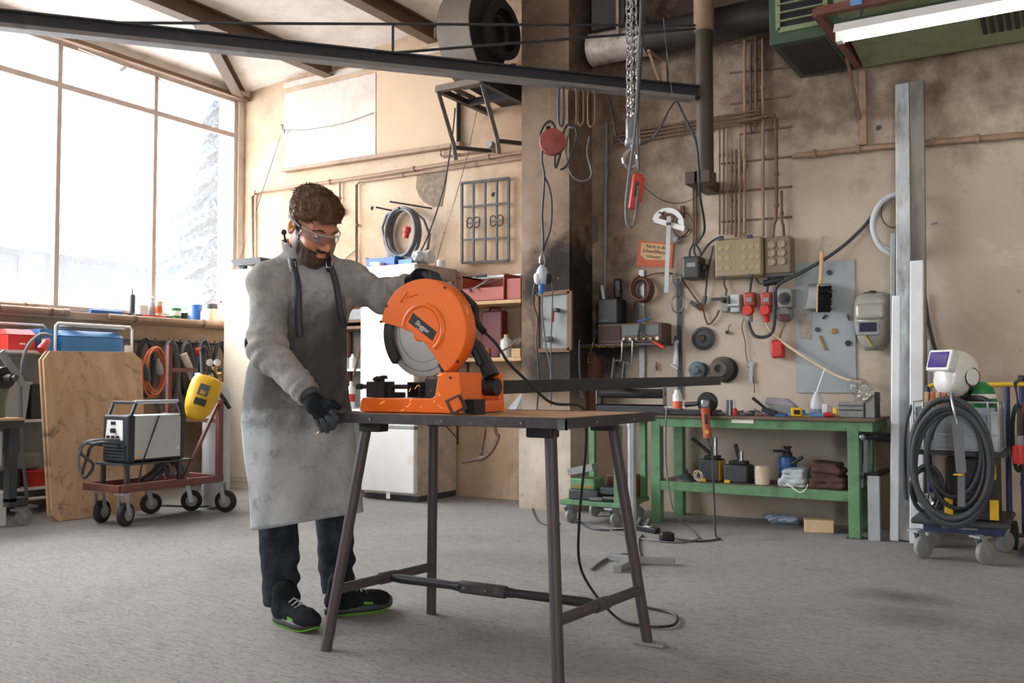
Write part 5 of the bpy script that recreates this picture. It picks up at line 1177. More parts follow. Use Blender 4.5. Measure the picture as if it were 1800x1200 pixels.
# cables from the arm end round the post
solo('arm_cable', B().tube(spline([ond(1187,178,6.5),ond(1175,195,6.5),ond(1160,225,6.5),ond(1140,248,6.6),ond(1110,256,6.6),ond(1085,240,6.7),ond(1078,205,6.6),ond(1070,172,6.35)],5), .007, 6), m_dcable, 'thin cable drooping from the tip of the trolley track to the crane arm', 'cable')
solo('arm_cable', B().tube(spline([ond(1190,178,6.5),ond(1205,210,6.45),ond(1222,245,6.45),ond(1228,290,6.5),ond(1230,340,6.6),ond(1238,390,6.8),ond(1236,412,6.9),ond(1222,428,7.0)],5), .009, 7), m_dcable, 'cable falling from the crane post to the black switch box', 'cable')
solo('thin_rope', B().tube(spline([ond(1166,30,6.4),ond(1172,90,6.4),ond(1182,168,6.45)],3), .003, 5), m_cable, 'thin line hanging down to the end of the crane arm', 'rope')
solo('thin_rope', B().tube(spline([W(1120,315,.04),W(1140,335,.04),W(1165,352,.04),W(1195,357,.04),W(1225,345,.04),W(1243,315,.04)],4), .0035, 5), m_dcable, 'thin wire sagging across the wall behind the crane post', 'wire')
# ------------------------------------------------------------------ chain hoist hook, pendant control
hd = 5.6
ho = thing('chain_hoist', 'steel chain hoist with hook block hanging from the ceiling', 'hoist', ond(1111,300,hd))
topc = ond(1110,-2,hd); hc = V((topc.x,topc.y,cz(topc.x)))
part('motor_body', B().box(hc-V((0,0,.22)),(.5,.24,.26)).cyl(hc-V((.35,0,.22)),hc+V((.35,0,-.22)),.11,n=20), m_yellow, ho, bev=.02)
part('ceiling_mount', B().box(hc-V((0,0,.05)),(.12,.12,.11)), m_dgrey, ho)
lk_ = .060; wr = .0062
def link(c, up, side, L=lk_, w=.020):
    pts = []
    for i in range(12):
        a = 2*math.pi*i/12; pts.append(c+side*(w*.5*math.cos(a))+up*((L*.5-w*.25)*(1 if math.sin(a) > .01 else -1 if math.sin(a) < -.01 else 0)*.62+w*.5*math.sin(a)*.8))
    return pts
xA = V((math.cos(YAW),math.sin(YAW),0)); yA = V((-math.sin(YAW),math.cos(YAW),0))
def chain(px, ytop, ybot, name):
    zb_ = ond(px,ybot,hd); zt__ = ond(px,ytop,hd); zt__.z = hc.z-.34; zt__.x, zt__.y = zb_.x, zb_.y
    n = int((zt__.z-zb_.z)/(lk_*.70)); b = B()
    for i in range(n):
        s = (xA+yA*.6).normalized() if i % 2 else (yA-xA*.6).normalized()
        b.tube(link(zb_+V((0,0,lk_*.70*(i+.5))), V((0,0,1)), s, w=.036), wr, 5, closed=True)
    o = part(name, b, m_chrome, ho); o['kind'] = 'stuff'; return o
chain(1106, 0, 208, 'load_chain'); chain(1116, 0, 206, 'load_chain')
c = ond(1112,228,hd); Rm = Matrix.Rotation(YAW,3,'Z')
part('hook_block', B().box(c,(.080,.06,.15),Rm), m_steel, ho, bev=.012); part('block_cheek', B().box(c+xA*.0+V((0,0,-.075)),(.088,.066,.04),Rm), m_galv, ho, bev=.008)
hk = [(1112,254),(1112,262),(1116,268),(1120,277),(1117,288),(1108,293),(1099,288),(1096,279),(1099,272)]
hk = [(1112,252),(1111,262),(1103,268),(1097,277),(1099,289),(1108,295),(1118,290),(1121,281),(1121,273)]
part('hook', B().tube(spline([ond(x,y,hd-.01) for x,y in hk],5), .014, 10, radii=None), m_chrome, ho)
part('safety_latch', B().bar(ond(1112,264,hd-.01), ond(1121,277,hd-.01), .012, .005), m_galv, ho)
pc = thing('pendant_control', 'red hoist pendant control hanging in a grey cable loop', 'remote control', ond(1115,370,hd-.1))
P0, P1 = ond(1122,306,hd-.1), ond(1113,368,hd-.1); d_ = (P1-P0).normalized(); sd = d_.cross(yA).normalized()
part('housing', B().bar(P0, P1, .058, .05, up=yA), m_red, pc, smooth=40, bev=.010)
part('side_rib', B().bar(P0+xA*.033+d_*.02, P0+xA*.026+d_*.17, .024, .04, up=yA), m_red, pc, smooth=40, bev=.008)
part('button_plate', B().bar(P0+d_*.05-yA*.023, P0+d_*.14-yA*.023, .022, .006, up=yA), m_black, pc)
for f in (.065,.095,.125): part('button', B().cyl(P0+d_*f-yA*.025, P0+d_*f-yA*.034, .008, n=10), m_dgrey, pc)
part('cable', B().tube(spline([ond(1126,-120,hd-.12),ond(1127,0,hd-.12),ond(1123,100,hd-.13),ond(1117,220,hd-.14),ond(1107,300,hd-.15),ond(1101,350,hd-.15),ond(1101,385,hd-.15),ond(1107,400,hd-.15),ond(1116,388,hd-.15),ond(1121,340,hd-.13),ond(1120,310,hd-.1)],5), .0085, 8), m_cable, pc)
part('cable', B().tube(spline([V((hc.x+.05,hc.y,hc.z-.3)),ond(1132,-60,hd-.12),ond(1130,60,hd-.12),ond(1121,210,hd-.13),ond(1123,300,hd-.1)],5), .006, 7), m_dcable, pc)
# ------------------------------------------------------------------ extractor fan on its wall bracket
m_fan = mat('fan_casing', (112,100,90), .6, var=.15, scale=3, dirt=.3, dirt_rgb=(70,60,52)); m_fand = mat('fan_face', (36,33,32), .6, var=.2)
fcx = ony(866,48,6.2); fx_ = fcx.x; FYc, FZc, FR = 6.24, fcx.z-.03, .40
fan = thing('extractor_fan', 'large sooty snail shaped extractor fan on a steel wall bracket', 'fan', (fx_-.15,6.3,3.3))
def scroll(x0, x1, s=1.0):
    out = []
    for i in range(40):
        a = math.radians(-60+300*i/39); r = FR*(1.03-.20*i/39)*s
        out.append((FYc+r*math.cos(a), min(FZc+r*math.sin(a), cz(x0)-.03)))
    return out
sc_ = scroll(fx_, fx_)+[(6.79,FZc-.62),(6.79,FZc-.86),(FYc-.02,FZc-.56)] if False else None
pts = []
for i in range(44):
    a = math.radians(70+275*i/43-360*0); a = math.radians(20+ (250)*i/43); r = FR*(.84+.20*i/43); pts.append((FYc+r*math.cos(a), min(FZc+r*math.sin(a), cz(fx_-.3)-.02)))
opts = [(FYc-.06,FZc-.30),(FYc+.02,FZc-.40),(6.79,FZc-.425),(6.79,FZc-.34),(FYc+.30,FZc-.16)]
bw = .30
b = B(); b.prism([V((fx_-bw,y,z)) for y,z in pts], (bw,0,0)); part('casing', b, m_fan, fan, smooth=50)
b = B(); b.prism([V((fx_+.001,y,z)) for y,z in pts], (.006,0,0)); part('side_face', b, m_fand, fan, smooth=0)
part('outlet', B().prism([V((fx_-bw+.02,y,z)) for y,z in opts], (bw-.015,0,0)), m_fand, fan, smooth=0)
part('inlet_ring', B().pipe((fx_,FYc,FZc),(fx_+.09,FYc,FZc),.21,.17,32).pipe((fx_+.06,FYc,FZc),(fx_+.10,FYc,FZc),.23,.17,32), m_fand, fan)
part('impeller', B().cyl((fx_-.02,FYc,FZc),(fx_+.015,FYc,FZc),.165,n=24), m_black, fan)
for k_ in range(9):
    a = 2*math.pi*k_/9; part('impeller_blade', B().box((fx_+.03,FYc+.12*math.cos(a),FZc+.12*math.sin(a)),(.03,.012,.08),Matrix.Rotation(a,3,'X')), m_dgrey, fan, smooth=0)
m_brk = mat('bracket_steel',(108,96,88),.5,metal=.3,var=.15)
fb = thing('fan_bracket', 'welded angle steel bracket carrying the extractor fan on the wall', 'bracket', (fx_-.2,6.4,2.7))
zb_ = ony(768,158,6.02).z
A1, A2 = ony(769,157,6.02), ony(846,143,6.02); A2.z = A1.z
part('front_bar', B().bar(A1, A2, .05, .05), m_brk, fb, smooth=0)
for A, wpx in ((A1,822),(A2,890)):
    x = A.x; part('side_bar', B().bar((x,6.02,A.z),(x,6.79,A.z),.045,.045), m_dsteel, fb, smooth=0)
    part('strut', B().tube([(x,6.02,A.z),(x,6.25,A.z-.40),(x,6.28,A.z-.52)], .022, 4), m_brk, fb, smooth=0); part('wall_strut', B().bar((x,6.27,A.z-.42),(x,6.79,A.z-.335),.04,.03), m_dsteel, fb, smooth=0)
    part('wall_bolt', B().cyl((x+.03,6.74,A.z-.29),(x+.03,6.79,A.z-.29),.03,n=10), m_grey, fb)
part('rear_bar', B().bar((A1.x,6.45,A1.z),(A2.x,6.45,A1.z),.05,.05), m_dsteel, fb, smooth=0)
for f in (.15,.85):
    xx = A1.x+(A2.x-A1.x)*f; part('fan_foot', B().box2((xx-.02,6.05,A1.z+.02),(xx+.02,6.45,A1.z+.042)), m_fan, fb, smooth=0)
# ------------------------------------------------------------------ soot duct on the right of the pillar
du = thing('exhaust_duct', 'scorched sheet metal exhaust duct running along the upper wall', 'duct', (-2.4,6.5,3.6)); m_duct = mat('scorched_duct', (190,178,168), .5, metal=.2, var=.2, scale=2.5, dirt=.5, dirt_rgb=(58,50,50), dscale=3.2)
dz = ony(1045,88,6.62).z; m_ductd = mat('dark_duct', (56,50,50), .45, metal=.3, var=.25, scale=2)
xa = ony(1040,88,6.62).x; xb = ony(1132,78,6.62).x; xc = ony(1370,40,6.62).x
part('end_section', B().pipe((xa,6.62,dz),(xb,6.62,dz),.125,.117,28), m_duct, du); part('far_section', B().cyl((xb,6.62,dz),(xc-.02,6.62,dz),.122,n=28), m_ductd, du)
for x in (xa+.01, xb, xb+.02): part('seam_ring', B().pipe((x,6.62,dz),(x+.012,6.62,dz),.130,.12,28), m_duct, du)
part('down_pipe', B().box2((xa+.06,6.5,dz+.11),(xa+.34,6.78,cz(xa)-.01)), m_ductd, du, smooth=0)
part('side_strip', B().box2((ony(1086,40,6.5).x-.012,6.49,dz),(ony(1086,40,6.5).x+.012,6.5,cz(xa)-.02)), m_pipe, du, smooth=0)
xk = ony(1160,120,6.7).x
part('duct_bracket', B().bar((xk,6.79,dz-.42),(xk,6.79,dz-.13),.04,.012).bar((xk,6.79,dz-.13),(xk-.02,6.52,dz-.13),.025,.02).bar((xk,6.78,dz-.40),(xk-.02,6.54,dz-.14),.02,.012), m_pipe, du, smooth=0)
# ------------------------------------------------------------------ vertical and horizontal conduit bundle
rail_pts = [((1283,77),(1355,66)),((1283,128),(1390,118)),((1283,183),(1390,168)),((1268,288),(1392,275)),((1268,338),(1392,328)),((1268,390),(1392,381)),((1300,236),(1392,222))]
pr_ = thing('pipe_rails', 'row of short steel rails holding the vertical conduits on the wall', 'rail', W(1330,400,.02))
for a, c in rail_pts: part('rail', B().bar(W(*a,.0075), W(*c,.0075), .014, .014), m_dpipe, pr_, smooth=0)
vert = [(1309,70,410,.012),(1319,80,235,.009),(1329,65,222,.012),(1341,68,415,.012),(1286,262,412,.008),(1272,225,412,.006),(1278,225,412,.006),(1293,262,416,.008),(1265,228,412,.006),(1300,240,416,.010)]
for k_, (px, ya, yb, r) in enumerate(vert):
    conduit([(px,ya),(px,yb)], r, m_dpipe if k_ % 3 else m_pipe, ['rusty vertical conduit left of the green heater, reaching the fuse box','short brown conduit beside the tall rusty one','pale brown conduit ending at the bend','tall brown conduit running between the rails down to the grey fuse box','thin conduit, outermost but three in the lower bundle','thin wire conduit in the lower bundle next to the outermost','thin wire conduit in the middle of the lower bundle','thicker pale conduit of the lower bundle','outermost thin conduit of the lower bundle','dark conduit of the lower bundle dropping into the fuse box'][k_], (.25,.6), .03)
conduit([(1300,215),(1350,203),(1360,203),(1364,210),(1365,330),(1364,385),(1360,395),(1358,416)], .013, m_dpipe, 'brown conduit bending over the rails and down to the round fuse box', (.3,.6,.8), .086)
conduit([(1374,335),(1374,385),(1377,397),(1378,414)], .010, m_dpipe, 'short conduit beside the bent one, dropping to the round fuse box', (.5,), .03)
for k_ in range(4):
    conduit([(1078,234+6.5*k_),(1210,214+6.5*k_),(1335,193+6.5*k_)], .009, m_dpipe, ['uppermost brown pipe of the horizontal bundle behind the crane post','second brown pipe of the horizontal bundle behind the crane post','third brown pipe of the horizontal bundle behind the crane post','lowest brown pipe of the horizontal bundle behind the crane post'][k_], (.1,.3,.5), .055)
conduit([(1394,275),(1400,274),(1545,258),(1810,236)], .021, m_pipe, 'long beige pipe running along the right wall behind the steel bars', (.1,.3,.62,.8), .04)
conduit([(1066,215),(1063,520)], .012, m_grey, 'pale grey pipe running down the corner beside the pillar', (.3,.7), .03)
for k_, px in enumerate((1219,1223)): conduit([(px,320),(px,428)], .008, m_dpipe, ['thin brown conduit rising from the black switch box','twin thin conduit rising from the black switch box'][k_], (.5,), .02)
struct('flue_plate', B().prism([W(x,y,.005) for x,y in ((1032,382),(1040,376),(1049,382),(1053,400),(1050,422),(1040,430),(1032,420),(1030,400))], (0,.005,0)), m_fan, wall_back)
struct('wall_hole', B().cyl(W(1310,297,.004), W(1310,297,0), .04, n=14), m_fan, wall_back)
struct('wall_hole', B().cyl(W(1545,225,.004), W(1545,225,0), .02, n=12), m_dgrey, wall_back)
# ------------------------------------------------------------------ green heater unit, console, fluorescent lamp
hy0 = 5.72
hl = ony(1350,95,hy0); hz0 = ony(1395,120,6.75).z
hz1 = cz(hl.x)-.06
ht = thing('air_heater', 'big green air heater box with louvred grille hung high on the wall', 'heater', (hl.x+.8,6.2,hz0))
hx0, hx1 = ony(1395,100,6.75).x, .75
zlo = ony(1395,121,6.78).z
hx0 = ony(1352,60,6.0).x; zlo = ony(1352,80,6.0).z
part('cabinet', B().box2((hx0,6.0,zlo),(-1.318,6.78,hz1)), m_dgreen, ht, smooth=0, bev=.008); part('rear_cabinet', B().box2((-1.318,6.0,zlo+.05),(hx1,6.78,hz1)), m_dgreen, ht, smooth=0)
ga, gb = ony(1368,0,6.0), ony(1452,52,6.0); gx0, gx1, gz0 = ga.x, gb.x, ony(1368,55,6.0).z
part('grille_frame', B().bar((gx0,5.992,gz0),(gx1,5.992,gz0),.02,.03).bar((gx0,5.992,gz0),(gx0,5.992,hz1-.02),.03,.02).bar((gx1,5.992,gz0),(gx1,5.992,hz1-.02),.03,.02), m_sage, ht, smooth=0)
part('grille_dark', B().box2((gx0,5.995,gz0),(gx1,6.002,hz1-.02)), m_black, ht, smooth=0)
nn = int((hz1-gz0)/.055)
for k_ in range(1, nn): part('louvre', B().bar((gx0,5.985,gz0+.055*k_),(gx1,5.985,gz0+.055*k_),.03,.008), m_sage, ht, smooth=0)
part('underside_panel', B().box2((hx0+.05,6.06,zlo-.006),(gx1-.02,6.70,zlo)), m_fand, ht, smooth=0)
b = B(); xs0 = -1.235
b.prism([V((xs0,5.80,zlo+.10)),V((xs0,6.70,zlo-.02)),V((xs0,6.74,zlo+.05)),V((xs0,5.80,zlo+.22))], (2.0,0,0)); part('hood', b, m_sage, ht, smooth=0)
xg = ony(1725,50,6.2).x
for k_ in range(9): part('hood_slot', B().bar((xg+.045*k_,5.84,zlo+.090),(xg+.045*k_,6.5,zlo+.002),.026,.016), m_black, ht, smooth=0)
br = thing('heater_bracket', 'rust brown angle bracket with diagonal strut under the heater', 'bracket', W(1520,255,.05))
bx = ony(1515,120,6.75).x
part('wall_leg', B().box2((bx-.022,6.755,W(1518,257,0).z),(bx+.022,6.79,zlo-.025)), m_pipe, br, smooth=0)
pA = ony(1436,22,5.62); pB = ony(1508,112,6.72)
part('arm', B().bar(pA, pB, .05, .05), m_maroon, br, smooth=0); part('strut', B().bar(ony(1488,100,6.5), V((bx-.02,6.76,W(1513,212,0).z)), .02, .012), m_dpipe, br, smooth=0)
part('long_rail', B().bar(ony(1436,22,5.62), ony(1436,22,5.62)+V((1.7,0,0)), .05, .05), m_maroon, br, smooth=0)
lp0 = ony(1470,48,5.45); lx0_, lz_ = lp0.x, ony(1475,62,5.45).z
la = thing('fluorescent_lamp', 'lit fluorescent batten lamp in a white trough below the heater rail', 'lamp', (lx0_+.7,5.45,lz_-.05))
zl = lz_-.01
part('trough', B().prism([V((lx0_,5.36,zl)),V((lx0_,5.40,zl+.06)),V((lx0_,5.50,zl+.06)),V((lx0_,5.54,zl)),V((lx0_,5.50,zl+.052)),V((lx0_,5.40,zl+.052))], (1.56,0,0)), m_whitep, la, smooth=0)
m_tubel = emit('fluorescent_tube', (255,252,244), 14.0)
part('tube', B().cyl((lx0_+.05,5.45,zl-.012),(lx0_+1.51,5.45,zl-.012),.021,n=16), m_tubel, la)
for x in (lx0_+.0, lx0_+1.52): part('lamp_holder', B().box2((x,5.42,zl-.035),(x+.04,5.48,zl+.05)), m_whitep, la, smooth=0, bev=.004)
for x in (lx0_+.12, lx0_+1.4): part('hanger', B().bar((x,5.45,zl+.05),(x,5.62,pA.z),.012,.006), m_dgrey, la)
part('end_sticker', B().box2((ony(1495,5,5.6).x,5.585,pA.z-.015),(ony(1516,5,5.6).x,5.59,pA.z+.03)), m_ltblue, br, smooth=0)
# ------------------------------------------------------------------ pillar: framed steel switch board
pf = lambda x, y, o=0.0: ony(x, y, 6.40-o)
t = thing('switch_board', 'steel plate with switches in a brown wooden frame on the pillar', 'panel', pf(974,615,.02))
q = [pf(946,518,.012),pf(1003,512,.012),pf(1003,615,.012),pf(946,616,.012)]; part('plate', B().prism(q, (0,.012,0)), m_grey, t, smooth=0)
for i in range(4): part('frame_bar', B().bar(q[i]-V((0,.008,0)), q[(i+1)%4]-V((0,.008,0)), .03 if i != 1 else .04, .03, up=(0,1,0)), m_dwood, t, smooth=0)
part('toggle', B().box(pf(977,545,.05),(.05,.06,.03)), m_dgrey, t, bev=.006); part('red_handle', B().cyl(pf(972,545,.07), pf(971,566,.07), .012, n=10), m_red, t)
part('toggle', B().box(pf(963,596,.05),(.06,.06,.04)), m_dgrey, t, bev=.006); part('dark_knob', B().cyl(pf(946,558,.03), pf(946,558,.06), .014, n=10), m_black, t)
# ------------------------------------------------------------------ shelf with radio, speaker, handset
zs_ = ony(1100,603,6.55).z; rx0_, rx1_ = ony(1018,603,6.58).x, ony(1165,603,6.58).x
t = thing('radio_shelf', 'narrow steel shelf on flat bars carrying the old radio', 'shelf', (-2.9,6.68,zs_)); part('board', B().box2((rx0_,6.55,zs_-.018),(rx1_,6.79,zs_)), m_dgrey, t, smooth=0)
xv = [W(1129,600,.01).x, W(1195,600,.01).x]
part('flat_bar', B().box2((xv[0]-.022,6.78,W(1130,700,0).z),(xv[0]+.022,6.79,W(1127,475,0).z)), m_steel, t, smooth=0)
solo('flat_bar', B().box2((xv[1]-.018,6.78,W(1195,700,0).z),(xv[1]+.018,6.79,W(1192,490,0).z)), m_dgrey, 'vertical flat steel bar on the wall carrying rings and a caliper', 'steel bar', smooth=0)
r0, r1 = ony(1050,600,6.56).x, ony(1169,600,6.56).x-.03; rz = zs_+.002; rh = ony(1100,568,6.56).z-rz
ra = thing('old_radio', 'old brown table radio with glass dial and row of knobs', 'radio', ((r0+r1)/2,6.66,rz))
part('cabinet', B().box2((r0,6.565,rz),(r1,6.77,rz+rh)), mat('radio_wood',(92,68,56),.5,var=.2,scale=4,stretch=(1,1,6)), ra, smooth=0, bev=.008)
xm_ = r0+(r1-r0)*.37
part('speaker_cloth', B().box2((r0+.012,6.558,rz+.02),(xm_,6.567,rz+rh-.015)), mat('speaker_cloth',(74,60,54),.9,bmp=.3,bscale=120), ra, smooth=0)
part('dial', B().box2((xm_+.02,6.558,rz+rh*.38),(r1-.02,6.567,rz+rh-.018)), mat('radio_dial',(98,106,106),.25,var=.15), ra, smooth=0)
for k in range(6): part('knob', B().cyl((xm_+.03+(r1-xm_-.06)*k/5,6.565,rz+rh*.2),(xm_+.03+(r1-xm_-.06)*k/5,6.548,rz+rh*.2),.010 if k < 5 else .014,n=12), m_beige, ra)
sx0_, sx1_ = ony(1050,567,6.57).x, ony(1085,567,6.57).x
t = thing('loudspeaker', 'black loudspeaker box standing on the old radio', 'speaker', ((sx0_+sx1_)/2,6.66,rz+rh)); hh = ony(1066,525,6.57).z-rz-rh
part('box', B().box2((sx0_,6.57,rz+rh+.001),(sx1_,6.75,rz+rh+hh)), m_black, t, smooth=0, bev=.01); part('front_slot', B().box2((sx0_+.02,6.562,rz+rh+.02),(sx1_-.06,6.572,rz+rh+.035)), m_dgrey, t, smooth=0)
p = ony(1062,523,6.66); solo('steel_pipe_piece', B().pipe((p.x,6.66,rz+rh+hh+.001),(p.x-.02,6.66,rz+rh+hh+.115),.022,.019,16), m_steel, 'short bright steel pipe standing on the loudspeaker', 'pipe')
t = thing('wall_phone', 'black handset hanging on the wall above the radio', 'phone', W(1087,527,.03)); part('handset', B().bar(W(1086,490,.04), W(1087,525,.04), .058, .05), m_black, t, bev=.015); part('keypad', B().bar(W(1086,494,.068), W(1087,510,.068), .03, .006), m_dgrey, t)
part('cord', B().tube(spline([W(1088,527,.03),W(1090,540,.03),W(1099,552,.03),W(1108,553,.03),W(1115,540,.03),W(1118,530,.05)],5), .007, 6), m_bcable, t)
solo('brown_hose_coil', B().tube(coil(W(1128,508,.06), (.1,1,0), .078, .088, 5.0, .014, .06, 28, seed=8), .0105, 7), m_bcable, 'brown rubber hose coil hanging on the steel bar', 'hose')
solo('brown_hose', B().tube(spline([W(1130,488,.05),W(1150,481,.04),W(1175,480,.04),W(1195,485,.03),W(1205,500,.03),W(1228,532,.03),W(1236,545,.03),W(1240,560,.03),W(1246,570,.03),W(1258,558,.03),W(1264,545,.03)],5), .007, 6), m_bcable, 'brown cable running from the hose coil to the wall sockets', 'cable')
t = thing('small_pliers', 'blue handled pliers lying on the radio', 'pliers', (r1-.16,6.62,rz+rh+.006)); part('handles', B().tube([(r1-.21,6.60,rz+rh+.012),(r1-.12,6.62,rz+rh+.035)], .007, 6), m_blue, t); part('jaws', B().tube([(r1-.13,6.62,rz+rh+.03),(r1-.09,6.63,rz+rh+.036)], .005, 6), m_steel, t)
t = thing('soldering_iron', 'red handled soldering iron clipped across the radio front', 'tool', W(1160,600,.2)); a, c, e_ = ony(1126,585,6.53), ony(1148,600,6.53), ony(1168,611,6.53)
part('shaft', B().cyl(a, c, .004, n=8), m_steel, t); part('handle', B().cyl(c, e_, .011, .013, n=12), m_red, t); part('clip', B().bar(ony(1127,568,6.54), ony(1121,598,6.53), .022, .02), m_black, t)
# chain hung under the shelf
b = B(); xs = [rx0_+.03+(r1-.2-rx0_-.03)*i/33 for i in range(34)]
for i, x in enumerate(xs):
    c = V((x,6.545,zs_-.022+.004*math.sin(i*.9))); s = V((0,0,1)) if i % 2 else V((0,1,0))
    b.tube([c+V((.013*math.cos(a),0,0))+s*(.008*math.sin(a)) for a in [2*math.pi*j/8 for j in range(8)]], .0028, 4, closed=True)
o = part('hung_chain', b, m_brass, None); tag(o, 'brass coloured chain strung along the front of the radio shelf', 'chain', kind='stuff')
for x, y1_, lab, sw in ((1092,636,'crank handle tool hanging from the shelf under the loudspeaker',0),(1110,640,'longer crank brace hanging from the shelf under the radio dial',1)):
    t = thing('hand_crank', lab, 'tool', ony(x-8,660,6.56), 'hand cranks under the radio shelf'); P = lambda px, py: ony(px,py,6.530)
    part('hook_rod', B().tube([ony(x-3,600,6.58),ony(x,598,6.55),P(x+2,600),P(x+2,608),P(x,y1_-3),P(x-3,y1_)], .007, 7), m_steel, t); part('crank_arm', B().bar(P(x-2,y1_-3), P(x-14,y1_-2), .016, .012), m_dgrey, t)
    part('grip', B().cyl(P(x-12,y1_-6), P(x-15,664 if not sw else 668), .012, .016, n=10), m_dgrey, t)
solo('wire_hook', B().tube(spline([ony(1020,598,6.58),ony(1019,598,6.55),ony(1018,602,6.53),ony(1018,640,6.55),ony(1021,690,6.57),ony(1026,700,6.57)],4), .006, 6), m_galv, 'thin bent wire hanging at the pillar end of the radio shelf', 'wire')
solo('wire_hook', B().tube(spline([ony(1046,592,6.56),ony(1043,600,6.53),ony(1040,612,6.53),ony(1033,630,6.56),ony(1034,638,6.56),ony(1039,636,6.56)],4), .0045, 6), m_brass, 'thin brass hook hanging under the radio shelf', 'hook')
a, c = W(1044,628,.07), W(1044,706,.07); t = thing('brown_pipe', 'rusty brown round pipe fixed upright in the corner by the pillar', 'pipe', (a.x,a.y,.75)); part('pipe_body', B().lathe((a.x,a.y,.72), (0,0,1), [(.068,0),(.07,.01),(.07,a.z-.74),(.062,a.z-.72)], 20), m_rust, t); part('thin_section', B().cyl((a.x-.01,a.y,a.z),(a.x-.01,a.y,W(1044,608,.07).z-.05),.03,n=14), m_rust, t)
part('wall_clip', B().box2((a.x-.03,a.y+.05,.9),(a.x+.03,6.80,.94)), m_dgrey, t)
# ------------------------------------------------------------------ warning sign, protractor, rulers
t = thing('warning_sign', 'orange German warning sign with cream text field on the wall', 'sign', W(1150,470,.01))
Q = [W(1124,422,.012),W(1184,428,.012),W(1181,471,.012),W(1118,467,.012)]; part('board', B().prism(Q, (0,.01,0)), mat('sign_orange',(190,92,56),.6,var=.08,dirt=.15,dirt_rgb=(140,70,48)), t, smooth=0)
Q2 = [W(1127,426,.0135),W(1180,431,.0135),W(1178,452,.0135),W(1172,457,.0135),W(1135,456,.0135),W(1126,448,.0135)]; part('text_field', B().prism(Q2, (0,.001,0)), mat('sign_cream',(206,168,124),.6), t, smooth=0)
xd_ = (Q[1]-Q[0]); yd_ = (Q[0]-Q[3])
for k, (s_, px, py) in enumerate((('Nicht in die',1154,434),('Schweißflamme',1153,442.5),('schauen!',1150,451))): text_mesh('sign_text', s_, .042, W(px,py,.0142), xd_, yd_, m_black, t, squash=.86)
t = thing('protractor', 'white metal half round protractor with slotted arc hung on the wall', 'protractor', W(1185,405,.03)); cx_, cy_ = 1174, 387
def pr2(a, r, yy=1.0): return (cx_+3+r*math.cos(a)*.94+ (0 if 1 else 0), cy_-r*math.sin(a))
tilt = -.20
oa = [(cx_+28*math.cos(a+tilt), cy_+5-27*math.sin(a+tilt)) for a in [math.pi*i/20 for i in range(21)]]; ia = [(cx_+18*math.cos(a+tilt), cy_+3-15*math.sin(a+tilt)-1) for a in [math.pi*(20-i)/20 for i in range(21)]]
b = B(); rows = [[W(x,y,.045) for x,y in oa],[W(x,y,.045) for x,y in ia[::-1]]]; b.grid(rows); part('arc_plate', b, m_whitep, t, smooth=0, solid=.005)
b = B(); b.bar(W(1150,386,.046), W(1203,402,.046), .005, .04, up=(0,0,1)); part('base_bar', b, m_whitep, t, smooth=0)
part('slot_arm', B().bar(W(1158,373,.055), W(1190,384,.055), .008, .014).bar(W(1163,381,.055), W(1168,371,.055), .008, .012), m_rust, t, smooth=0)
part('nail', B().cyl(W(1176,388,0), W(1176,388,.06), .006, n=6), m_dgrey, t)
part('ruler', B().bar(W(1176,380,.062), W(1171,514,.062), .034, .003, up=(0,1,0)), m_lgrey, t, smooth=0); part('clamp_block', B().box(W(1175,393,.07),(.03,.015,.02)), m_dgrey, t)
solo('wood_peg', B().box2(W(1196,382,.03), W(1204,362,.0)), m_rust, 'rust brown metal peg on the wall behind the protractor', 'peg', smooth=0)
solo('wire_ring', B().tube([W(1200+18*math.cos(a),395+22*math.sin(a),.02) for a in [2*math.pi*i/20 for i in range(20)]], .004, 5, closed=True), m_dcable, 'loop of thin wire behind the protractor', 'wire')
t = thing('insulator', 'white porcelain insulator knob with twisted wire on the wall', 'insulator', W(1191,422,.03)); part('knob', B().lathe(W(1191,422,0), (0,-1,0), [(.035,0),(.035,.02),(.02,.03),(.02,.04),(.03,.05),(.02,.06)], 18), m_grey, t); part('wire', B().tube([W(1192,420,.05),W(1205,412,.04),W(1212,402,.03)], .008, 6), m_bcable, t)
# ------------------------------------------------------------------ switch box, fuse boxes, sockets
def wbox(px0, px1, py0, py1, d): # box standing off the wall by d, front face as seen
    a, c = ony(px0,py0,6.80-d), ony(px1,py1,6.80-d); return (a.x, 6.80-d, c.z), (c.x, 6.795, a.z)
t = thing('black_switch_box', 'black cast switch box with cables entering from above', 'switch box', W(1220,490,.1)); a, c = wbox(1198,1229,451,489,.16)
part('housing', B().box2(a,c), mat('switch_black',(56,56,58),.4,var=.12), t, smooth=0, bev=.018, seg=3); part('side_lever', B().box2((c[0],6.68,a[2]+.06),(c[0]+.04,6.74,a[2]+.11)), m_black, t, bev=.01); part('name_plate', B().box2((a[0]+.04,a[1]-.002,a[2]+.09),(c[0]-.03,a[1]+.001,a[2]+.12)), m_grey, t, smooth=0)
for pts in ([(1219,428),(1213,440),(1212,452)],[(1221,430),(1220,442),(1225,452)],[(1222,428),(1230,440),(1232,450)],[(1230,452),(1245,430),(1262,418),(1272,416)]): part('cable', B().tube(spline([W(x,y,.06) for x,y in pts],4), .008, 6), m_dcable, t)
m_bak = mat('bakelite_green', (142,128,100), .45, var=.1, scale=3, dirt=.3, dirt_rgb=(92,80,62))
t = thing('fuse_box', 'large yellowish fuse box with rows of faint round fuse windows', 'fuse box', W(1300,487,.1)); a, c = wbox(1256,1341,421,484,.15); part('housing', B().box2(a,c), m_bak, t, smooth=0, bev=.015, seg=3)
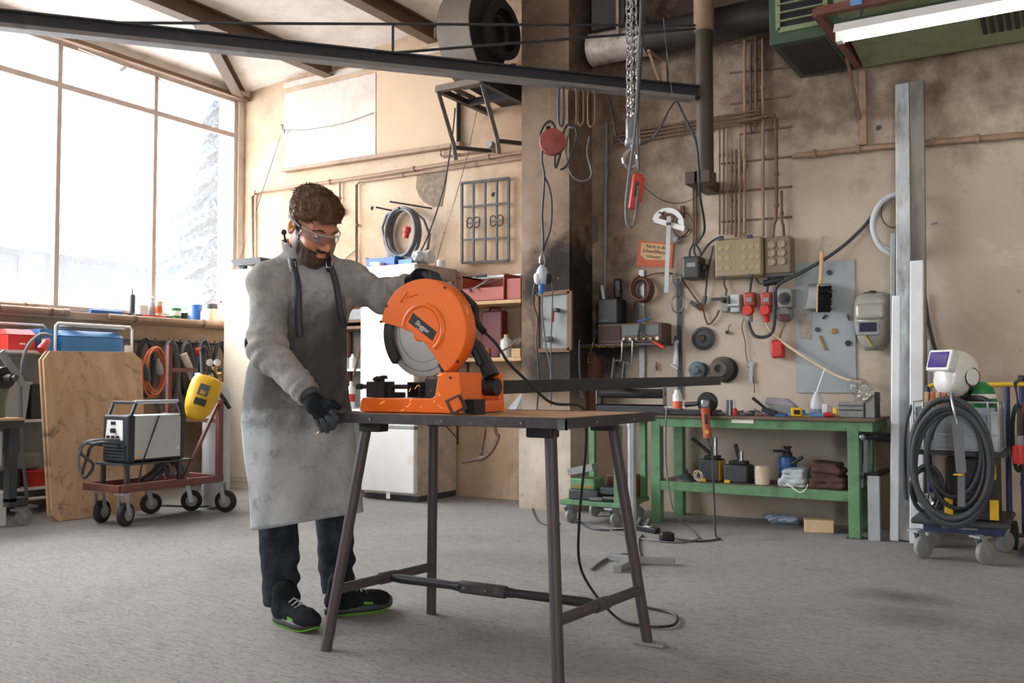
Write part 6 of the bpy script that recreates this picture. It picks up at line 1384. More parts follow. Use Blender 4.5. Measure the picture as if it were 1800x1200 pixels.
part('lid', B().box2((a[0]+.008,a[1]-.012,a[2]+.008),(c[0]-.008,a[1]+.002,c[2]-.008)), m_bak, t, smooth=0, bev=.01)
for gx in (.13,.28,.62,.78,.9):
    for gz in (.24,.5,.76): part('fuse_window', B().cyl((a[0]+(c[0]-a[0])*gx,a[1]-.011,a[2]+(c[2]-a[2])*gz),(a[0]+(c[0]-a[0])*gx,a[1]-.015,a[2]+(c[2]-a[2])*gz),.02,n=14), mat('fuse_amber',(156,142,106),.35), t)
for gx in (.15,.75):
    for z in (a[2],c[2]): part('latch', B().box((a[0]+(c[0]-a[0])*gx,a[1]-.01,z),(.04,.02,.025)), m_dgrey, t, bev=.004)
t = thing('fuse_box', 'smaller grey brown fuse box with six round fuses', 'fuse box', W(1367,480,.1)); a, c = wbox(1343,1390,417,479,.13); part('housing', B().box2(a,c), mat('bakelite_brown',(118,104,86),.5,var=.12,dirt=.3,dirt_rgb=(80,68,56)), t, smooth=0, bev=.012)
for gx in (.3,.68):
    for gz in (.32,.55,.78): part('fuse', B().lathe((a[0]+(c[0]-a[0])*gx,a[1],a[2]+(c[2]-a[2])*gz), (0,-1,0), [(.028,0),(.028,.008),(.02,.012),(.018,.008)], 16), mat('fuse_cap',(150,138,114),.5), t)
b = B(); b.bar((a[0],6.7,a[2]-.01),(c[0]+.02,6.7,a[2]-.01),.05,.02); part('base_rail', b, m_dgrey, t, smooth=0)
t = thing('twin_sockets', 'pair of worn grey wall sockets with flap covers', 'socket', W(1282,548,.05)); a, c = wbox(1266,1280,519,548,.08); part('socket_body', B().box2(a,c), m_grey, t, bev=.01); part('flap', B().box((a[0]-.0,a[1]-.03,c[2]-.03),(.10,.06,.012),Matrix.Rotation(.3,3,'X')), m_dgrey, t); part('hole', B().cyl((a[0]+.035,a[1]-.005,c[2]-.045),(a[0]+.035,a[1]+.01,c[2]-.045),.016,n=12), m_black, t)
a, c = wbox(1283,1300,517,548,.075); part('socket_body', B().box2(a,c), m_lgrey, t, bev=.008); part('lower_flap', B().box((a[0]+.035,a[1]-.02,a[2]+.045),(.085,.04,.012),Matrix.Rotation(-.3,3,'X')), m_lgrey, t)
part('cable', B().tube(spline([W(1273,486,.04),W(1273,500,.04),W(1277,510,.04),W(1275,520,.04)],4), .008, 6), m_dpipe, t)
for px, lab in ((1318,'red three phase wall socket with plugged in red connector, next to the twin sockets'),(1348,'red three phase wall socket with plugged in red connector, next to the grey rotary switch')):
    t = thing('power_socket', lab, 'socket', W(px,560,.06), 'red power sockets'); part('socket_body', B().bar(W(px,514,.05), W(px+2,540,.05), .082, .09), m_brick, t, bev=.015)
    p = W(px-3,545,.13); part('plug_head', B().lathe(p+V((0,.02,0)), (0,-1,0), [(.03,-.02),(.042,0),(.042,.03),(.034,.042)], 20), m_red, t, label='bright red round plug'); part('grey_tag', B().box(W(px-1,527,.1),(.04,.02,.03)), m_grey, t)
    part('plug_neck', B().cyl(p+V((0,.02,-.02)), p+V((.004,.03,-.085)), .028, .02, n=14), m_red if px > 1330 else m_grey, t); part('feed', B().tube([W(px,514,.04),W(px+2,500,.04),W(px+4,486,.05)], .009, 6), m_dcable, t)
solo('plug_lead', B().tube(spline([W(1316,560,.11),W(1318,575,.12),W(1327,590,.13),W(1345,592,.13),W(1358,582,.13),W(1362,555,.15),W(1361,520,.16),W(1368,501,.16),W(1386,490,.15),W(1410,478,.12),W(1450,455,.08),W(1485,430,.05),W(1515,402,.025),W(1535,378,.02),W(1556,352,.02),W(1566,346,.02)],5), .0125, 8), m_dcable, 'thick black cable looping from the red socket up across the wall to the steel bars', 'cable')
solo('pale_lead', B().tube(spline([W(1344,560,.11),W(1352,578,.085),W(1375,600,.08),W(1400,618,.09),W(1440,643,.09),W(1480,664,.09),W(1515,672,.10)],5), .010, 7), m_beige, 'pale beige cable hanging from the red socket to the bench end', 'cable')
t = thing('rotary_switch', 'grey wall box with round rotary switch and reddish socket below', 'switch', W(1380,568,.06)); a, c = wbox(1366,1392,507,540,.09); part('housing', B().box2(a,c), m_grey, t, bev=.01); p = V(((a[0]+c[0])/2,a[1],c[2]-.075)); part('dial', B().lathe(p, (0,-1,0), [(.045,0),(.045,.01),(.02,.012),(.02,.03)], 20), m_dgrey, t)
part('socket_hood', B().lathe(W(1381,552,0), (0,-1,0), [(.062,0),(.06,.05),(.045,.08)], 20), m_grey, t); part('socket_cap', B().box(W(1379,558,.08),(.07,.03,.05)), m_maroon, t, bev=.008)
t = thing('red_plug_box', 'red plug housing hanging below the rotary switch', 'socket', W(1367,630,.05)); part('housing', B().bar(W(1366,597,.05), W(1369,629,.05), .085, .08), m_red, t, bev=.015); part('cord', B().tube([W(1370,596,.05),W(1374,582,.05),W(1380,568,.04)], .008, 6), m_pipe, t)
t = thing('hand_torch', 'black rod shaped lamp lying on the wall under the fuse boxes', 'lamp', W(1360,497,.05)); part('body', B().cyl(W(1343,498,.115), W(1377,491,.115), .024, n=14), m_black, t); part('cord', B().tube(spline([W(1343,498,.115),W(1335,498,.10),W(1330,490,.07)],4), .007, 6), m_dcable, t)
t = thing('wall_clamp', 'small steel clamp with brown knob fixed on the wall beside the sockets', 'clamp', W(1230,545,.03)); part('jaw', B().bar(W(1214,530,.03), W(1224,538,.03), .014, .03), m_dgrey, t); part('knob', B().cyl(W(1231,539,.0), W(1231,539,.05), .03, n=14), m_rust, t); part('lever', B().bar(W(1237,535,.04), W(1240,520,.04), .035, .02), m_dgrey, t)
part('cable', B().tube(spline([W(1240,520,.04),W(1243,490,.05),W(1250,450,.05),W(1254,432,.06)],4), .007, 6), m_dcable, t)
# rings, caliper
solo('wire_coil', B().tube(coil(W(1190,492,.075), (0,1,0), .035, .045, 4, .006, .12, 20, seed=3), .004, 5), m_steel, 'small coil of bright wire hung above the flat bar', 'wire')
solo('clamp_ring', B().tube([W(1191+10.5*math.cos(a),534+15*math.sin(a),.035) for a in [2*math.pi*i/24 for i in range(24)]], .007, 6, closed=True), m_steel, 'round steel hose ring hung on the flat bar', 'ring')
t = thing('caliper', 'white and steel caliper hanging from the flat bar', 'caliper', W(1189,645,.04)); part('beam', B().bar(W(1190,598,.04), W(1186,640,.04), .028, .008, up=(0,1,0)), m_whitep, t); part('jaw', B().bar(W(1187,600,.04), W(1187,590,.04), .012, .008), m_dgrey, t); part('second_arm', B().bar(W(1191,602,.05), W(1192,645,.05), .010, .006), m_steel, t); part('tip', B().bar(W(1180,641,.04), W(1192,648,.04), .02, .01), m_whitep, t)
# round discs on the wall
def disc(px, py, r, d, prof, m, label, name='grinding_disc'):
    p = W(px,py,.020 if name == 'flap_disc' else 0); return solo(name, B().lathe(p, (0,-1,0), [(rr*r, h*d) for rr, h in prof], 32), m, label, 'disc')
t = thing('pulley_wheel', 'black belt wheel with bolt arm hung flat on the wall', 'wheel', W(1238,620,.03)); part('wheel', B().lathe(W(1238,595,0), (0,-1,0), [(.92*.088,0),(.088,.012),(.088,.03),(.066,.04),(.063,.032),(.03,.034),(.018,.05),(.008,.05)], 32), m_dgrey, t); part('bolt', B().cyl(W(1220,590,.04), W(1236,594,.045), .008, n=8), m_rust, t)
m_fl = mat('flap_disc', (96,112,120), .8, var=.5, scale=30)
disc(1227,650,.064,.06,[(.9,0),(1,.2),(1,.5),(.75,.7),(.45,.75),(.4,1),(.2,1)], m_fl, 'blue grey flap grinding disc on the wall above the bench', 'flap_disc'); disc(1234,650,.055,.018,[(1,0),(1,.5),(.5,.9)], m_dgrey, 'dark sanding disc behind the flap disc')
t = thing('abrasive_stack', 'stack of thick grey grinding wheels hung on the wall', 'wheel', W(1270,668,.03)); part('wheel', B().lathe(W(1272,648,0), (0,-1,0), [(.09,0),(.092,.02),(.09,.05),(.078,.055),(.078,.085),(.066,.09),(.06,.12),(.03,.125),(.026,.10)], 32), mat('grind_grey',(98,92,86),.9,var=.15,scale=40), t); part('back_plate', B().lathe(W(1276,650,0), (0,-1,0), [(.095,0),(.097,.015),(.09,.03)], 32), m_black, t)
t = thing('hook_key', 'small pale steel key hook hanging on the wall beside the grinding wheel', 'hook', W(1320,676,.02)); part('bar', B().bar(W(1320,637,.02), W(1320,672,.02), .026, .006, up=(0,1,0)), m_lgrey, t); part('head', B().cyl(W(1320,640,.014), W(1320,640,.026), .022, n=12), m_lgrey, t)
solo('thin_wire', B().tube(spline([W(1308,560,.02),W(1304,575,.02),W(1310,600,.02),W(1311,620,.02),W(1317,645,.02),W(1325,670,.02),W(1326,690,.02)],4), .0035, 5), m_bcable, 'thin brown wire hanging down the wall from the sockets', 'wire')
solo('wall_nail', B().cyl(W(1278,584,0), W(1278,584,.03), .014, n=10).tube([W(1280,582,.02),W(1282,572,.02),W(1286,570,.02)], .003, 5), m_dgrey, 'dark nail head with bent wire in the wall', 'nail')
solo('red_pin', B().bar(W(1153,642,.02), W(1155,650,.02), .02, .01).bar(W(1154,636,.02), W(1154,652,.02), .008, .008), m_brick, 'tiny red wing screw on the wall beneath the radio shelf', 'screw')
# ------------------------------------------------------------------ sheet metal with magnets, dustpan, brush
t = thing('steel_sheet', 'pale blue grey sheet of steel mounted flat on the wall', 'steel sheet', W(1450,690,.01)); q = [W(1398,463,.012),W(1502,456,.012),W(1505,690,.012),W(1400,690,.012)]; part('plate', B().prism(q, (0,.008,0)), mat('blue_grey_sheet',(160,168,172),.45,metal=.25,var=.08,scale=3,dirt=.1,dirt_rgb=(140,140,138)), t, smooth=0)
part('wear_patch', B().prism([W(1404,546,.0135),W(1428,544,.0135),W(1427,597,.0135),W(1406,595,.0135)], (0,.001,0)), mat('rubbed_patch',(150,142,136),.6,var=.35,scale=20), t, smooth=0)
for px, py, r, mm, lab in ((1458,479,.018,m_navy,'blue round magnet high on the steel sheet'),(1437,579,.017,m_dgrey,'grey round magnet low on the steel sheet'),(1466,582,.022,m_brass,'brass nut stuck on the steel sheet'),(1491,603,.022,m_dsteel,'dark steel nut stuck on the steel sheet near its edge')):
    solo('magnet', B().lathe(W(px,py,.013), (0,-1,0), [(r,0),(r,.012),(r*.5,.014)], 6 if mm in (m_brass,m_dsteel) else 16), mm, lab, 'magnet')
for a, c, w, mm, lab in (((1441,590),(1451,615),.014,m_brass,'brass coloured bar stuck slanting on the steel sheet'),((1490,553),(1493,563),.012,m_rust,'short rusty bolt stuck on the steel sheet'),((1446,560),(1452,554),.012,m_black,'tiny black clip on the steel sheet')):
    solo('stuck_bar', B().bar(W(*a,.02), W(*c,.02), w, .012), mm, lab, 'bar', 'small bars stuck on the steel sheet')
t = thing('dustpan', 'bright zinc dustpan hung upside down on the steel sheet', 'dustpan', W(1437,545,.05))
rows = []
for v, w, o in ((0,.052,.03),(.15,.050,.055),(.4,.048,.06),(.7,.058,.05),(.9,.068,.045),(1.0,.074,.045)):
    c = W(1441,499+45*v,.03); rows.append([c+V((w*1.5*s_,-(o if abs(s_) < .9 else .0),0)) for s_ in (-1,-.88,-.5,0,.5,.88,1)])
b = B(); b.grid(rows); part('pan', b, mat('bright_zinc',(206,212,216),.28,metal=.8,var=.06), t, smooth=60, solid=.003); part('hanger', B().tube([W(1443,415,.02),W(1441,440,.04),W(1444,470,.05)], .003, 5), m_galv, t)
t = thing('hand_brush', 'wooden hand brush with black bristles hanging in front of the dustpan', 'brush', W(1447,552,.1)); part('hang_cord', B().tube([W(1447,415,0),W(1447,416,.05),W(1445,443,.15)], .003, 5), m_wire, t); part('handle', B().bar(W(1445,441,.15), W(1442,500,.15), .026, .018, up=(0,1,0)), m_wood, t, bev=.006); part('back', B().bar(W(1439,499,.15), W(1437,549,.15), .014, .035, up=(0,1,0)), m_wood, t, bev=.004)
b = B(); rnd = random.Random(1); p0 = W(1440,503,.155); p1 = W(1439,548,.155)
for i in range(160):
    c = p0+(p1-p0)*rnd.random()+V((0,rnd.uniform(-.03,.03),0)); b.cyl(c, c+V((.075+rnd.uniform(-.012,.012),rnd.uniform(-.012,.012),rnd.uniform(-.012,.012))), .0045, .003, n=4)
o = part('bristles', b, m_black, t); o['kind'] = 'stuff'
# ------------------------------------------------------------------ grey welding helmet on the wall
t, rgt, upp, fw = shell_mask('welding_helmet', 'scratched silver grey welding helmet hanging on the wall beside the steel sheet', W(1536,566,.10), (-.05,-1,.05), (0,0,1), 1.18, mat('worn_silver',(158,156,148),.35,metal=.2,var=.12,scale=4,dirt=.15,dirt_rgb=(120,112,100)), m_black)
f0 = W(1536,566,.10)+fw*.118
part('window', B().box(f0-upp*.045+rgt*.012-fw*.002, (.115,.02,.062), Matrix((rgt,fw,upp)).transposed()), mat('dark_blue_glass',(38,38,62),.15), t, smooth=0, bev=.004); part('window_frame', B().box(f0-upp*.05+rgt*.012-fw*.010, (.15,.02,.095), Matrix((rgt,fw,upp)).transposed()), m_grey, t, smooth=0, bev=.006)
part('brow_plate', B().box(f0+upp*.062-fw*.016, (.19,.05,.11), Matrix((rgt,fw,upp)).transposed()), mat('worn_silver',(0,0,0)), t, smooth=40, bev=.045, seg=4)
part('headband', B().tube(spline([W(1510,530,.10),W(1518,520,.10),W(1530,517,.11),W(1545,519,.10),W(1557,530,.10)],5), .018, 8), m_black, t); part('band_knob', B().box(W(1534,515,.10),(.05,.06,.03)), m_black, t, bev=.008)
part('yellow_stripe', B().bar(W(1513,578,.21), W(1531,608,.19), .014, .006), m_yellow, t); part('hanger_peg', B().cyl(W(1534,522,0), W(1534,522,.12), .007, n=8), m_dgrey, t)
# hose coil, cable, strings behind the bars
solo('grey_hose_coil', B().tube(coil(W(1577,392,.092), (0,1,0), .155, .195, 1.9, .010, .05, 36, seed=2), .018, 10), m_lgrey, 'light grey hose coil hung on the wall behind the steel bars', 'hose')
solo('dark_wire_coil', B().tube(coil(W(1572,372,.048), (0,1,0), .085, .10, 1.2, .004, .05, 28, seed=2), .004, 6), m_dcable, 'thin dark wire ring inside the grey hose coil', 'wire')
solo('black_cable', B().tube(spline([W(1625,515,.03),W(1631,560,.03),W(1640,600,.03),W(1648,628,.04),W(1655,680,.05)],5), .012, 7), m_dcable, 'black cable hanging down the wall on the helmet side of the cart', 'cable')
solo('wall_hook', B().tube([W(1638,394,0),W(1638,394,.03),W(1648,391,.03)], .006, 6), m_grey, 'small wall hook with rust spot on the bare plaster', 'hook')
# ------------------------------------------------------------------ green workbench
BX0, BX1, BY0, BY1, BZ = -2.64, -1.11, 6.24, 6.76, .765
wb = thing('workbench', 'green steel workbench with worn dark top and a lower shelf', 'workbench', (-1.9,6.5,0))
part('bench_top', B().box2((BX0,BY0-.02,BZ-.022),(BX1,BY1,BZ)), mat('worn_bench_top',(112,92,76),.6,var=.2,scale=6,dirt=.5,dirt_rgb=(58,50,46)), wb, smooth=0, bev=.003)
xl, xr = -2.60, -1.25
part('front_rail', B().box2((xl-.03,BY0+.003,BZ-.085),(BX1-.02,BY0+.04,BZ-.023)), m_green, wb, smooth=0, bev=.003); part('side_rail', B().box2((BX1-.06,BY0+.04,BZ-.085),(BX1-.02,BY1-.02,BZ-.023)), m_green, wb, smooth=0)
part('back_rail', B().box2((xl-.035,BY1-.05,BZ-.085),(BX1-.02,BY1-.01,BZ-.023)), m_green, wb, smooth=0)
for x in (xl, xr):
    for y in (BY0+.035, BY1-.045): part('leg', B().box2((x-.035,y-.035,0),(x+.035,y+.035,BZ-.024)), m_green, wb, smooth=0, bev=.004)
part('leg_foot', B().box2((xr-.05,BY0-.01,0),(xr+.045,BY0+.08,.008)), m_dgreen, wb, smooth=0)
part('lower_shelf', B().box2((xl,BY0+.01,.268),(xr,BY1-.03,.295)), mat('shelf_brown',(122,104,88),.75,var=.2,dirt=.4,dirt_rgb=(70,60,52)), wb, smooth=0)
part('shelf_rail', B().box2((xl+.03,BY0+.003,.232),(xr-.03,BY0+.03,.2955)), m_green, wb, smooth=0, bev=.003)
part('bench_sticker', B().box2((ony(1286,739,6.238).x,6.236,ony(1286,743,6.238).z),(ony(1325,739,6.238).x,6.2395,ony(1286,735.5,6.238).z)), m_paper, wb, smooth=0)
text_mesh('sticker_text', 'WERKBANK', .016, ((ony(1305,739,6.236).x),6.2355,ony(1305,739,6.236).z), (1,0,0), (0,0,1), m_grey, bpy.data.objects['bench_sticker']) if False else None
b_ = lambda px, py=720, Y=6.4: ony(px,py,Y).x
# small green trolley left of the bench
tr = thing('green_trolley', 'small green steel trolley with low shelf beside the workbench', 'trolley', (-2.88,6.15,0)); tx0, tx1, ty0, ty1 = -3.17, -2.70, 5.86, 6.36
part('low_shelf', B().box2((tx0,ty0,.135),(tx1,ty1,.165)), m_green, tr, smooth=0, bev=.003)
for x, y in ((tx1-.03,ty0+.03),(tx1-.03,ty1-.03),(tx0+.03,ty1-.03)): part('post', B().box2((x-.022,y-.022,.165),(x+.022,y+.022,.74)), m_green, tr, smooth=0)
part('top_frame', B().box2((tx0,ty1-.2,.735),(tx1,ty1,.76)), m_dgreen, tr, smooth=0)
for x in (tx0+.06, tx1-.06):
    for y in (ty0+.06, ty1-.06): caster(tr, x, y, .05, .03, 1.2, .135, mw=m_grey)
solo('steel_beam_plate', B().box2((-3.03,6.20,.768),(-2.16,6.40,.80)), m_dsteel, 'dark steel bar lying across the trolley and the workbench end', 'steel bar', smooth=0, bev=.003)
t = thing('machine_vice', 'green machine vice with grey jaws on the low trolley shelf', 'vice', (-3.0,6.0,.166)); part('base', B().box2((-3.13,5.92,.166),(-2.90,6.12,.235)), m_dgrey, t, bev=.008); part('body', B().box2((-3.12,5.93,.235),(-2.93,6.10,.315)), m_green, t, bev=.010)
part('name_strip', B().box2((-3.10,5.925,.25),(-2.95,5.931,.265)), m_brass, t, smooth=0); part('slide', B().box2((-2.90,5.95,.21),(-2.76,6.05,.26)), m_dgrey, t, bev=.006); part('screw', B().cyl((-2.78,6.0,.225),(-2.66,6.0,.225),.014,n=10), m_steel, t)
solo('channel_offcut', B().box((-3.04,5.97,.375),(.20,.09,.05),Matrix.Rotation(-.22,3,'Y')), m_grey, 'grey channel offcut lying aslant on the green vice', 'steel offcut', smooth=0, bev=.003)
solo('steel_block', B().box2((-2.93,6.12,.167),(-2.74,6.30,.33)), m_rust, 'dark rusty steel block behind the vice on the trolley', 'steel block', bev=.01)
for k, (x, y, l, r, lab) in enumerate(((-2.86,5.90,.16,.012,'thin steel rod on the low trolley shelf'),(-2.765,5.925,.19,.018,'thicker steel shaft on the low trolley shelf'),(-2.90,5.885,.09,.015,'short bright pin on the edge of the low trolley shelf'))): solo('steel_rod', B().cyl((x-l/2,y,.166+r),(x+l/2,y+.02,.166+r),r,n=10), m_steel if k else m_dsteel, lab, 'steel rod', 'rods on the trolley shelf')
# things on the bench
bz = BZ+.001
bottle('spray_can', (b_(1191,700,6.32),6.32,bz), .034, .175, m_whitep, 'white spray can with orange label on the workbench', 'spray can', band=m_oran, neck=.55, top=.84)
t = thing('angle_grinder', 'orange angle grinder with black disc hanging over the front bench edge', 'grinder', ony(1243,768,6.17)); gY = 6.17
part('disc_guard', B().lathe(ony(1245,707,gY+.05), (0,-1,0), [(.070,0),(.072,.01),(.072,.03),(.066,.035),(.02,.036)], 28), m_black, t)
part('gear_head', B().bar(ony(1241,701,gY), ony(1241,718,gY), .06, .06), m_steel, t, bev=.015); part('handle_body', B().tube([ony(1240,717,gY),ony(1241,735,gY),ony(1242,752,gY),ony(1244,769,gY)], .03, 12, radii=[.034,.028,.027,.030]), mat('grinder_orange',(176,84,58),.5,var=.15,dirt=.3,dirt_rgb=(90,50,40)), t)
part('switch_strip', B().bar(ony(1241,728,gY-.028), ony(1242,745,gY-.028), .022, .006), m_black, t); part('yellow_button', B().cyl(ony(1242.5,759,gY-.028), ony(1242.5,759,gY-.036), .014, n=14), m_yellow, t); part('side_handle', B().cyl(ony(1228,709,gY+.02), ony(1205,711,gY+.04), .014, .018, n=12), m_black, t)
part('lead', B().tube(spline([ony(1244,770,gY),ony(1252,800,gY),ony(1254,850,6.15),ony(1256,900,6.1),onz(1258,940,.008),onz(1264,947,.008)],5), .006, 6), m_dcable, t)
solo('purple_cloth', B().box((b_(1180,716,6.26),6.26,bz+.037),(.16,.06,.012)), mat('dusky_cloth',(112,84,98),.9,var=.3), 'crumpled dusky purple rag on the dark steel bar', 'rag', bev=.005)
solo('white_tube_rod', B().cyl((b_(1176,708,6.42),6.42,bz+.045),(b_(1205,708,6.42),6.42,bz+.045),.007,n=8), m_whitep, 'thin white tube lying behind the spray can', 'tube')
rnd = random.Random(11)
def blob_on(name, px, w, d, h, m, label, cat, Y=6.36, rz=0.0, bev=.004): return solo(name, B().box((b_(px,718,Y),Y,bz+h/2),(w,d,h),Matrix.Rotation(rz,3,'Z')), m, label, cat, bev=bev)
solo('steel_socket', B().pipe((b_(1282,715,6.32),6.32,bz),(b_(1282,715,6.32),6.32,bz+.105),.024,.016,16), m_steel, 'tall bright steel socket standing on the bench', 'socket tool')
t = thing('screwdriver', 'stubby screwdriver with red handle standing on the bench', 'screwdriver', (b_(1292,715,6.30),6.30,bz)); part('handle', B().lathe((b_(1292,715,6.30),6.30,bz), (0,0,1), [(.016,0),(.018,.02),(.014,.045),(.008,.05)], 12), m_red, t); part('shaft', B().cyl((b_(1292,715,6.30),6.30,bz+.05),(b_(1292,715,6.30),6.30,bz+.105),.006,n=8), m_steel, t)
t = thing('hammer', 'black handled hammer lying aslant on the bench', 'hammer', (b_(1340,715,6.34),6.34,bz)); a, c = ony(1323,699,6.34), V((b_(1352,718,6.34),6.34,bz+.03)); part('handle', B().cyl(a, c, .011, .009, n=10), m_black, t); part('head', B().box(c,(.10,.035,.035),Matrix.Rotation(.3,3,'Y')), m_dsteel, t, bev=.005)
t = thing('belt_sander', 'grey hand sander with light top lying on the bench', 'sander', (b_(1370,715,6.42),6.42,bz)); xa, xb = b_(1345,715,6.42), b_(1400,715,6.42); part('body', B().box2((xa,6.38,bz),(xb,6.48,bz+.075)), m_grey, t, bev=.02); part('top_cover', B().hexa([V((xa,6.39,bz+.08)),V((xb+.01,6.39,bz+.06)),V((xb+.01,6.47,bz+.06)),V((xa,6.47,bz+.08))],[V((xa+.01,6.40,bz+.125)),V((xb-.06,6.40,bz+.115)),V((xb-.06,6.46,bz+.115)),V((xa+.01,6.46,bz+.125))]), mat('mauve_grey',(150,142,154),.5), t, bev=.008)
t = thing('tape_measure', 'yellow and black tape measure on the bench', 'tape measure', (b_(1400,716,6.30),6.30,bz)); part('case', B().box((b_(1400,716,6.30),6.30,bz+.03),(.075,.03,.06)), m_yellow, t, bev=.01); part('grip', B().box((b_(1401,716,6.29),6.284,bz+.03),(.04,.006,.03)), m_black, t, bev=.006)
solo('spirit_level', B().box((b_(1425,719,6.33),6.34,bz+.012),(.30,.03,.024)), m_ltblue, 'pale blue spirit level lying behind the tape measure', 'level', bev=.003)
solo('red_marker', B().cyl((b_(1448,718,6.30),6.30,bz+.016),(b_(1464,718,6.30),6.31,bz+.016),.016,n=10), m_red, 'thick red marker lying at the end of the spirit level', 'marker')
t = thing('oil_can', 'translucent oil bottle with long bent white spout on the bench', 'oil bottle', (b_(1436,700,6.42),6.42,bz)); p = V((b_(1436,700,6.42),6.42,bz)); part('body', B().lathe(p, (0,0,1), [(.04,0),(.044,.01),(.044,.09),(.03,.13),(.018,.15),(.018,.165)], 20), mat('cloudy_plastic',(198,202,206),.35,var=.06), t); part('spout', B().tube(spline([p+V((0,0,.16)),p+V((.012,0,.20)),p+V((.04,0,.28)),p+V((.052,0,.31)),p+V((.058,0,.312))],4), .005, 7), m_whitep, t); part('oil_fill', B().lathe(p, (0,0,1), [(.045,.008),(.0452,.01),(.0452,.05),(.045,.051)], 20), mat('bluish_oil',(122,128,152),.3), t)
t = thing('parts_drawer', 'grey plastic drawer box on the bench end', 'drawer box', (b_(1495,712,6.36),6.36,bz)); xa, xb = b_(1473,712,6.33), b_(1518,712,6.33); part('body', B().box2((xa,6.33,bz),(xb,6.50,bz+.10)), m_grey, t, bev=.004); part('groove', B().box2((xa+.003,6.326,bz+.045),(xb-.003,6.332,bz+.052)), m_dgrey, t, smooth=0); part('groove', B().box2((xa+.003,6.326,bz+.075),(xb-.003,6.332,bz+.08)), m_dgrey, t, smooth=0)
t = thing('black_bracket', 'black metal bracket box with reddish inner edge on the bench end', 'bracket', (b_(1528,705,6.38),6.38,bz)); xa, xb = b_(1520,705,6.34), b_(1541,705,6.34); part('back_plate', B().box2((xb-.012,6.34,bz),(xb,6.46,bz+.165)), m_black, t, smooth=0); part('frame', B().prism([V((xa,6.34,bz)),V((xb-.012,6.34,bz)),V((xb-.012,6.34,bz+.15)),V((xa+.04,6.34,bz+.15)),V((xa,6.34,bz+.10))], (0,.10,0)), m_grey, t, smooth=0, bev=.004); part('red_edge', B().bar((xa+.0,6.335,bz+.10),(xa+.05,6.335,bz+.145),.012,.008), m_maroon, t)
s = SDF((-1.36,6.48,BZ-.02),(-1.10,6.72,BZ+.26),.008)
for k in range(8):
    rr = random.Random(60+k); s.uni(s.ell((-1.24+rr.uniform(-.06,.06),6.60+rr.uniform(-.05,.05),BZ+.08+.02*k),(.06,.055,.04)),.02)
s.D += .007*np.sin(s.X*85+3*np.sin(s.Z*60))*np.sin(s.Y*80+s.Z*50); s.inter((BZ+.001)-s.Z); sdf_part('clear_bag', s, m_clear, None, relax=0); tag(bpy.data.objects['clear_bag'], 'clear plastic bag standing behind the grey drawer box', 'bag')
for px, w, d, h, mm, lab, cat, nm, Y in ((1212,.05,.03,.03,m_dgrey,'dark clamp on the bench beside the spray can','clamp','small_clamp',6.36),(1268,.05,.03,.022,m_steel,'flat steel piece beside the grinder disc','steel piece','steel_piece',6.34),(1305,.04,.05,.02,m_grey,'grey washer stack beside the red screwdriver','washers','washer_stack',6.36),(1318,.06,.03,.018,m_dsteel,'dark steel nut row in front of the hammer','nuts','nut_row',6.30),(1335,.05,.02,.014,m_rust,'rusty bolt in front of the hammer','bolt','bolt',6.28),(1372,.07,.02,.014,m_blue,'blue handled scriber in front of the sander','scriber','scriber',6.28),(1378,.04,.02,.02,m_dblue,'blue small box beside the oil bottle','box','small_box',6.44),(1408,.05,.03,.04,m_dblue,'blue tin between sander and oil bottle','tin','blue_tin',6.46),(1450,.035,.03,.085,m_whitep,'white glue bottle beside the oil bottle','bottle','glue_bottle',6.40),(1458,.03,.02,.07,m_clear,'clear plastic cup by the glue bottle','cup','clear_cup',6.44),(1468,.03,.012,.06,m_yellow,'yellow price card beside the drawer box','card','yellow_card',6.36),(1298,.05,.03,.03,m_dcable,'black clip behind the red screwdriver','clip','black_clip',6.42),(1255,.06,.03,.03,m_black,'black chuck beside the grinder','chuck','chuck',6.44),(1418,.06,.015,.01,m_brass,'brass rule under the spirit level end','rule','brass_rule',6.27)):
    blob_on(nm, px, w, d, h, mm, lab, cat, Y, rnd.uniform(-.4,.4))
for k in range(9):
    px = 1262+k*14+rnd.uniform(-4,4); p = V((b_(px,718,6.46),6.46+rnd.uniform(-.03,.08),bz)); o = solo('wire_tangle', B().tube(coil(p+V((0,0,.022)), (rnd.uniform(-.4,.4),rnd.uniform(-.4,.4),1), .03, .024, 2.2, .006, .25, 14, seed=k), .003, 4), m_steel if k % 2 else m_dcable, 'loose curl of thin bright wire among the tools on the bench' if k % 2 else 'loose curl of thin dark wire among the tools on the bench', 'wire', 'wire curls on the bench')
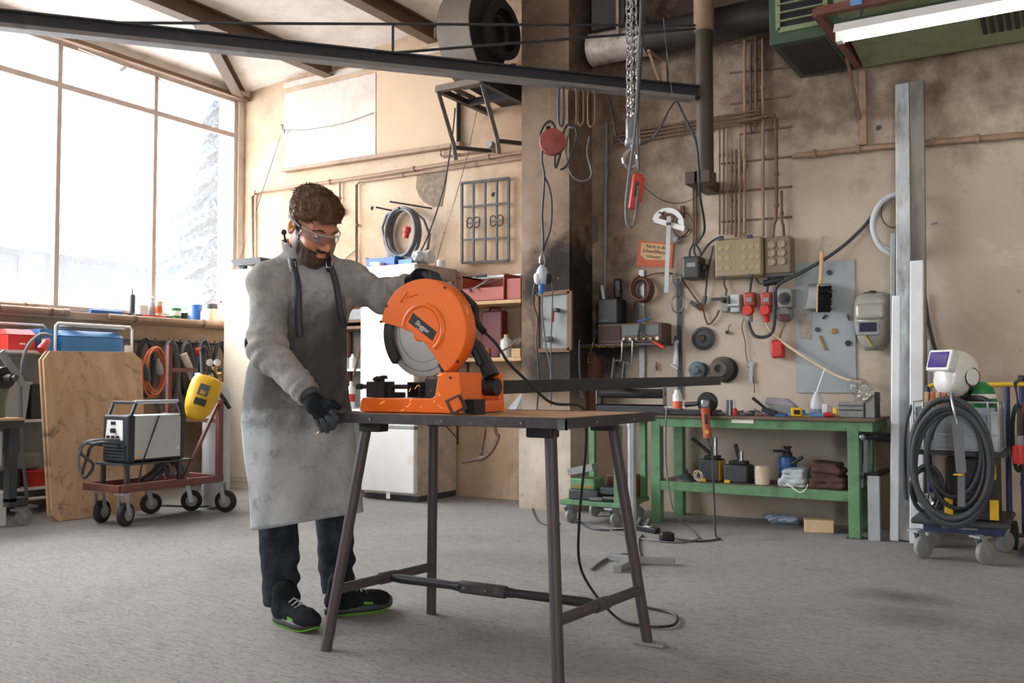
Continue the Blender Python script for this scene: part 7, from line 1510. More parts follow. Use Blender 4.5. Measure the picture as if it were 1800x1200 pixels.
# lower shelf
sz0 = .296; s_ = lambda px, Y=6.4: ony(px,830,Y).x
for px0, px1, hz_, lab, yl in ((1232,1266,.155,'black and yellow hydraulic jack block with upright lever',True),(1274,1316,.125,'black jack block with short lever next to the taller one',False)):
    t = thing('jack_block', lab, 'jack', ((s_(px0)+s_(px1))/2,6.44,sz0), 'jack blocks on the lower bench shelf'); xa, xb = s_(px0), s_(px1)
    part('body', B().box2((xa,6.36,sz0),(xb,6.52,sz0+hz_)), m_dgrey, t, bev=.012); part('side_band', B().box2((xb-.012,6.37,sz0+.01),(xb+.004,6.51,sz0+hz_-.01)), m_yellow if yl else m_black, t, smooth=0)
    part('cap', B().box2((xa+.03,6.39,sz0+hz_),(xb-.02,6.49,sz0+hz_+.025)), m_black, t, bev=.005); part('piston', B().cyl(((xa+xb)/2+.02,6.44,sz0+hz_+.02),((xa+xb)/2+.02,6.44,sz0+hz_+(.15 if yl else .09)),.02,n=14), m_chrome, t); part('lever', B().bar(((xa+xb)/2+.01,6.44,sz0+hz_+.02),((xa+xb)/2-(.15 if yl else .02),6.44,sz0+hz_+.14),.022,.022), m_black, t); part('yellow_foot', B().box2((xa+.01,6.355,sz0),(xa+.05,6.362,sz0+.02)), m_yellow, t, smooth=0)
solo('cone_weight', B().lathe((s_(1206,6.33),6.33,sz0), (0,0,1), [(.07,0),(.068,.015),(.02,.055),(.012,.06),(.016,.075),(.008,.08)], 20), m_dgrey, 'low dark cone shaped weight on the lower shelf', 'weight')
solo('wire_bundle', B().tube(coil((s_(1227,6.285),6.285,sz0+.043), (0,1,0), .025, .03, 2.5, .008, .3, 14, seed=6), .004, 5), m_beige, 'pale twisted wire bundle beside the cone weight', 'wire')
solo('paper_roll', B().lathe((s_(1340,6.40),6.40,sz0), (0,0,1), [(.048,0)]+[(.048+.0025*(i%2), .006+.0105*i) for i in range(11)]+[(.046,.125),(.02,.125),(.02,.12)], 24), m_beige, 'beige ribbed roll standing on the lower shelf', 'roll')
p = V((s_(1385,6.62),6.62,sz0)); t = thing('gas_canister', 'blue pressure sprayer canister with black pump top', 'canister', p); part('tank', B().lathe(p, (0,0,1), [(.055,0),(.062,.01),(.062,.15),(.055,.175),(.03,.185)], 24), mat('sprayer_blue',(48,98,160),.4,var=.12), t); part('pump', B().lathe(p, (0,0,1), [(.032,.18),(.032,.205),(.02,.21),(.02,.235),(.028,.24),(.028,.25)], 16), m_black, t); part('nozzle', B().bar(p+V((-.10,0,.215)), p+V((-.02,0,.212)), .02, .018), m_black, t)
def folded(name, x0, x1, y0, y1, z0, n, th, m, label, seed):
    rr = random.Random(seed); s = SDF((x0-.05,y0-.05,z0-.02),(x1+.05,y1+.05,z0+n*th+.08),.008)
    for k in range(n):
        w = (x1-x0)/2*(1-.05*k)+rr.uniform(-.012,.012); s.uni(s.rbox(((x0+x1)/2+rr.uniform(-.012,.012),(y0+y1)/2+rr.uniform(-.01,.01),z0+th*(k+.5)+.008*np.sin(s.X*9+k)),(w,(y1-y0)/2,th*.62),th*.5),.004)
    s.D += .004*np.sin(s.X*60+2*np.sin(s.Z*70))*np.sin(s.Y*50+s.Z*30); s.inter((z0+.001)-s.Z); o = sdf_part(name, s, m, None, relax=1); tag(o, label, 'folded cloth'); return o
folded('folded_tarpaulin', s_(1372,6.40), s_(1422,6.40), 6.30, 6.50, sz0, 4, .028, mat('pale_tarp',(176,186,190),.5,var=.12), 'pale grey folded tarpaulin on the lower shelf', 3)
folded('folded_blanket', s_(1425,6.38), s_(1485,6.38), 6.29, 6.52, sz0, 5, .034, mat('brown_blanket',(78,52,46),.85,var=.2), 'dark brown folded leather blanket on the lower shelf', 5)
solo('tarp_cord', B().tube(spline([(s_(1382,6.27),6.26,sz0+.03),(s_(1392,6.25),6.233,sz0+.012),(s_(1405,6.24),6.228,sz0-.02),(s_(1415,6.24),6.230,sz0-.005),(s_(1420,6.27),6.27,sz0+.03)],4), .004, 5), m_whitep, 'white cord hanging from the folded tarpaulin over the shelf edge', 'cord')
solo('black_grip', B().cyl(ony(1392,815,6.36), ony(1411,803,6.36), .014, .012, n=10), m_black, 'black stick lying on top of the folded tarpaulin', 'stick')
# G clamps on the bench side
for k, (px, y0_, y1_, lab) in enumerate(((1520,763,830,'flat steel clamp bar hanging on the bench side'),(1532,757,815,'thin steel rod clamp hanging on the bench side'),(1516,775,857,'long thin rod hanging beside the clamp bar'))):
    Y = 6.30+.10*(k == 1); a, c = ony(px,y0_,Y), ony(px,y1_,Y); solo('hanging_clamp', B().bar(a, c, .034 if k == 0 else .012, .012), m_steel, lab, 'clamp', 'clamps on the bench side')
t = thing('bench_vice_screw', 'steel screw spindle with round knob on the side of the bench', 'vice', ony(1512,766,6.28)); part('spindle', B().cyl(V((-1.217,6.275,.645)), V((-1.02,6.40,.645)), .018, n=12), m_dsteel, t); part('knob', B().sphere(V((-1.197,6.262,.645)), .024, 14, 8), m_steel, t); part('jaw', B().bar(V((-1.12,6.34,.640)), V((-1.03,6.40,.640)), .05, .056), m_black, t)
t = thing('pipe_support', 'dark steel arm sticking out low beside the bench leg', 'bracket', ony(1535,835,6.32)); part('arm', B().tube([ony(1512,838,6.30),ony(1540,834,6.34),ony(1560,826,6.44)], .02, 8), m_dsteel, t)
# ------------------------------------------------------------------ steel bars leaning on the wall
m_wbar = mat('white_bar', (226,230,234), .4, metal=.2, var=.05, dirt=.12, dirt_rgb=(170,166,160))
def lean(fpx, fpy, tpx, tpy, w, th, m, label, Y=None, ang=0.0):
    f = onz(fpx,fpy,0); tp = W(tpx,tpy,.035+th) if Y is None else ony(tpx,tpy,Y); d = (tp-f).normalized(); b = B()
    f.z += th*.5*abs(d.y)+.002
    b.bar(f, tp, w, th, up=(-math.sin(ang),-math.cos(ang),0)); lo = min(v.z for v in b.v)
    b.v = [v-V((0,0,lo-.001)) if (v-f).length < .3 else v for v in b.v]
    return solo('steel_bar', b, m, label, 'steel bar', 'steel bars leaning on the wall', smooth=0, bev=.004)
lean(1570,945,1570,410,.032,.015, mat('grey_bar',(150,154,160),.5,metal=.3), 'plain grey flat bar, partly behind the white channel', Y=6.63)
lean(1592,951,1586,148,.088,.03, m_rawbar, 'tall mottled galvanised bar next to the white channel, reaching high up the wall')
lean(1619,946,1612,143,.09,.04, mat('mill_scale_dark',(138,132,126),.55,metal=.3,var=.2,scale=4,dirt=.6,dirt_rgb=(86,80,76),stretch=(1,1,.4)), 'tall darker mottled bar, twin of the galvanised one')
lean(1572,951,1576,520,.05,.03, m_wbar, 'bright white channel bar leaning in front of the other bars', Y=6.42)
lean(1612,957,1612,459,.078,.05, m_wbar, 'bright white thick bar with angled top beside the helmet cart', Y=6.47)
lean(1642,938,1630,597,.04,.02, m_rawbar, 'short thin pale bar behind the cart edge')
lean(1549,950,1552,835,.08,.07, m_galv, 'stubby galvanised square post between the bench leg and the bars') if False else solo('steel_bar', B().bar(onz(1538,950,.0), V((-1.135,6.285,.40)), .07, .05, up=(0,-1,0)), m_galv, 'stubby galvanised square post between the bench leg and the bars', 'steel bar', 'steel bars leaning on the wall', smooth=0)
# ------------------------------------------------------------------ cart with crate, helmet and hoses
CX0, CX1, CY0, CY1, CZ0 = -.835, -.345, 5.68, 6.28, .215
ct = thing('platform_cart', 'dark blue platform cart with rubber edged deck on grey swivel casters', 'cart', (-.59,5.98,0))
part('deck', B().box2((CX0+.06,CY0+.05,CZ0-.055),(CX1-.03,CY1,CZ0-.01)), m_navy, ct, smooth=0, bev=.004); part('deck_mat', B().box2((CX0,CY0,CZ0-.012),(CX1,CY1,CZ0+.02)), m_dgrey, ct, smooth=0, bev=.012)
part('front_strip', B().box2((-.68,CY0+.045,CZ0-.03),(-.50,CY0+.052,CZ0-.02)), m_grey, ct, smooth=0)
for px, py in ((1624,980),(1733,992)):
    g_ = onz(px,py); caster(ct, g_.x, g_.y, .064, .036, .9, CZ0-.05, mw=m_grey)
for x in (-.78,-.40): caster(ct, x, 6.20, .064, .036, .9, CZ0-.05, mw=m_grey)
for x in (CX0+.03, CX1-.03): part('frame_post', B().cyl((x,CY1-.03,CZ0),(x,CY1-.03,.97),.016,n=12), m_navy, ct)
part('shelf_frame', B().bar((CX0+.02,5.75,.60),(CX0+.02,CY1-.03,.60),.03).bar((CX1-.02,5.75,.60),(CX1-.02,CY1-.03,.60),.03).bar((CX0+.02,5.77,.60),(CX1-.02,5.77,.60),.03), m_dgrey, ct, smooth=0)
part('push_rail', B().tube([(CX0+.03,CY1-.03,.93),(CX0+.03,CY1-.03,.96),(CX0+.05,CY1-.03,.975),(-.1,CY1+.05,.985)], .014, 10), m_yellow, ct, label='yellow push rail')
# crate: grey plastic walls in a zinc wire basket
m_crate = mat('crate_grey', (150,160,164), .5, var=.08, dirt=.2, dirt_rgb=(120,120,116)); kx0, kx1, ky0, ky1, kz0, kz1 = -.815, -.385, 5.71, 6.14, .617, .885
cr_ = thing('wire_crate', 'grey plastic lined wire basket on the cart', 'crate', (-.6,5.92,kz0))
part('lining', B().box2((kx0+.012,ky0+.012,kz0+.004),(kx1-.012,ky0+.016,kz1-.03)).box2((kx0+.012,ky1-.016,kz0+.004),(kx1-.012,ky1-.012,kz1-.03)).box2((kx0+.012,ky0+.012,kz0+.004),(kx0+.016,ky1-.012,kz1-.03)).box2((kx1-.016,ky0+.012,kz0+.004),(kx1-.012,ky1-.012,kz1-.03)).box2((kx0+.012,ky0+.012,kz0+.004),(kx1-.012,ky1-.012,kz0+.01)), m_crate, cr_, smooth=0)
for z in (kz0+.005, kz0+.09, kz0+.205, kz1): part('wire_hoop', B().tube([(kx0,ky0,z),(kx1,ky0,z),(kx1,ky1,z),(kx0,ky1,z)], .005, 6, closed=True), m_wire, cr_)
for x, y in [(kx0+.001+(kx1-kx0)*f,ky0) for f in (0,.12,.24,.88,1)]+[(kx1,ky0+(ky1-ky0)*f) for f in (.33,.66,1)]+[(kx0,ky1)]: part('wire_upright', B().cyl((x,y,kz0),(x,y,kz1),.0055,n=6), m_wire, cr_)
for x in (kx0+.06, kx1-.02): part('corner_strip', B().box2((x-.02,ky0+.004,kz0+.01),(x+.015,ky0+.008,kz1-.05)), m_lgrey, cr_, smooth=0)
# white helmet with purple visor
hcn = ony(1682,655,5.86); fwd = V((-.62,-.75,.30)).normalized(); rgt = fwd.cross(V((0,0,1))).normalized(); upp = rgt.cross(fwd); Rr = [list(rgt),list(fwd),list(upp)]
he_ = thing('white_helmet', 'white automatic welding helmet with purple visor lying on the cart crate', 'welding helmet', hcn-V((0,0,.13)))
s = SDF(np.array(hcn)-.2, np.array(hcn)+.2, .006); s.uni(s.ell(hcn,(.104,.128,.128),Rr)); s.uni(s.rbox(hcn+fwd*.02-upp*.085,(.075,.075,.05),.05,Rr),.04); s.sub(s.ell(hcn-fwd*.05-upp*.03,(.092,.13,.118),Rr),.004); x_, y_, z_ = s.rel(hcn,Rr); s.inter(-(y_+.085+.25*z_))
sdf_part('shell', s, mat('helmet_white',(228,228,224),.3,var=.05,coat=.3,dirt=.12,dirt_rgb=(170,164,150)), he_, relax=1)
RM = Matrix((rgt,fwd,upp)).transposed(); vc = hcn+fwd*.128+upp*.032
part('visor_frame', B().box(vc-fwd*.012,(.175,.06,.125),RM), mat('helmet_white',(0,0,0)), he_, smooth=0, bev=.012); part('visor', B().box(vc+fwd*.010,(.14,.026,.092),RM), mat('purple_visor',(58,36,120),.08,var=.1,coat=.6), he_, smooth=0, bev=.004, label='glossy purple visor')
for s_x in (-1,1): part('side_pad', B().lathe(hcn+rgt*(s_x*.092)-upp*.02-fwd*.02, rgt*s_x, [(.045,0),(.048,.008),(.04,.014)], 20), m_whitep, he_); part('pad_ring', B().tube([hcn+rgt*(s_x*.099)-upp*.02-fwd*.02+upp*(.05*math.sin(a))+fwd*(.05*math.cos(a)) for a in [2*math.pi*i/24 for i in range(24)]], .0035, 5, closed=True), m_black, he_)
part('headband', B().tube(spline([hcn-fwd*.06-upp*.08+rgt*.07,hcn-fwd*.10-upp*.10,hcn-fwd*.06-upp*.08-rgt*.07],5), .012, 8), m_black, he_)
for k in range(5): solo('filler_rod_pack', B().bar((kx0+.06+.03*k,ky0+.09,kz0+.15),(kx0+.062+.03*k,ky0+.09,kz1+.055),.022,.03), mat('red_orange_pack',(188,104,72),.5,var=.25,scale=20) if k % 2 else m_wood, 'slim red orange packet of welding rods standing in the crate' if k % 2 else 'slim pale yellow packet of welding rods standing in the crate', 'rod packet', 'rod packets in the crate', bev=.003)
p = V((-.497,6.0,kz0)); t = thing('green_cylinder', 'gas cylinder with bright green shoulder and white band standing in the crate', 'gas cylinder', V((p.x,p.y,kz0+.011))); part('shoulder', B().lathe(p+V((0,0,.01)), (0,0,1), [(.085,0),(.087,.01),(.087,.27),(.07,.34),(.03,.37)], 24), mat('bright_green',(46,140,72),.35), t); part('white_band', B().lathe(p+V((0,0,.01)), (0,0,1), [(.087,.275),(.088,.276),(.083,.30),(.082,.301)], 24), m_whitep, t)
solo('black_pipe', B().tube(spline([(-.60,5.92,.9),(-.53,5.84,.905),(-.46,5.78,.90),(-.42,5.76,.87)],4), .017, 8), m_black, 'short black hose lying over the crate rim beside the helmet', 'hose')
# big cable coil hung on the crate front, inner hoses
hkp = ony(1675,748,5.66)
cc_ = ony(1674,812,5.66); solo('welding_cable_coil', B().tube(coil(cc_+V((0,-.06,0)), (0,1,0), .195, .315, 5.2, .009, .07, 40, seed=12), .0135, 8), mat('hose_grey',(66,69,72),.6,var=.12), 'thick dark grey welding hose coiled on the front of the cart', 'hose')
solo('welding_cable_coil', B().tube(coil(cc_+V((.01,.022,.03)), (0,1,0), .14, .25, 2.2, .007, .06, 36, seed=15), .013, 8), m_dcable, 'thinner black hose coil hung inside the thick grey one', 'hose')
t = thing('coil_strap', 'grey strap with yellow ring holding the hose coil', 'strap', ony(1684,880,5.62)); part('strap', B().bar(ony(1682,745,5.535), ony(1690,830,5.535), .05, .012, up=(0,-1,0)).bar(ony(1690,830,5.535), ony(1690,890,5.535), .035, .012, up=(0,-1,0)), m_cable, t, smooth=0); part('yellow_ring', B().box(ony(1684,834,5.525),(.045,.012,.008)), m_yellow, t); part('chain_hook', B().tube([ony(1673,692,5.71),ony(1671,691,5.60),ony(1676,716,5.54),ony(1682,746,5.535)], .007, 6), m_chrome, t)
t = thing('wire_feeder', 'black and yellow welding power unit on the cart deck', 'welder', (-.52,5.9,CZ0+.02)); part('body', B().box2((-.66,5.74,CZ0+.021),(-.41,6.2,CZ0+.36)), m_black, t, smooth=0, bev=.01)
for x in (-.655,-.43): part('yellow_corner', B().box2((x-.01,5.728,CZ0+.03),(x+.035,5.742,CZ0+.14)), m_yellow, t, smooth=0, bev=.003)
part('yellow_corner', B().box2((-.44,5.728,CZ0+.25),(-.405,5.742,CZ0+.33)), m_yellow, t, smooth=0, bev=.003)
for k in range(5): part('vent_rib', B().box2((-.61,5.73,CZ0+.05+.03*k),(-.46,5.742,CZ0+.06+.03*k)), m_dgrey, t, smooth=0)
part('red_lead', B().tube(spline([(-.55,5.718,CZ0+.11),(-.50,5.717,CZ0+.15),(-.46,5.718,CZ0+.21),(-.44,5.732,CZ0+.24)],4), .010, 7), m_red, t)
p = V((-.755,5.775,CZ0+.085)); solo('steel_bottle', B().lathe(p, (.05,1,0), [(.02,0),(.055,.02),(.06,.04),(.06,.20),(.05,.22)], 22), m_chrome, 'small shiny steel cylinder lying on the cart deck', 'gas cylinder')
b = B()
for k in range(3): b.tube(coil((-.72+.01*k,5.74,CZ0+.17), (0,1,.2), .10, .12+.02*k, 1.4, .02, .1, 20, seed=40+k), .009, 6)
solo('thin_hose_coil', B().tube(coil((-.755,5.735,CZ0+.175), (0,1,0), .078, .125, 3.4, .010, .1, 22, seed=41), .009, 6), m_dcable, 'thin black hose coil standing on the cart deck', 'hose')
solo('hanging_hose', B().tube(spline([(kx0-.012,ky0+.02,kz1-.02),(kx0-.045,ky0,kz0+.1),(kx0-.05,ky0,.45),(kx0-.045,ky0,.33)],5), .012, 7), m_dcable, 'black hose hanging down the bar side of the crate', 'hose')
# right edge: second cart frame, red plug and hoses
t = thing('hand_truck', 'dark blue hand truck frame with yellow top behind the cart', 'hand truck', (-.20,6.3,0)); 
for x in (-.30,-.02): part('upright', B().cyl((x,6.34,.10),(x,6.34,1.02),.018,n=12), m_navy, t)
for z in (.40,.70,1.02): part('cross_tube', B().cyl((-.32,6.34,z),(.0,6.34,z),.016,n=12), m_navy, t)
for x in (-.36,.04): part('wheel', B().lathe((x-.02,6.36,.085), (1,0,0), [(.05,0),(.085,.006),(.085,.036),(.05,.042)], 24), m_rubber, t)
part('axle', B().cyl((-.36,6.36,.085),(.06,6.36,.085),.012,n=10), m_dgrey, t); part('toe_plate', B().box2((-.32,6.05,.02),(.0,6.36,.03)), m_navy, t, smooth=0)
for k, (px, mm, lab) in enumerate(((1768,m_dcable,'black hose hank hanging at the crate corner'),(1776,m_bcable,'dark red hose hank hanging at the crate corner'),(1788,m_bcable,'dark red hose hank next to the red plug'))):
    solo('hose_hank', B().tube(coil(V((-.305+.036*k,5.90-.022*k,ony(px,770,5.9).z)), (.8,-.5,0), .045, .18, 2.2, .006, .05, 22, seed=50+k), .011, 7), mm, lab, 'hose', 'hose hanks at the crate corner')
p = ony(1792,785,5.72); t = thing('red_plug_coupler', 'big red plug coupler with grey collar hanging by its cable', 'plug', p-V((0,0,.08))); part('coupler', B().lathe(p-V((0,0,.09)), (0,0,1), [(.035,0),(.038,.02),(.036,.09),(.026,.10)], 18), m_red, t); part('collar', B().cyl(p+V((0,0,.01)), p+V((0,0,.06)), .022, n=14), m_grey, t); part('cord', B().tube([p+V((0,0,.06)),p+V((.0,.03,.2)),p+V((-.02,.12,.34)),(-.30,6.33,1.02)], .010, 7), m_dcable, t)
# ------------------------------------------------------------------ floor things: power strip, cables, block, cloth
t = thing('extension_block', 'black multi socket block lying on the floor with plugs', 'socket block', onz(1160,943)); p = onz(1172,943,.03); part('block', B().box(p,(.085,.07,.058),Matrix.Rotation(.7,3,'Z')), m_black, t, bev=.012)
q = onz(1140,930,.02); part('strip', B().bar(q+V((-.12,.06,.0)), q+V((.08,-.03,.0)), .05, .036), m_black, t, bev=.006); part('white_label', B().bar(q+V((-.03,.005,.019)), q+V((.02,-.015,.019)), .03, .003), m_paper, t)
for a in ((-.10,.05),(-.03,.03)): part('plug', B().cyl(q+V((a[0],a[1],.015)), q+V((a[0]+.02,a[1]+.02,.06)), .018, n=10), m_dgrey, t)
def fl(pts, r, m, label): return solo('floor_cable', B().tube(spline([onz(x,y,r+.001) for x,y in pts],6), r, 6), m, label, 'cable')
fl([(1185,945),(1230,948),(1270,945),(1290,942),(1263,938),(1258,905)], .006, m_dcable, 'black cable on the floor leading to the grinder') if False else fl([(1185,946),(1225,951),(1258,948),(1266,946)], .006, m_dcable, 'black cable on the floor between socket block and bench')
fl([(990,885),(1005,905),(1030,925),(1060,931),(1100,930),(1125,926)], .006, m_dcable, 'black cable running along the floor from the trolley to the socket strip')
fl([(1000,915),(1015,916),(1050,925),(1100,940),(1150,950),(1195,953),(1225,948)], .005, m_cable, 'thin grey cable curving on the floor in front of the socket block')
fl([(1130,940),(1124,948),(1124,965),(1127,975)], .005, m_dcable, 'short black cable end by the roller stand foot')
fl([(1040,1000),(1060,985),(1090,975),(1110,974)], .008, m_cable, 'thick grey cable arching from the table to the roller stand')
fl([(935,892),(945,915),(965,923),(985,920)], .005, m_dcable, 'black cable on the floor by the foot of the pillar')
solo('drop_cable', B().tube(spline([ony(1172,718,6.19),ony(1170,760,6.16),ony(1172,830,6.12),ony(1185,900,6.0),onz(1215,930,.008),onz(1228,946,.008)],6), .006, 6), m_cable, 'grey cable hanging over the bench edge down to the floor', 'cable')
p = onz(1436,936); t = solo('wood_block', B().box(p+V((0,.05,.042)),(.185,.11,.084),Matrix.Rotation(.28,3,'Z')), mat('pale_wood',(222,194,152),.7,var=.1,stretch=(1,6,1)), 'pale sawn wooden block on the floor below the bench', 'block', bev=.004)
s = SDF((-1.98,6.52,-.02),(-1.62,6.78,.16),.008); 
for k in range(9):
    rr = random.Random(80+k); s.uni(s.ell((-1.80+rr.uniform(-.10,.10),6.66+rr.uniform(-.05,.05),.01+rr.uniform(0,.035)),(.05,.05,.022)),.012)
s.D += .009*np.sin(s.X*60+40*s.Y+3*np.sin(s.Z*60))*np.sin(s.Y*55-30*s.X+s.Z*50); s.inter(.001-s.Z); sdf_part('blue_cloth', s, mat('pale_blue_cloth',(176,194,224),.8,var=.15), None, relax=0); tag(bpy.data.objects['blue_cloth'], 'crumpled pale blue cloth on the floor at the wall', 'cloth')
# leather straps hanging behind the work table
t = thing('leather_strap', 'brown leather belt hanging from the wall shelf behind the table', 'belt', ony(845,812,6.3)); P = lambda x, y: ony(x,y,6.38)
b = B(); 
def ribbon(pts, w, m, nm):
    C = spline(pts,5); b = B(); rows = []
    for i, p in enumerate(C):
        tt = (C[min(i+1,len(C)-1)]-C[max(i-1,0)]).normalized(); sd = tt.cross(V((0,1,0))).normalized()*(w/2); rows.append([p-sd,p+sd])
    b.grid(rows); return part(nm, b, m, t, smooth=60, solid=.005)
ribbon([P(853,745),P(851,765),P(848,780),P(845,800)], .032, m_leather, 'strap'); ribbon([P(868,745),P(873,762),P(876,768),P(866,790),P(850,805),P(835,808),P(812,812)], .03, m_leather, 'strap'); part('buckle', B().tube([P(841,793),P(850,793),P(850,803),P(841,803)], .005, 6, closed=True), m_steel, t); part('hanging_peg', B().cyl((P(860,742).x,6.33,P(860,742).z),(P(860,742).x,6.8,P(860,742).z),.008,n=8), m_dgrey, t)
lw = thing('wall_brackets', 'rusty triangular shelf bracket fixed low on the wall behind the table', 'bracket', W(800,770,.05)); xk = W(804,760,0).x; zk = W(804,745,0).z
part('wall_flat', B().box2((xk-.015,6.785,zk-.18),(xk+.015,6.80,zk+.12)), m_rust, lw, smooth=0); part('arm', B().bar((xk,6.79,zk+.11),(xk,6.42,zk+.11),.025,.02), m_rust, lw, smooth=0); part('strut', B().bar((xk,6.78,zk-.12),(xk,6.45,zk+.10),.018,.012), m_rust, lw, smooth=0)
# ------------------------------------------------------------------ the man at the saw
def npa(p): return np.array([p[0],p[1],p[2]], float)
J = {k: ond(*v) for k, v in dict(
    pelvis=(520,690,4.02), waist=(528,610,4.01), chest=(540,525,3.99), neck=(541,462,3.95), head=(550,396,3.83),
    RS=(474,497,3.88), RE=(470,618,3.71), RW=(540,691,3.565), LS=(613,496,4.05), LE=(676,521,3.96), LW=(722,499,3.86),
    RH=(493,690,3.99), RK=(486,880,3.93), RA=(495,1050,3.93), LH=(552,690,4.10), LK=(586,880,4.12), LA=(595,1045,4.14)).items()}
Lat = (_r*.955+_f*.30); Lat.z = 0; Lat.normalize(); Frw = V((0,0,1)).cross(Lat)*-1; Frw = Lat.cross(V((0,0,1)))   # his left, his front
Frw = Frw if Frw.dot(_f) < 0 else -Frw
Rb = [list(Lat), list(Frw), [0,0,1]]
base_pt = V((J['pelvis'].x, J['pelvis'].y, 0))
man = thing('person', 'person in grey sweater, leather apron and safety glasses operating the orange saw', 'person', base_pt)
# head frame: turned to the saw and bent down
ps, pt_ = math.radians(49), math.radians(32)
fh = V((-_f.x,-_f.y,0)).normalized(); rh = V((_r.x,_r.y,0)).normalized()
hz_dir = fh*math.cos(ps)+rh*math.sin(ps)
HF = hz_dir*math.cos(pt_)-V((0,0,1))*math.sin(pt_); HR = HF.cross(V((0,0,1))).normalized(); HU = HR.cross(HF)
roll = math.radians(-4); HR, HU = HR*math.cos(roll)+HU*math.sin(roll), HU*math.cos(roll)-HR*math.sin(roll)
HS = 1.13; HC = J['head']; RH3 = [list(HR), list(HF), list(HU)]
def hp_(x, y, z): return HC+(HR*x+HF*y+HU*z)*HS
def hell(s, c, r): return s.ell(npa(hp_(*c)), [q*HS for q in r], RH3)
def face_field(s, grow=0.0):
    s.uni(hell(s,(0,-.012,.034),(.074,.096,.086)))
    s.uni(hell(s,(0,.030,-.028),(.061,.068,.088)),.03*HS)
    s.uni(hell(s,(0,.055,-.098),(.038,.040,.032)),.03*HS)
    s.uni(s.cap(npa(hp_(-.046,.02,-.075)),npa(hp_(0,.062,-.108)),.022*HS,.026*HS),.02*HS); s.uni(s.cap(npa(hp_(.046,.02,-.075)),npa(hp_(0,.062,-.108)),.022*HS,.026*HS),.02*HS)
    s.uni(hell(s,(0,.078,.020),(.052,.020,.013)),.015*HS)
    for sg in (-1,1):
        s.sub(hell(s,(sg*.033,.104,-.002),(.020,.016,.013)),.012*HS); s.uni(hell(s,(sg*.040,.068,-.038),(.024,.022,.020)),.02*HS)
    s.uni(s.cap(npa(hp_(0,.094,.004)),npa(hp_(0,.119,-.036)),.0085*HS,.0130*HS),.010*HS)
    for sg in (-1,1): s.uni(hell(s,(sg*.013,.107,-.041),(.010,.012,.009)),.006*HS)
    s.uni(hell(s,(0,.096,-.064),(.026,.014,.0065)),.006*HS); s.uni(hell(s,(0,.094,-.077),(.022,.014,.007)),.006*HS); s.sub(hell(s,(0,.110,-.070),(.024,.006,.0016)),.003*HS)
    return s
# body: one continuous figure, fine at the head and coarse under the clothes
hs_ = SDF(npa(HC)-np.array([.20,.20,.27]), npa(HC)+np.array([.20,.20,.20]), .0034); face_field(hs_)
hs_.uni(hs_.cap(npa(hp_(0,-.035,-.06)), npa(J['neck']+V((0,0,-.05))), .060, .066), .03)
for sg in (-1,1):
    hs_.uni(hell(hs_,(sg*.079,-.012,-.012),(.011,.021,.033)),.006); hs_.sub(hell(hs_,(sg*.091,-.006,-.008),(.010,.012,.022)),.004)
hs_.D = np.maximum(hs_.D, (J['neck'].z-.10)-hs_.Z)
bs_ = SDF(np.minimum.reduce([npa(p) for p in J.values()])-.2, np.maximum.reduce([npa(p) for p in J.values()])+.2, .016)
C_ = lambda a, b, ra, rb, k=.03: bs_.uni(bs_.cap(npa(J[a]),npa(J[b]),ra,rb),k)
bs_.uni(bs_.ell(npa(J['chest']),(.155,.095,.17),Rb)); bs_.uni(bs_.ell(npa(J['pelvis']),(.14,.10,.15),Rb),.05); C_('chest','pelvis',.10,.10,.05); C_('chest','neck',.08,.055,.05)
for sd in 'RL':
    C_('chest',sd+'S',.07,.055); C_(sd+'S',sd+'E',.052,.04); C_(sd+'E',sd+'W',.04,.028); C_(sd+'H',sd+'K',.068,.05); C_(sd+'K',sd+'A',.05,.036)
bs_.D = np.maximum(bs_.D, bs_.Z-(J['neck'].z-.02))
P1, F1 = hs_.mesh(); P2, F2 = bs_.mesh()
def mat_skin():
    m, nt, p = _nt('skin'); n = noise(nt, coords(nt), 22, 5, .6); c = ramp(nt, n, [(.3, lin((196,132,104))), (.7, lin((214,152,124)))])
    nt.links.new(c, p.inputs['Base Color']); p.inputs['Roughness'].default_value = .48; p.inputs['Subsurface Weight'].default_value = .12; p.inputs['Subsurface Radius'].default_value = (.02,.008,.004); bump(nt, p, noise(nt, coords(nt), 160, 3), .12, .002); return m
b = B(); b.v = [V(q) for q in P1]+[V(q) for q in P2]; b.f = [tuple(f) for f in F1.tolist()]+[tuple(i+len(P1) for i in f) for f in F2.tolist()]
body = part('body', b, mat_skin(), man, smooth=180)
# eyes
for sg in (-1,1): part('eyelid', B().sphere(hp_(sg*.033,.0805,-.004), .0135*HS, 14, 10), bpy.data.materials['skin'], man); part('lashes', B().tube(spline([hp_(sg*.019,.0865,-.009),hp_(sg*.033,.0945,-.011),hp_(sg*.047,.0855,-.007)],4), .0014, 5), m_black, man)
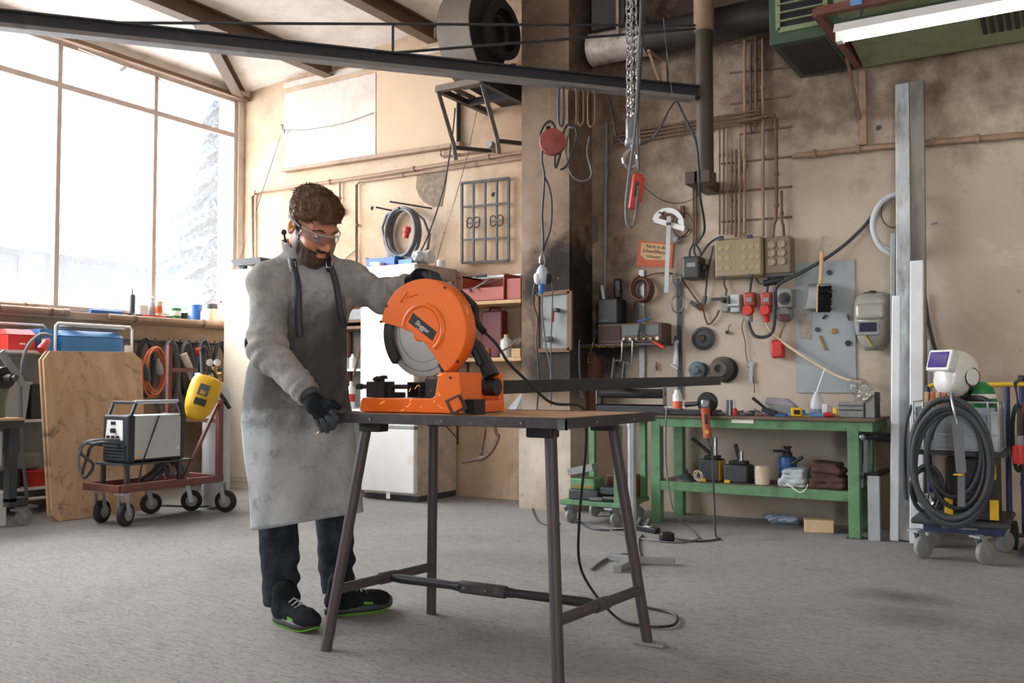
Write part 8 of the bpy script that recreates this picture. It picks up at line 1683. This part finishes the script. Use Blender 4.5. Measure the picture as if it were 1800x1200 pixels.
# hair
def mat_hair(name, a, c, k):
    m, nt, p = _nt(name); n = noise(nt, coords(nt,'Object',(1,1,1)), k, 6, .75, 1.2); col = ramp(nt, n, [(.32, lin(a)), (.68, lin(c))]); nt.links.new(col, p.inputs['Base Color']); p.inputs['Roughness'].default_value = .5; bump(nt, p, n, .6, .006); return m
m_hair = mat_hair('brown_hair',(72,50,36),(150,110,78),60)
h2 = SDF(npa(HC)-np.array([.18,.18,.18]), npa(HC)+np.array([.18,.18,.22]), .0034)
x, y, z = [q/HS for q in h2.rel(npa(HC), RH3)]
h2.uni(hell(h2,(0,-.016,.040),(.082,.102,.094))); h2.uni(hell(h2,(.004,.048,.080),(.062,.054,.040)),.03); h2.uni(hell(h2,(.004,-.01,.088),(.064,.08,.044)),.03)
h2.D += HS*(.0016*np.sin(70*x+40*z+3*np.sin(35*y))*np.sin(48*y+25*z+2*np.sin(40*x))+.0010*np.sin(130*x+60*y)*np.sin(110*z+70*y))
line = np.where(y > .02, .050+.10*np.clip(y-.05,-.03,.06), np.where(y > -.03, .010+(y+.03)*.8, -.062+(y+.10)*1.03)); line = np.where(np.abs(x) > .055, line-.018*np.clip((np.abs(x)-.055)/.02,0,1)*(y > .0), line)
h2.D = np.maximum(h2.D, (line-z)*HS*.8)
hp_mesh, hf_mesh = h2.mesh(); g_ = np.gradient(h2.D, h2.h); rl = random.Random(4); b = B(); b.v = [V(q) for q in hp_mesh]; b.f = [tuple(f) for f in hf_mesh.tolist()]
for q in hp_mesh[np.random.RandomState(3).choice(len(hp_mesh), 3800)]:
    i_ = tuple(((q-h2.lo)/h2.h).round().astype(int)); nn_ = V([g_[a][i_] for a in range(3)]).normalized(); rel_ = V(q)-HC; lz = rel_.dot(HU)/HS; ly = rel_.dot(HF)/HS
    top_ = min(1, max(0, (lz-.02)/.06)); fl_ = HF*(.75*top_+.1)+HR*(.45*top_)-HU*(1-top_)*.9+V((rl.uniform(-.16,.16),rl.uniform(-.16,.16),rl.uniform(-.12,.16)))
    if lz < line.max() and nn_.dot(HF) > .75 and lz < .06: continue
    tg = (fl_-nn_*fl_.dot(nn_)).normalized(); ln_ = .014+.032*top_*rl.uniform(.5,1.2); p0_ = V(q)-nn_*.002
    b.tube([p0_, p0_+tg*ln_*.5+nn_*(.0012+.0030*top_), p0_+tg*ln_-nn_*.0015], .002, 3, radii=[.0020,.0018,.0005])
part('hair', b, m_hair, man, smooth=60)
# sideburn, beard and moustache
m_beard = mat_hair('dark_beard',(48,35,28),(98,70,54),90)
h3 = SDF(npa(HC)-np.array([.17,.17,.2]), npa(HC)+np.array([.17,.17,.10]), .0034); face_field(h3); x, y, z = [q/HS for q in h3.rel(npa(HC), RH3)]
h3.D -= .0030; h3.D += .0016*np.sin(210*x+90*z)*np.sin(190*y+120*z)
cheek = -.046-.30*np.clip(y-.040,0,.1)+.40*np.clip(.026-y,0,.06)
reg = z-cheek; reg = np.minimum(reg, np.maximum(z-.012, np.maximum(y-.028, -(y+.002))))
mouth = np.sqrt((x/.0255)**2+((z+.071)/.0115)**2)-1; reg = np.maximum(reg, np.where(y > .06, -mouth*.012, -1)); reg = np.maximum(reg, -(y+.004)); reg = np.maximum(reg, z*0-(z+.135))
must = np.maximum(np.abs(z+.0555)-.0048, np.abs(x)-.026); reg = np.minimum(reg, np.where(y > .07, must, 1))
h3.D = np.maximum(h3.D, reg*HS*.8); sdf_part('beard', h3, m_beard, man, relax=0)
for sg in (-1,1): part('eyebrow', B().tube(spline([hp_(sg*.014,.097,.017),hp_(sg*.034,.094,.022),hp_(sg*.053,.078,.015)],4), .0045, 6), m_beard, man)
# safety glasses and ear plug
m_lens = glass('glasses_lens', (240,241,244), haze=.05, gloss=.10, rough=.03)
rows = []
for zz, rr in ((.010,1.0),(-.004,1.025),(-.018,1.015),(-.024,.985)): rows.append([hp_(.078*rr*math.sin(a), .020+.098*rr*math.cos(a)**.8 if math.cos(a) > 0 else .02, zz-.006*math.cos(3*a)*(zz < -.02)) for a in [math.radians(-84+168*i/24) for i in range(25)]])
gl = thing('safety_glasses', 'clear wraparound safety glasses with dark temples worn by the person', 'safety glasses', hp_(0,.12,-.03))
b = B(); b.grid(rows); part('lens', b, m_lens, gl, smooth=180, solid=.002)
part('brow_bar', B().tube([p+HU*.001 for p in rows[0]], .0022, 6), m_lgrey, gl)
for sg in (-1,1): part('temple', B().bar(hp_(sg*.080,.040,.008), hp_(sg*.084,-.022,.014), .006, .011), m_black, gl, bev=.002)
part('ear_plug', B().cyl(hp_(-.080,-.005,-.012), hp_(-.099,-.001,-.014), .0062, n=10), m_yellow, man); part('ear_plug', B().cyl(hp_(.080,-.005,-.012), hp_(.099,-.001,-.014), .0062, n=10), m_yellow, man)
# sweater
def mat_cloth(name, a, c, k, bk=.5, dirt=0.0, drgb=(90,80,74)):
    m, nt, p = _nt(name); n = noise(nt, coords(nt,'Object',(1,1,1)), k, 6, .7); f = noise(nt, coords(nt), k*7, 4, .7)
    col = ramp(nt, n, [(.35, lin(a)), (.65, lin(c))]); col = mixc(nt, .5, col, ramp(nt, f, [(.3,(.6,.6,.6)),(.7,(1,1,1))]), 'MULTIPLY')
    if dirt: col = mixc(nt, ramp(nt, noise(nt, coords(nt), 5, 6, .7), [(.5,0.0),(.75,dirt)]), col, lin(drgb))
    nt.links.new(col, p.inputs['Base Color']); p.inputs['Roughness'].default_value = .92; p.inputs['Specular IOR Level'].default_value = .15; bump(nt, p, f, bk, .004); return m
m_sweat = mat_cloth('grey_sweater',(150,148,146),(186,184,181),14,.5,.2)
sw = SDF(np.minimum.reduce([npa(J[k]) for k in ('RS','RE','RW','LW','pelvis','chest')])-.16, np.maximum.reduce([npa(J[k]) for k in ('RS','RE','RW','LW','LE','neck','chest')])+.16, .0085)
S_ = lambda a, b, ra, rb, k=.04: sw.uni(sw.cap(npa(J[a]),npa(J[b]),ra,rb),k)
sw.uni(sw.ell(npa(J['chest']-V((0,0,.02))),(.185,.120,.20),Rb)); sw.uni(sw.ell(npa(J['waist']),(.175,.125,.19),Rb),.06); sw.uni(sw.ell(npa(J['pelvis']+V((0,0,.06))),(.180,.13,.10),Rb),.05)
S_('RS','RE',.079,.075,.05); S_('RE','RW',.074,.050,.02); S_('LS','LE',.078,.070,.05); S_('LE','LW',.068,.046,.02)
nk = J['neck']; S_('chest','RS',.09,.07,.06); S_('chest','LS',.09,.07,.06); S_('neck','RS',.075,.066,.05); S_('neck','LS',.075,.066,.05); sw.uni(sw.cap(npa(nk+V((0,0,-.06))),npa(nk+V((0,0,-.01))),.11,.085),.06)
X, Y, Z = sw.X, sw.Y, sw.Z
def wr_(c, rad): d = np.sqrt((X-c.x)**2+(Y-c.y)**2+(Z-c.z)**2); return np.exp(-(d/rad)**2)
al = lambda p, q: ((X-p.x)*(q-p).normalized().x+(Y-p.y)*(q-p).normalized().y+(Z-p.z)*(q-p).normalized().z)
n1 = np.sin(21*X+17*Y-11*Z)*2.2
sw.D += .009*wr_(J['RE'],.13)*np.sin(al(J['RS'],J['RE'])*95+n1)+.009*wr_(J['LE'],.12)*np.sin(al(J['LS'],J['LE'])*90+n1)
sw.D += .006*wr_(J['RW'],.12)*np.sin(al(J['RE'],J['RW'])*120+n1)+.006*wr_(J['LW'],.12)*np.sin(al(J['LE'],J['LW'])*130+n1)
sw.D += .0045*np.sin(15*X+9*Z+2*np.sin(9*Y+6*Z))*np.sin(13*Y-17*Z+n1*.4)+.003*np.sin(34*Z+20*X+n1)*np.sin(25*Y+15*X)
# cut the neck hole and the cuffs
sw.sub(sw.cap(npa(nk+V((0,0,-.03))), npa(HC), .072, .08))
for a, w in (('RE','RW'),('LE','LW')):
    d = (J[w]-J[a]).normalized(); e_ = J[w]+d*.012; near = ((X-J[w].x)**2+(Y-J[w].y)**2+(Z-J[w].z)**2) < .12**2
    sw.D = np.where(near, np.maximum(sw.D, (X-e_.x)*d.x+(Y-e_.y)*d.y+(Z-e_.z)*d.z), sw.D)
sdf_part('sweater', sw, m_sweat, man, relax=1)
# collar: open stand up collar with a zip
nd_ = (HC-nk).normalized(); cpath = []
b = B(); rows = []; 
for t_ in range(4):
    row = []
    for i in range(29):
        a = math.radians(20+320*i/28); rr = .084+.007*t_; o = nk+V((0,0,.000+.027*t_))+nd_*(.0)
        up_ = .018*t_*(1-.25*math.cos(a)); row.append(o+Lat*(rr*math.sin(a)*1.05)+Frw*(rr*math.cos(a)*1.02+.010*t_)+V((0,0,-.030*math.cos(a)-.018*(math.cos(a) > .6))))
    rows.append(row)
b.grid(rows); part('collar', b, m_sweat, man, smooth=180, solid=.008)
part('collar_lining', B().tube(rows[3], .004, 6), m_lgrey, man); part('zip_toggle', B().sphere(ond(499,408,3.93), .012, 10, 8).tube([ond(499,410,3.93),ond(501,420,3.93),ond(504,432,3.93)], .005, 6), m_black, man)
part('shirt_neck', B().lathe(nk+V((0,0,-.075))+Frw*.015, (0,0,1), [(.075,0),(.082,.03),(.074,.05),(.066,.052)], 24), m_black, man)
# trousers
m_trou = mat_cloth('dark_trousers',(36,40,48),(58,62,72),10,.35,.35,(96,98,106))
tw = SDF(np.minimum.reduce([npa(J[k]) for k in ('RH','RK','RA','LH','LK','LA')])-.17, np.maximum.reduce([npa(J[k]) for k in ('RH','RK','RA','LH','LK','LA')])+.17, .0085)
T_ = lambda a, b, ra, rb, k=.03: tw.uni(tw.cap(npa(J[a]),npa(J[b]),ra,rb),k)
tw.uni(tw.ell(npa(J['pelvis']),(.165,.125,.15),Rb)); T_('RH','RK',.105,.088,.04); T_('LH','LK',.105,.088,.04); T_('RK','RA',.086,.074,.02); T_('LK','LA',.086,.072,.02)
X, Y, Z = tw.X, tw.Y, tw.Z; n2 = 1.5*np.sin(25*X+18*Y)
low = np.exp(-((Z-.16)/.13)**2); tw.D += .008*low*np.sin(Z*75+n2)*np.sin(8*X+9*Y+1)+.004*np.sin(14*X+22*Z)*np.sin(16*Y-9*Z+n2)
tw.D = np.maximum(tw.D, .075+.015*np.sin(20*X)-Z); sdf_part('trousers', tw, m_trou, man, relax=1)
# shoes
m_shoe = mat_cloth('black_shoe',(26,27,30),(44,46,50),16,.3); m_lime = mat('lime_rubber',(104,168,44),.5,var=.06)
for (hx_, hy_), (tx_, ty_), nm in (((486,1092),(540,1109),'R'),((574,1083),(684,1070),'L')):
    h_ = onz(hx_,hy_); t_ = onz(tx_,ty_); d = (t_-h_).normalized(); L = .285 if nm == 'L' else .275; sdv = V((-d.y,d.x,0)); Rs = [list(d),list(sdv),[0,0,1]]; mid = h_+d*(L*.45); o_ = h_
    s = SDF(npa(mid)-np.array([.22,.22,.02]), npa(mid)+np.array([.22,.22,.2]), .005); q = lambda a, c_, z_: npa(h_+d*a+sdv*c_+V((0,0,z_)))
    s.uni(s.ell(q(.065,0,.060),(.075,.043,.055),Rs)); s.uni(s.ell(q(.15,0,.052),(.09,.044,.044),Rs),.03); s.uni(s.ell(q(.225,0,.046),(.062,.046,.040),Rs),.03); s.uni(s.cap(q(.06,0,.07),q(.055,0,.135),.046,.050),.03)
    s.inter(.030-s.Z); s.D += .0012*np.sin(s.X*130)*np.sin(s.Y*120); sh_ = sdf_part('shoe', s, m_shoe, man, relax=1)
    out = []
    for i in range(36):
        a = 2*math.pi*i/36; u_ = math.cos(a); v_ = math.sin(a); ln = L*.5+.006; w_ = .046*(1+.10*u_-.12*math.exp(-((u_+.1)/.35)**2)); out.append(h_+d*(L*.5+ln*u_)+sdv*(w_*v_*(abs(v_)**-.25 if abs(v_) > .05 else 1)))
    b = B(); lift = lambda p: .010*max(0,((p-h_).dot(d)-L*.72)/(L*.28))**2*1.6
    rows = [[p+V((0,0,zz+lift(p)))+(p-(h_+d*L*.5))*g for p in out+[out[0]]] for zz, g in ((.010,.012),(.024,.014),(.040,.0))]; b.grid(rows); part('midsole', b, m_dgrey, sh_, smooth=60, solid=.004)
    b = B(); rows = [[p+V((0,0,zz+lift(p)))+(p-(h_+d*L*.5))*g for p in out+[out[0]]] for zz, g in ((.001,-.03),(.003,.01),(.011,.015))]; b.grid(rows); b.add(rows[0][:-1], [tuple(reversed(range(36)))]); part('outsole', b, m_lime, sh_, smooth=60)
    for k in range(4): c_ = h_+d*(.125+.022*k)+V((0,0,.112-.008*k)); part('lace', B().tube([c_-sdv*.024-V((0,0,.010)), c_+V((0,0,.004)), c_+sdv*.024-V((0,0,.010))], .0038, 6), m_lgrey, sh_)
    part('trim_flash', B().bar(h_+d*.15-sdv*.047+V((0,0,.05)), h_+d*.19-sdv*.047+V((0,0,.045)), .004, .010), m_lime, sh_)
# apron
def mat_apron():
    m, nt, p = _nt('leather_apron'); L = nt.links; co = coords(nt); n = noise(nt, co, 5, 7, .65, .5); n2 = noise(nt, co, 16, 6, .7); f = noise(nt, co, 140, 4, .6)
    c = ramp(nt, n, [(.3, lin((148,153,158))), (.55, lin((176,181,184))), (.75, lin((194,198,200)))])
    tc = nd(nt, 'ShaderNodeNewGeometry'); sx = nd(nt, 'ShaderNodeSeparateXYZ'); L.new(tc.outputs['Position'], sx.inputs[0]); z = sx.outputs[2]
    # dark work stain across the belly
    g = mth(nt, 'MULTIPLY', mth(nt, 'SUBTRACT', z, 1.08), 1/.30); g = mth(nt, 'MULTIPLY', g, g); g = mth(nt, 'ADD', g, mth(nt, 'MULTIPLY', mth(nt, 'SUBTRACT', n, .5), 2.0)); st = ramp(nt, g, [(0.0, .96), (.35, .8), (1.0, 0.0)])
    c = mixc(nt, st, c, lin((66,62,60)))
    up = ramp(nt, mth(nt, 'ADD', z, mth(nt, 'MULTIPLY', mth(nt, 'SUBTRACT', n2, .5), .2)), [(0,0.0),(1,0.0)])
    c = mixc(nt, ramp(nt, n2, [(.54,0.0),(.72,.6)]), c, lin((96,88,82))); c = mixc(nt, .5, c, ramp(nt, f, [(.3,(.72,.72,.72)),(.7,(1,1,1))]), 'MULTIPLY')
    L.new(c, p.inputs['Base Color']); p.inputs['Roughness'].default_value = .75; bump(nt, p, f, .35, .003); return m
AR = [(466,517,583,3.845,.03,0),(485,513,594,3.830,.05,0),(510,508,603,3.815,.08,0),(545,497,608,3.80,.10,0),(580,472,609,3.795,.13,0),(612,448,609,3.795,.15,0),(650,434,609,3.795,.16,-2),(700,427,613,3.79,.16,-4),(745,424,621,3.785,.15,-8),(800,429,627,3.775,.12,-14),(850,437,632,3.765,.09,-20),(895,440,636,3.755,.075,-28),(932,441,638,3.75,.07,-34)]
NS = 41; rows = []
def lerp_rows(n=52):
    for j in range(n):
        t = j/(n-1)*(len(AR)-1); i = min(int(t), len(AR)-2); f = t-i; f = f*f*(3-2*f)*.3+f*.7
        yield [AR[i][k]+(AR[i+1][k]-AR[i][k])*f for k in range(6)], j/(n-1)
for (y_, xa, xb, d0, bul, sk), tt in lerp_rows():
    row = []
    for i in range(NS):
        s_ = i/(NS-1); c = 2*s_-1; xx = xa+(xb-xa)*(.5+.5*math.sin(c*1.25)/math.sin(1.25)); dd = d0+bul*(abs(c)**2.4)+.10*(s_-.45)+(.02*tt+.004)*math.sin(s_*9.5+1.2)*(tt**1.2)+.006*math.sin(s_*21+y_*.03)*tt
        row.append(ond(xx, y_+sk*s_**1.2+2*math.sin(s_*7)*tt, dd))
    rows.append(row)
b = B(); b.grid(rows); apron = part('apron', b, mat_apron(), man, smooth=180, solid=.004)
m_strap = mat('strap_leather',(48,50,58),.5,var=.15)
def strap(pts, w, nm):
    C = spline([ond(*p) for p in pts],6); b = B(); rw = []
    for i, p in enumerate(C):
        tt = (C[min(i+1,len(C)-1)]-C[max(i-1,0)]).normalized(); sd = tt.cross(_f).normalized()*(w/2); rw.append([p-sd,p,p+sd])
    b.grid(rw); return part(nm, b, m_strap, apron, smooth=60, solid=.004)
strap([(511,448,3.87),(514,462,3.825),(517,478,3.80)],.034,'neck_strap'); strap([(516,470,3.80),(523,500,3.778),(524,540,3.762),(525,575,3.755),(526,592,3.752)],.028,'hanging_strap')
strap([(574,452,3.90),(577,462,3.855),(582,476,3.84)],.034,'neck_strap'); strap([(581,468,3.84),(590,495,3.835),(595,525,3.835),(600,555,3.84),(606,574,3.86)],.026,'hanging_strap')
for px, py, dd in ((514,465,3.80),(578,464,3.84)): part('buckle', B().tube([ond(px-5,py-5,dd),ond(px+5,py-5,dd),ond(px+6,py+6,dd),ond(px-4,py+6,dd)], .0028, 6, closed=True), m_steel, apron)
part('hip_loop', B().tube(spline([ond(435,592,3.98),ond(432,602,3.97),ond(434,612,3.96),ond(437,604,3.965)],4,True), .007, 6, closed=True), m_strap, apron)
# gloves
m_glove = mat_cloth('black_glove',(22,24,28),(36,39,44),20,.3); m_gfing = mat_cloth('grey_glove_fingers',(62,66,72),(86,90,96),24,.4); m_cuff = mat_cloth('grey_glove_cuff',(70,76,84),(92,98,106),30,.5)
def glove(nm, wrist, palm, palm2, fingers, thumb, rp=.036, h=.0032):
    pts = [wrist,palm,palm2]+[p for f in fingers+[thumb] for p in f]; A = np.array([npa(p) for p in pts])
    s = SDF(A.min(0)-.06, A.max(0)+.06, h); s.uni(s.cap(npa(wrist),npa(palm),.033,rp)); s.uni(s.cap(npa(palm),npa(palm2),rp,rp*.86),.02)
    for f in fingers:
        s.uni(s.cap(npa(f[0]),npa(f[1]),.0135,.0125),.007)
    for a, c, ra, rb in ((0,1,.018,.0145),(1,2,.0145,.012)): s.uni(s.cap(npa(thumb[a]),npa(thumb[c]),ra,rb),.008)
    g = sdf_part(nm, s, m_glove, man, relax=1)
    s2 = SDF(A.min(0)-.06, A.max(0)+.06, h)
    for f in fingers:
        t = SDF.cap(s2, npa(f[1]), npa(f[2]), .0128,.0118); s2.D = np.minimum(s2.D, t)
        if len(f) > 3: s2.D = np.minimum(s2.D, s2.cap(npa(f[2]),npa(f[3]),.0118,.0102))
        m_ = f[0]*.35+f[1]*.65; s2.D = np.minimum(s2.D, s2.cap(npa(m_),npa(f[1]),.0134,.0129))
    sdf_part('finger_coating', s2, m_gfing, g, relax=1); return g
o = ond
Rg = glove('glove', o(543,697,3.555), o(556,712,3.515), o(564,721,3.495),
    [[o(575,717,3.475),o(585,727,3.462),o(592,737,3.462),o(589,743,3.478)], [o(569,723,3.472),o(580,737,3.458),o(587,747,3.460),o(584,752,3.478)], [o(562,727,3.480),o(570,742,3.464),o(576,752,3.466),o(575,757,3.482)], [o(555,729,3.492),o(561,743,3.478),o(566,752,3.480),o(566,756,3.494)]],
    [o(572,708,3.49),o(584,709,3.475),o(595,715,3.478)])
d = (J['RW']-J['RE']).normalized(); part('glove_cuff', B().lathe(J['RW']-d*.002, d, [(.040,0),(.041,.012),(.0385,.03),(.037,.04),(.034,.042)], 24), m_cuff, Rg)
hq = [hp[0]+V((0,0,-.004)), hp[1], hp[2]]
zt_h = hp[1]
Lg = glove('glove', o(724,498,3.842), o(738,488,3.807), o(752,486,3.797),
    [[o(758,484,3.787),o(768,485,3.762),o(772,494,3.747),o(766,502,3.752)], [o(754,482,3.782),o(763,482,3.757),o(767,491,3.742),o(761,500,3.747)], [o(748,482,3.777),o(756,481,3.752),o(760,489,3.737),o(755,498,3.742)], [o(742,483,3.777),o(749,482,3.757),o(753,489,3.742),o(749,497,3.747)]],
    [o(745,492,3.812),o(757,497,3.802),o(766,500,3.782)], rp=.034)
d = (J['LW']-J['LE']).normalized(); part('glove_cuff', B().lathe(J['LW']-d*.002, d, [(.039,0),(.040,.012),(.037,.03),(.035,.036),(.032,.038)], 24), m_cuff, Lg)
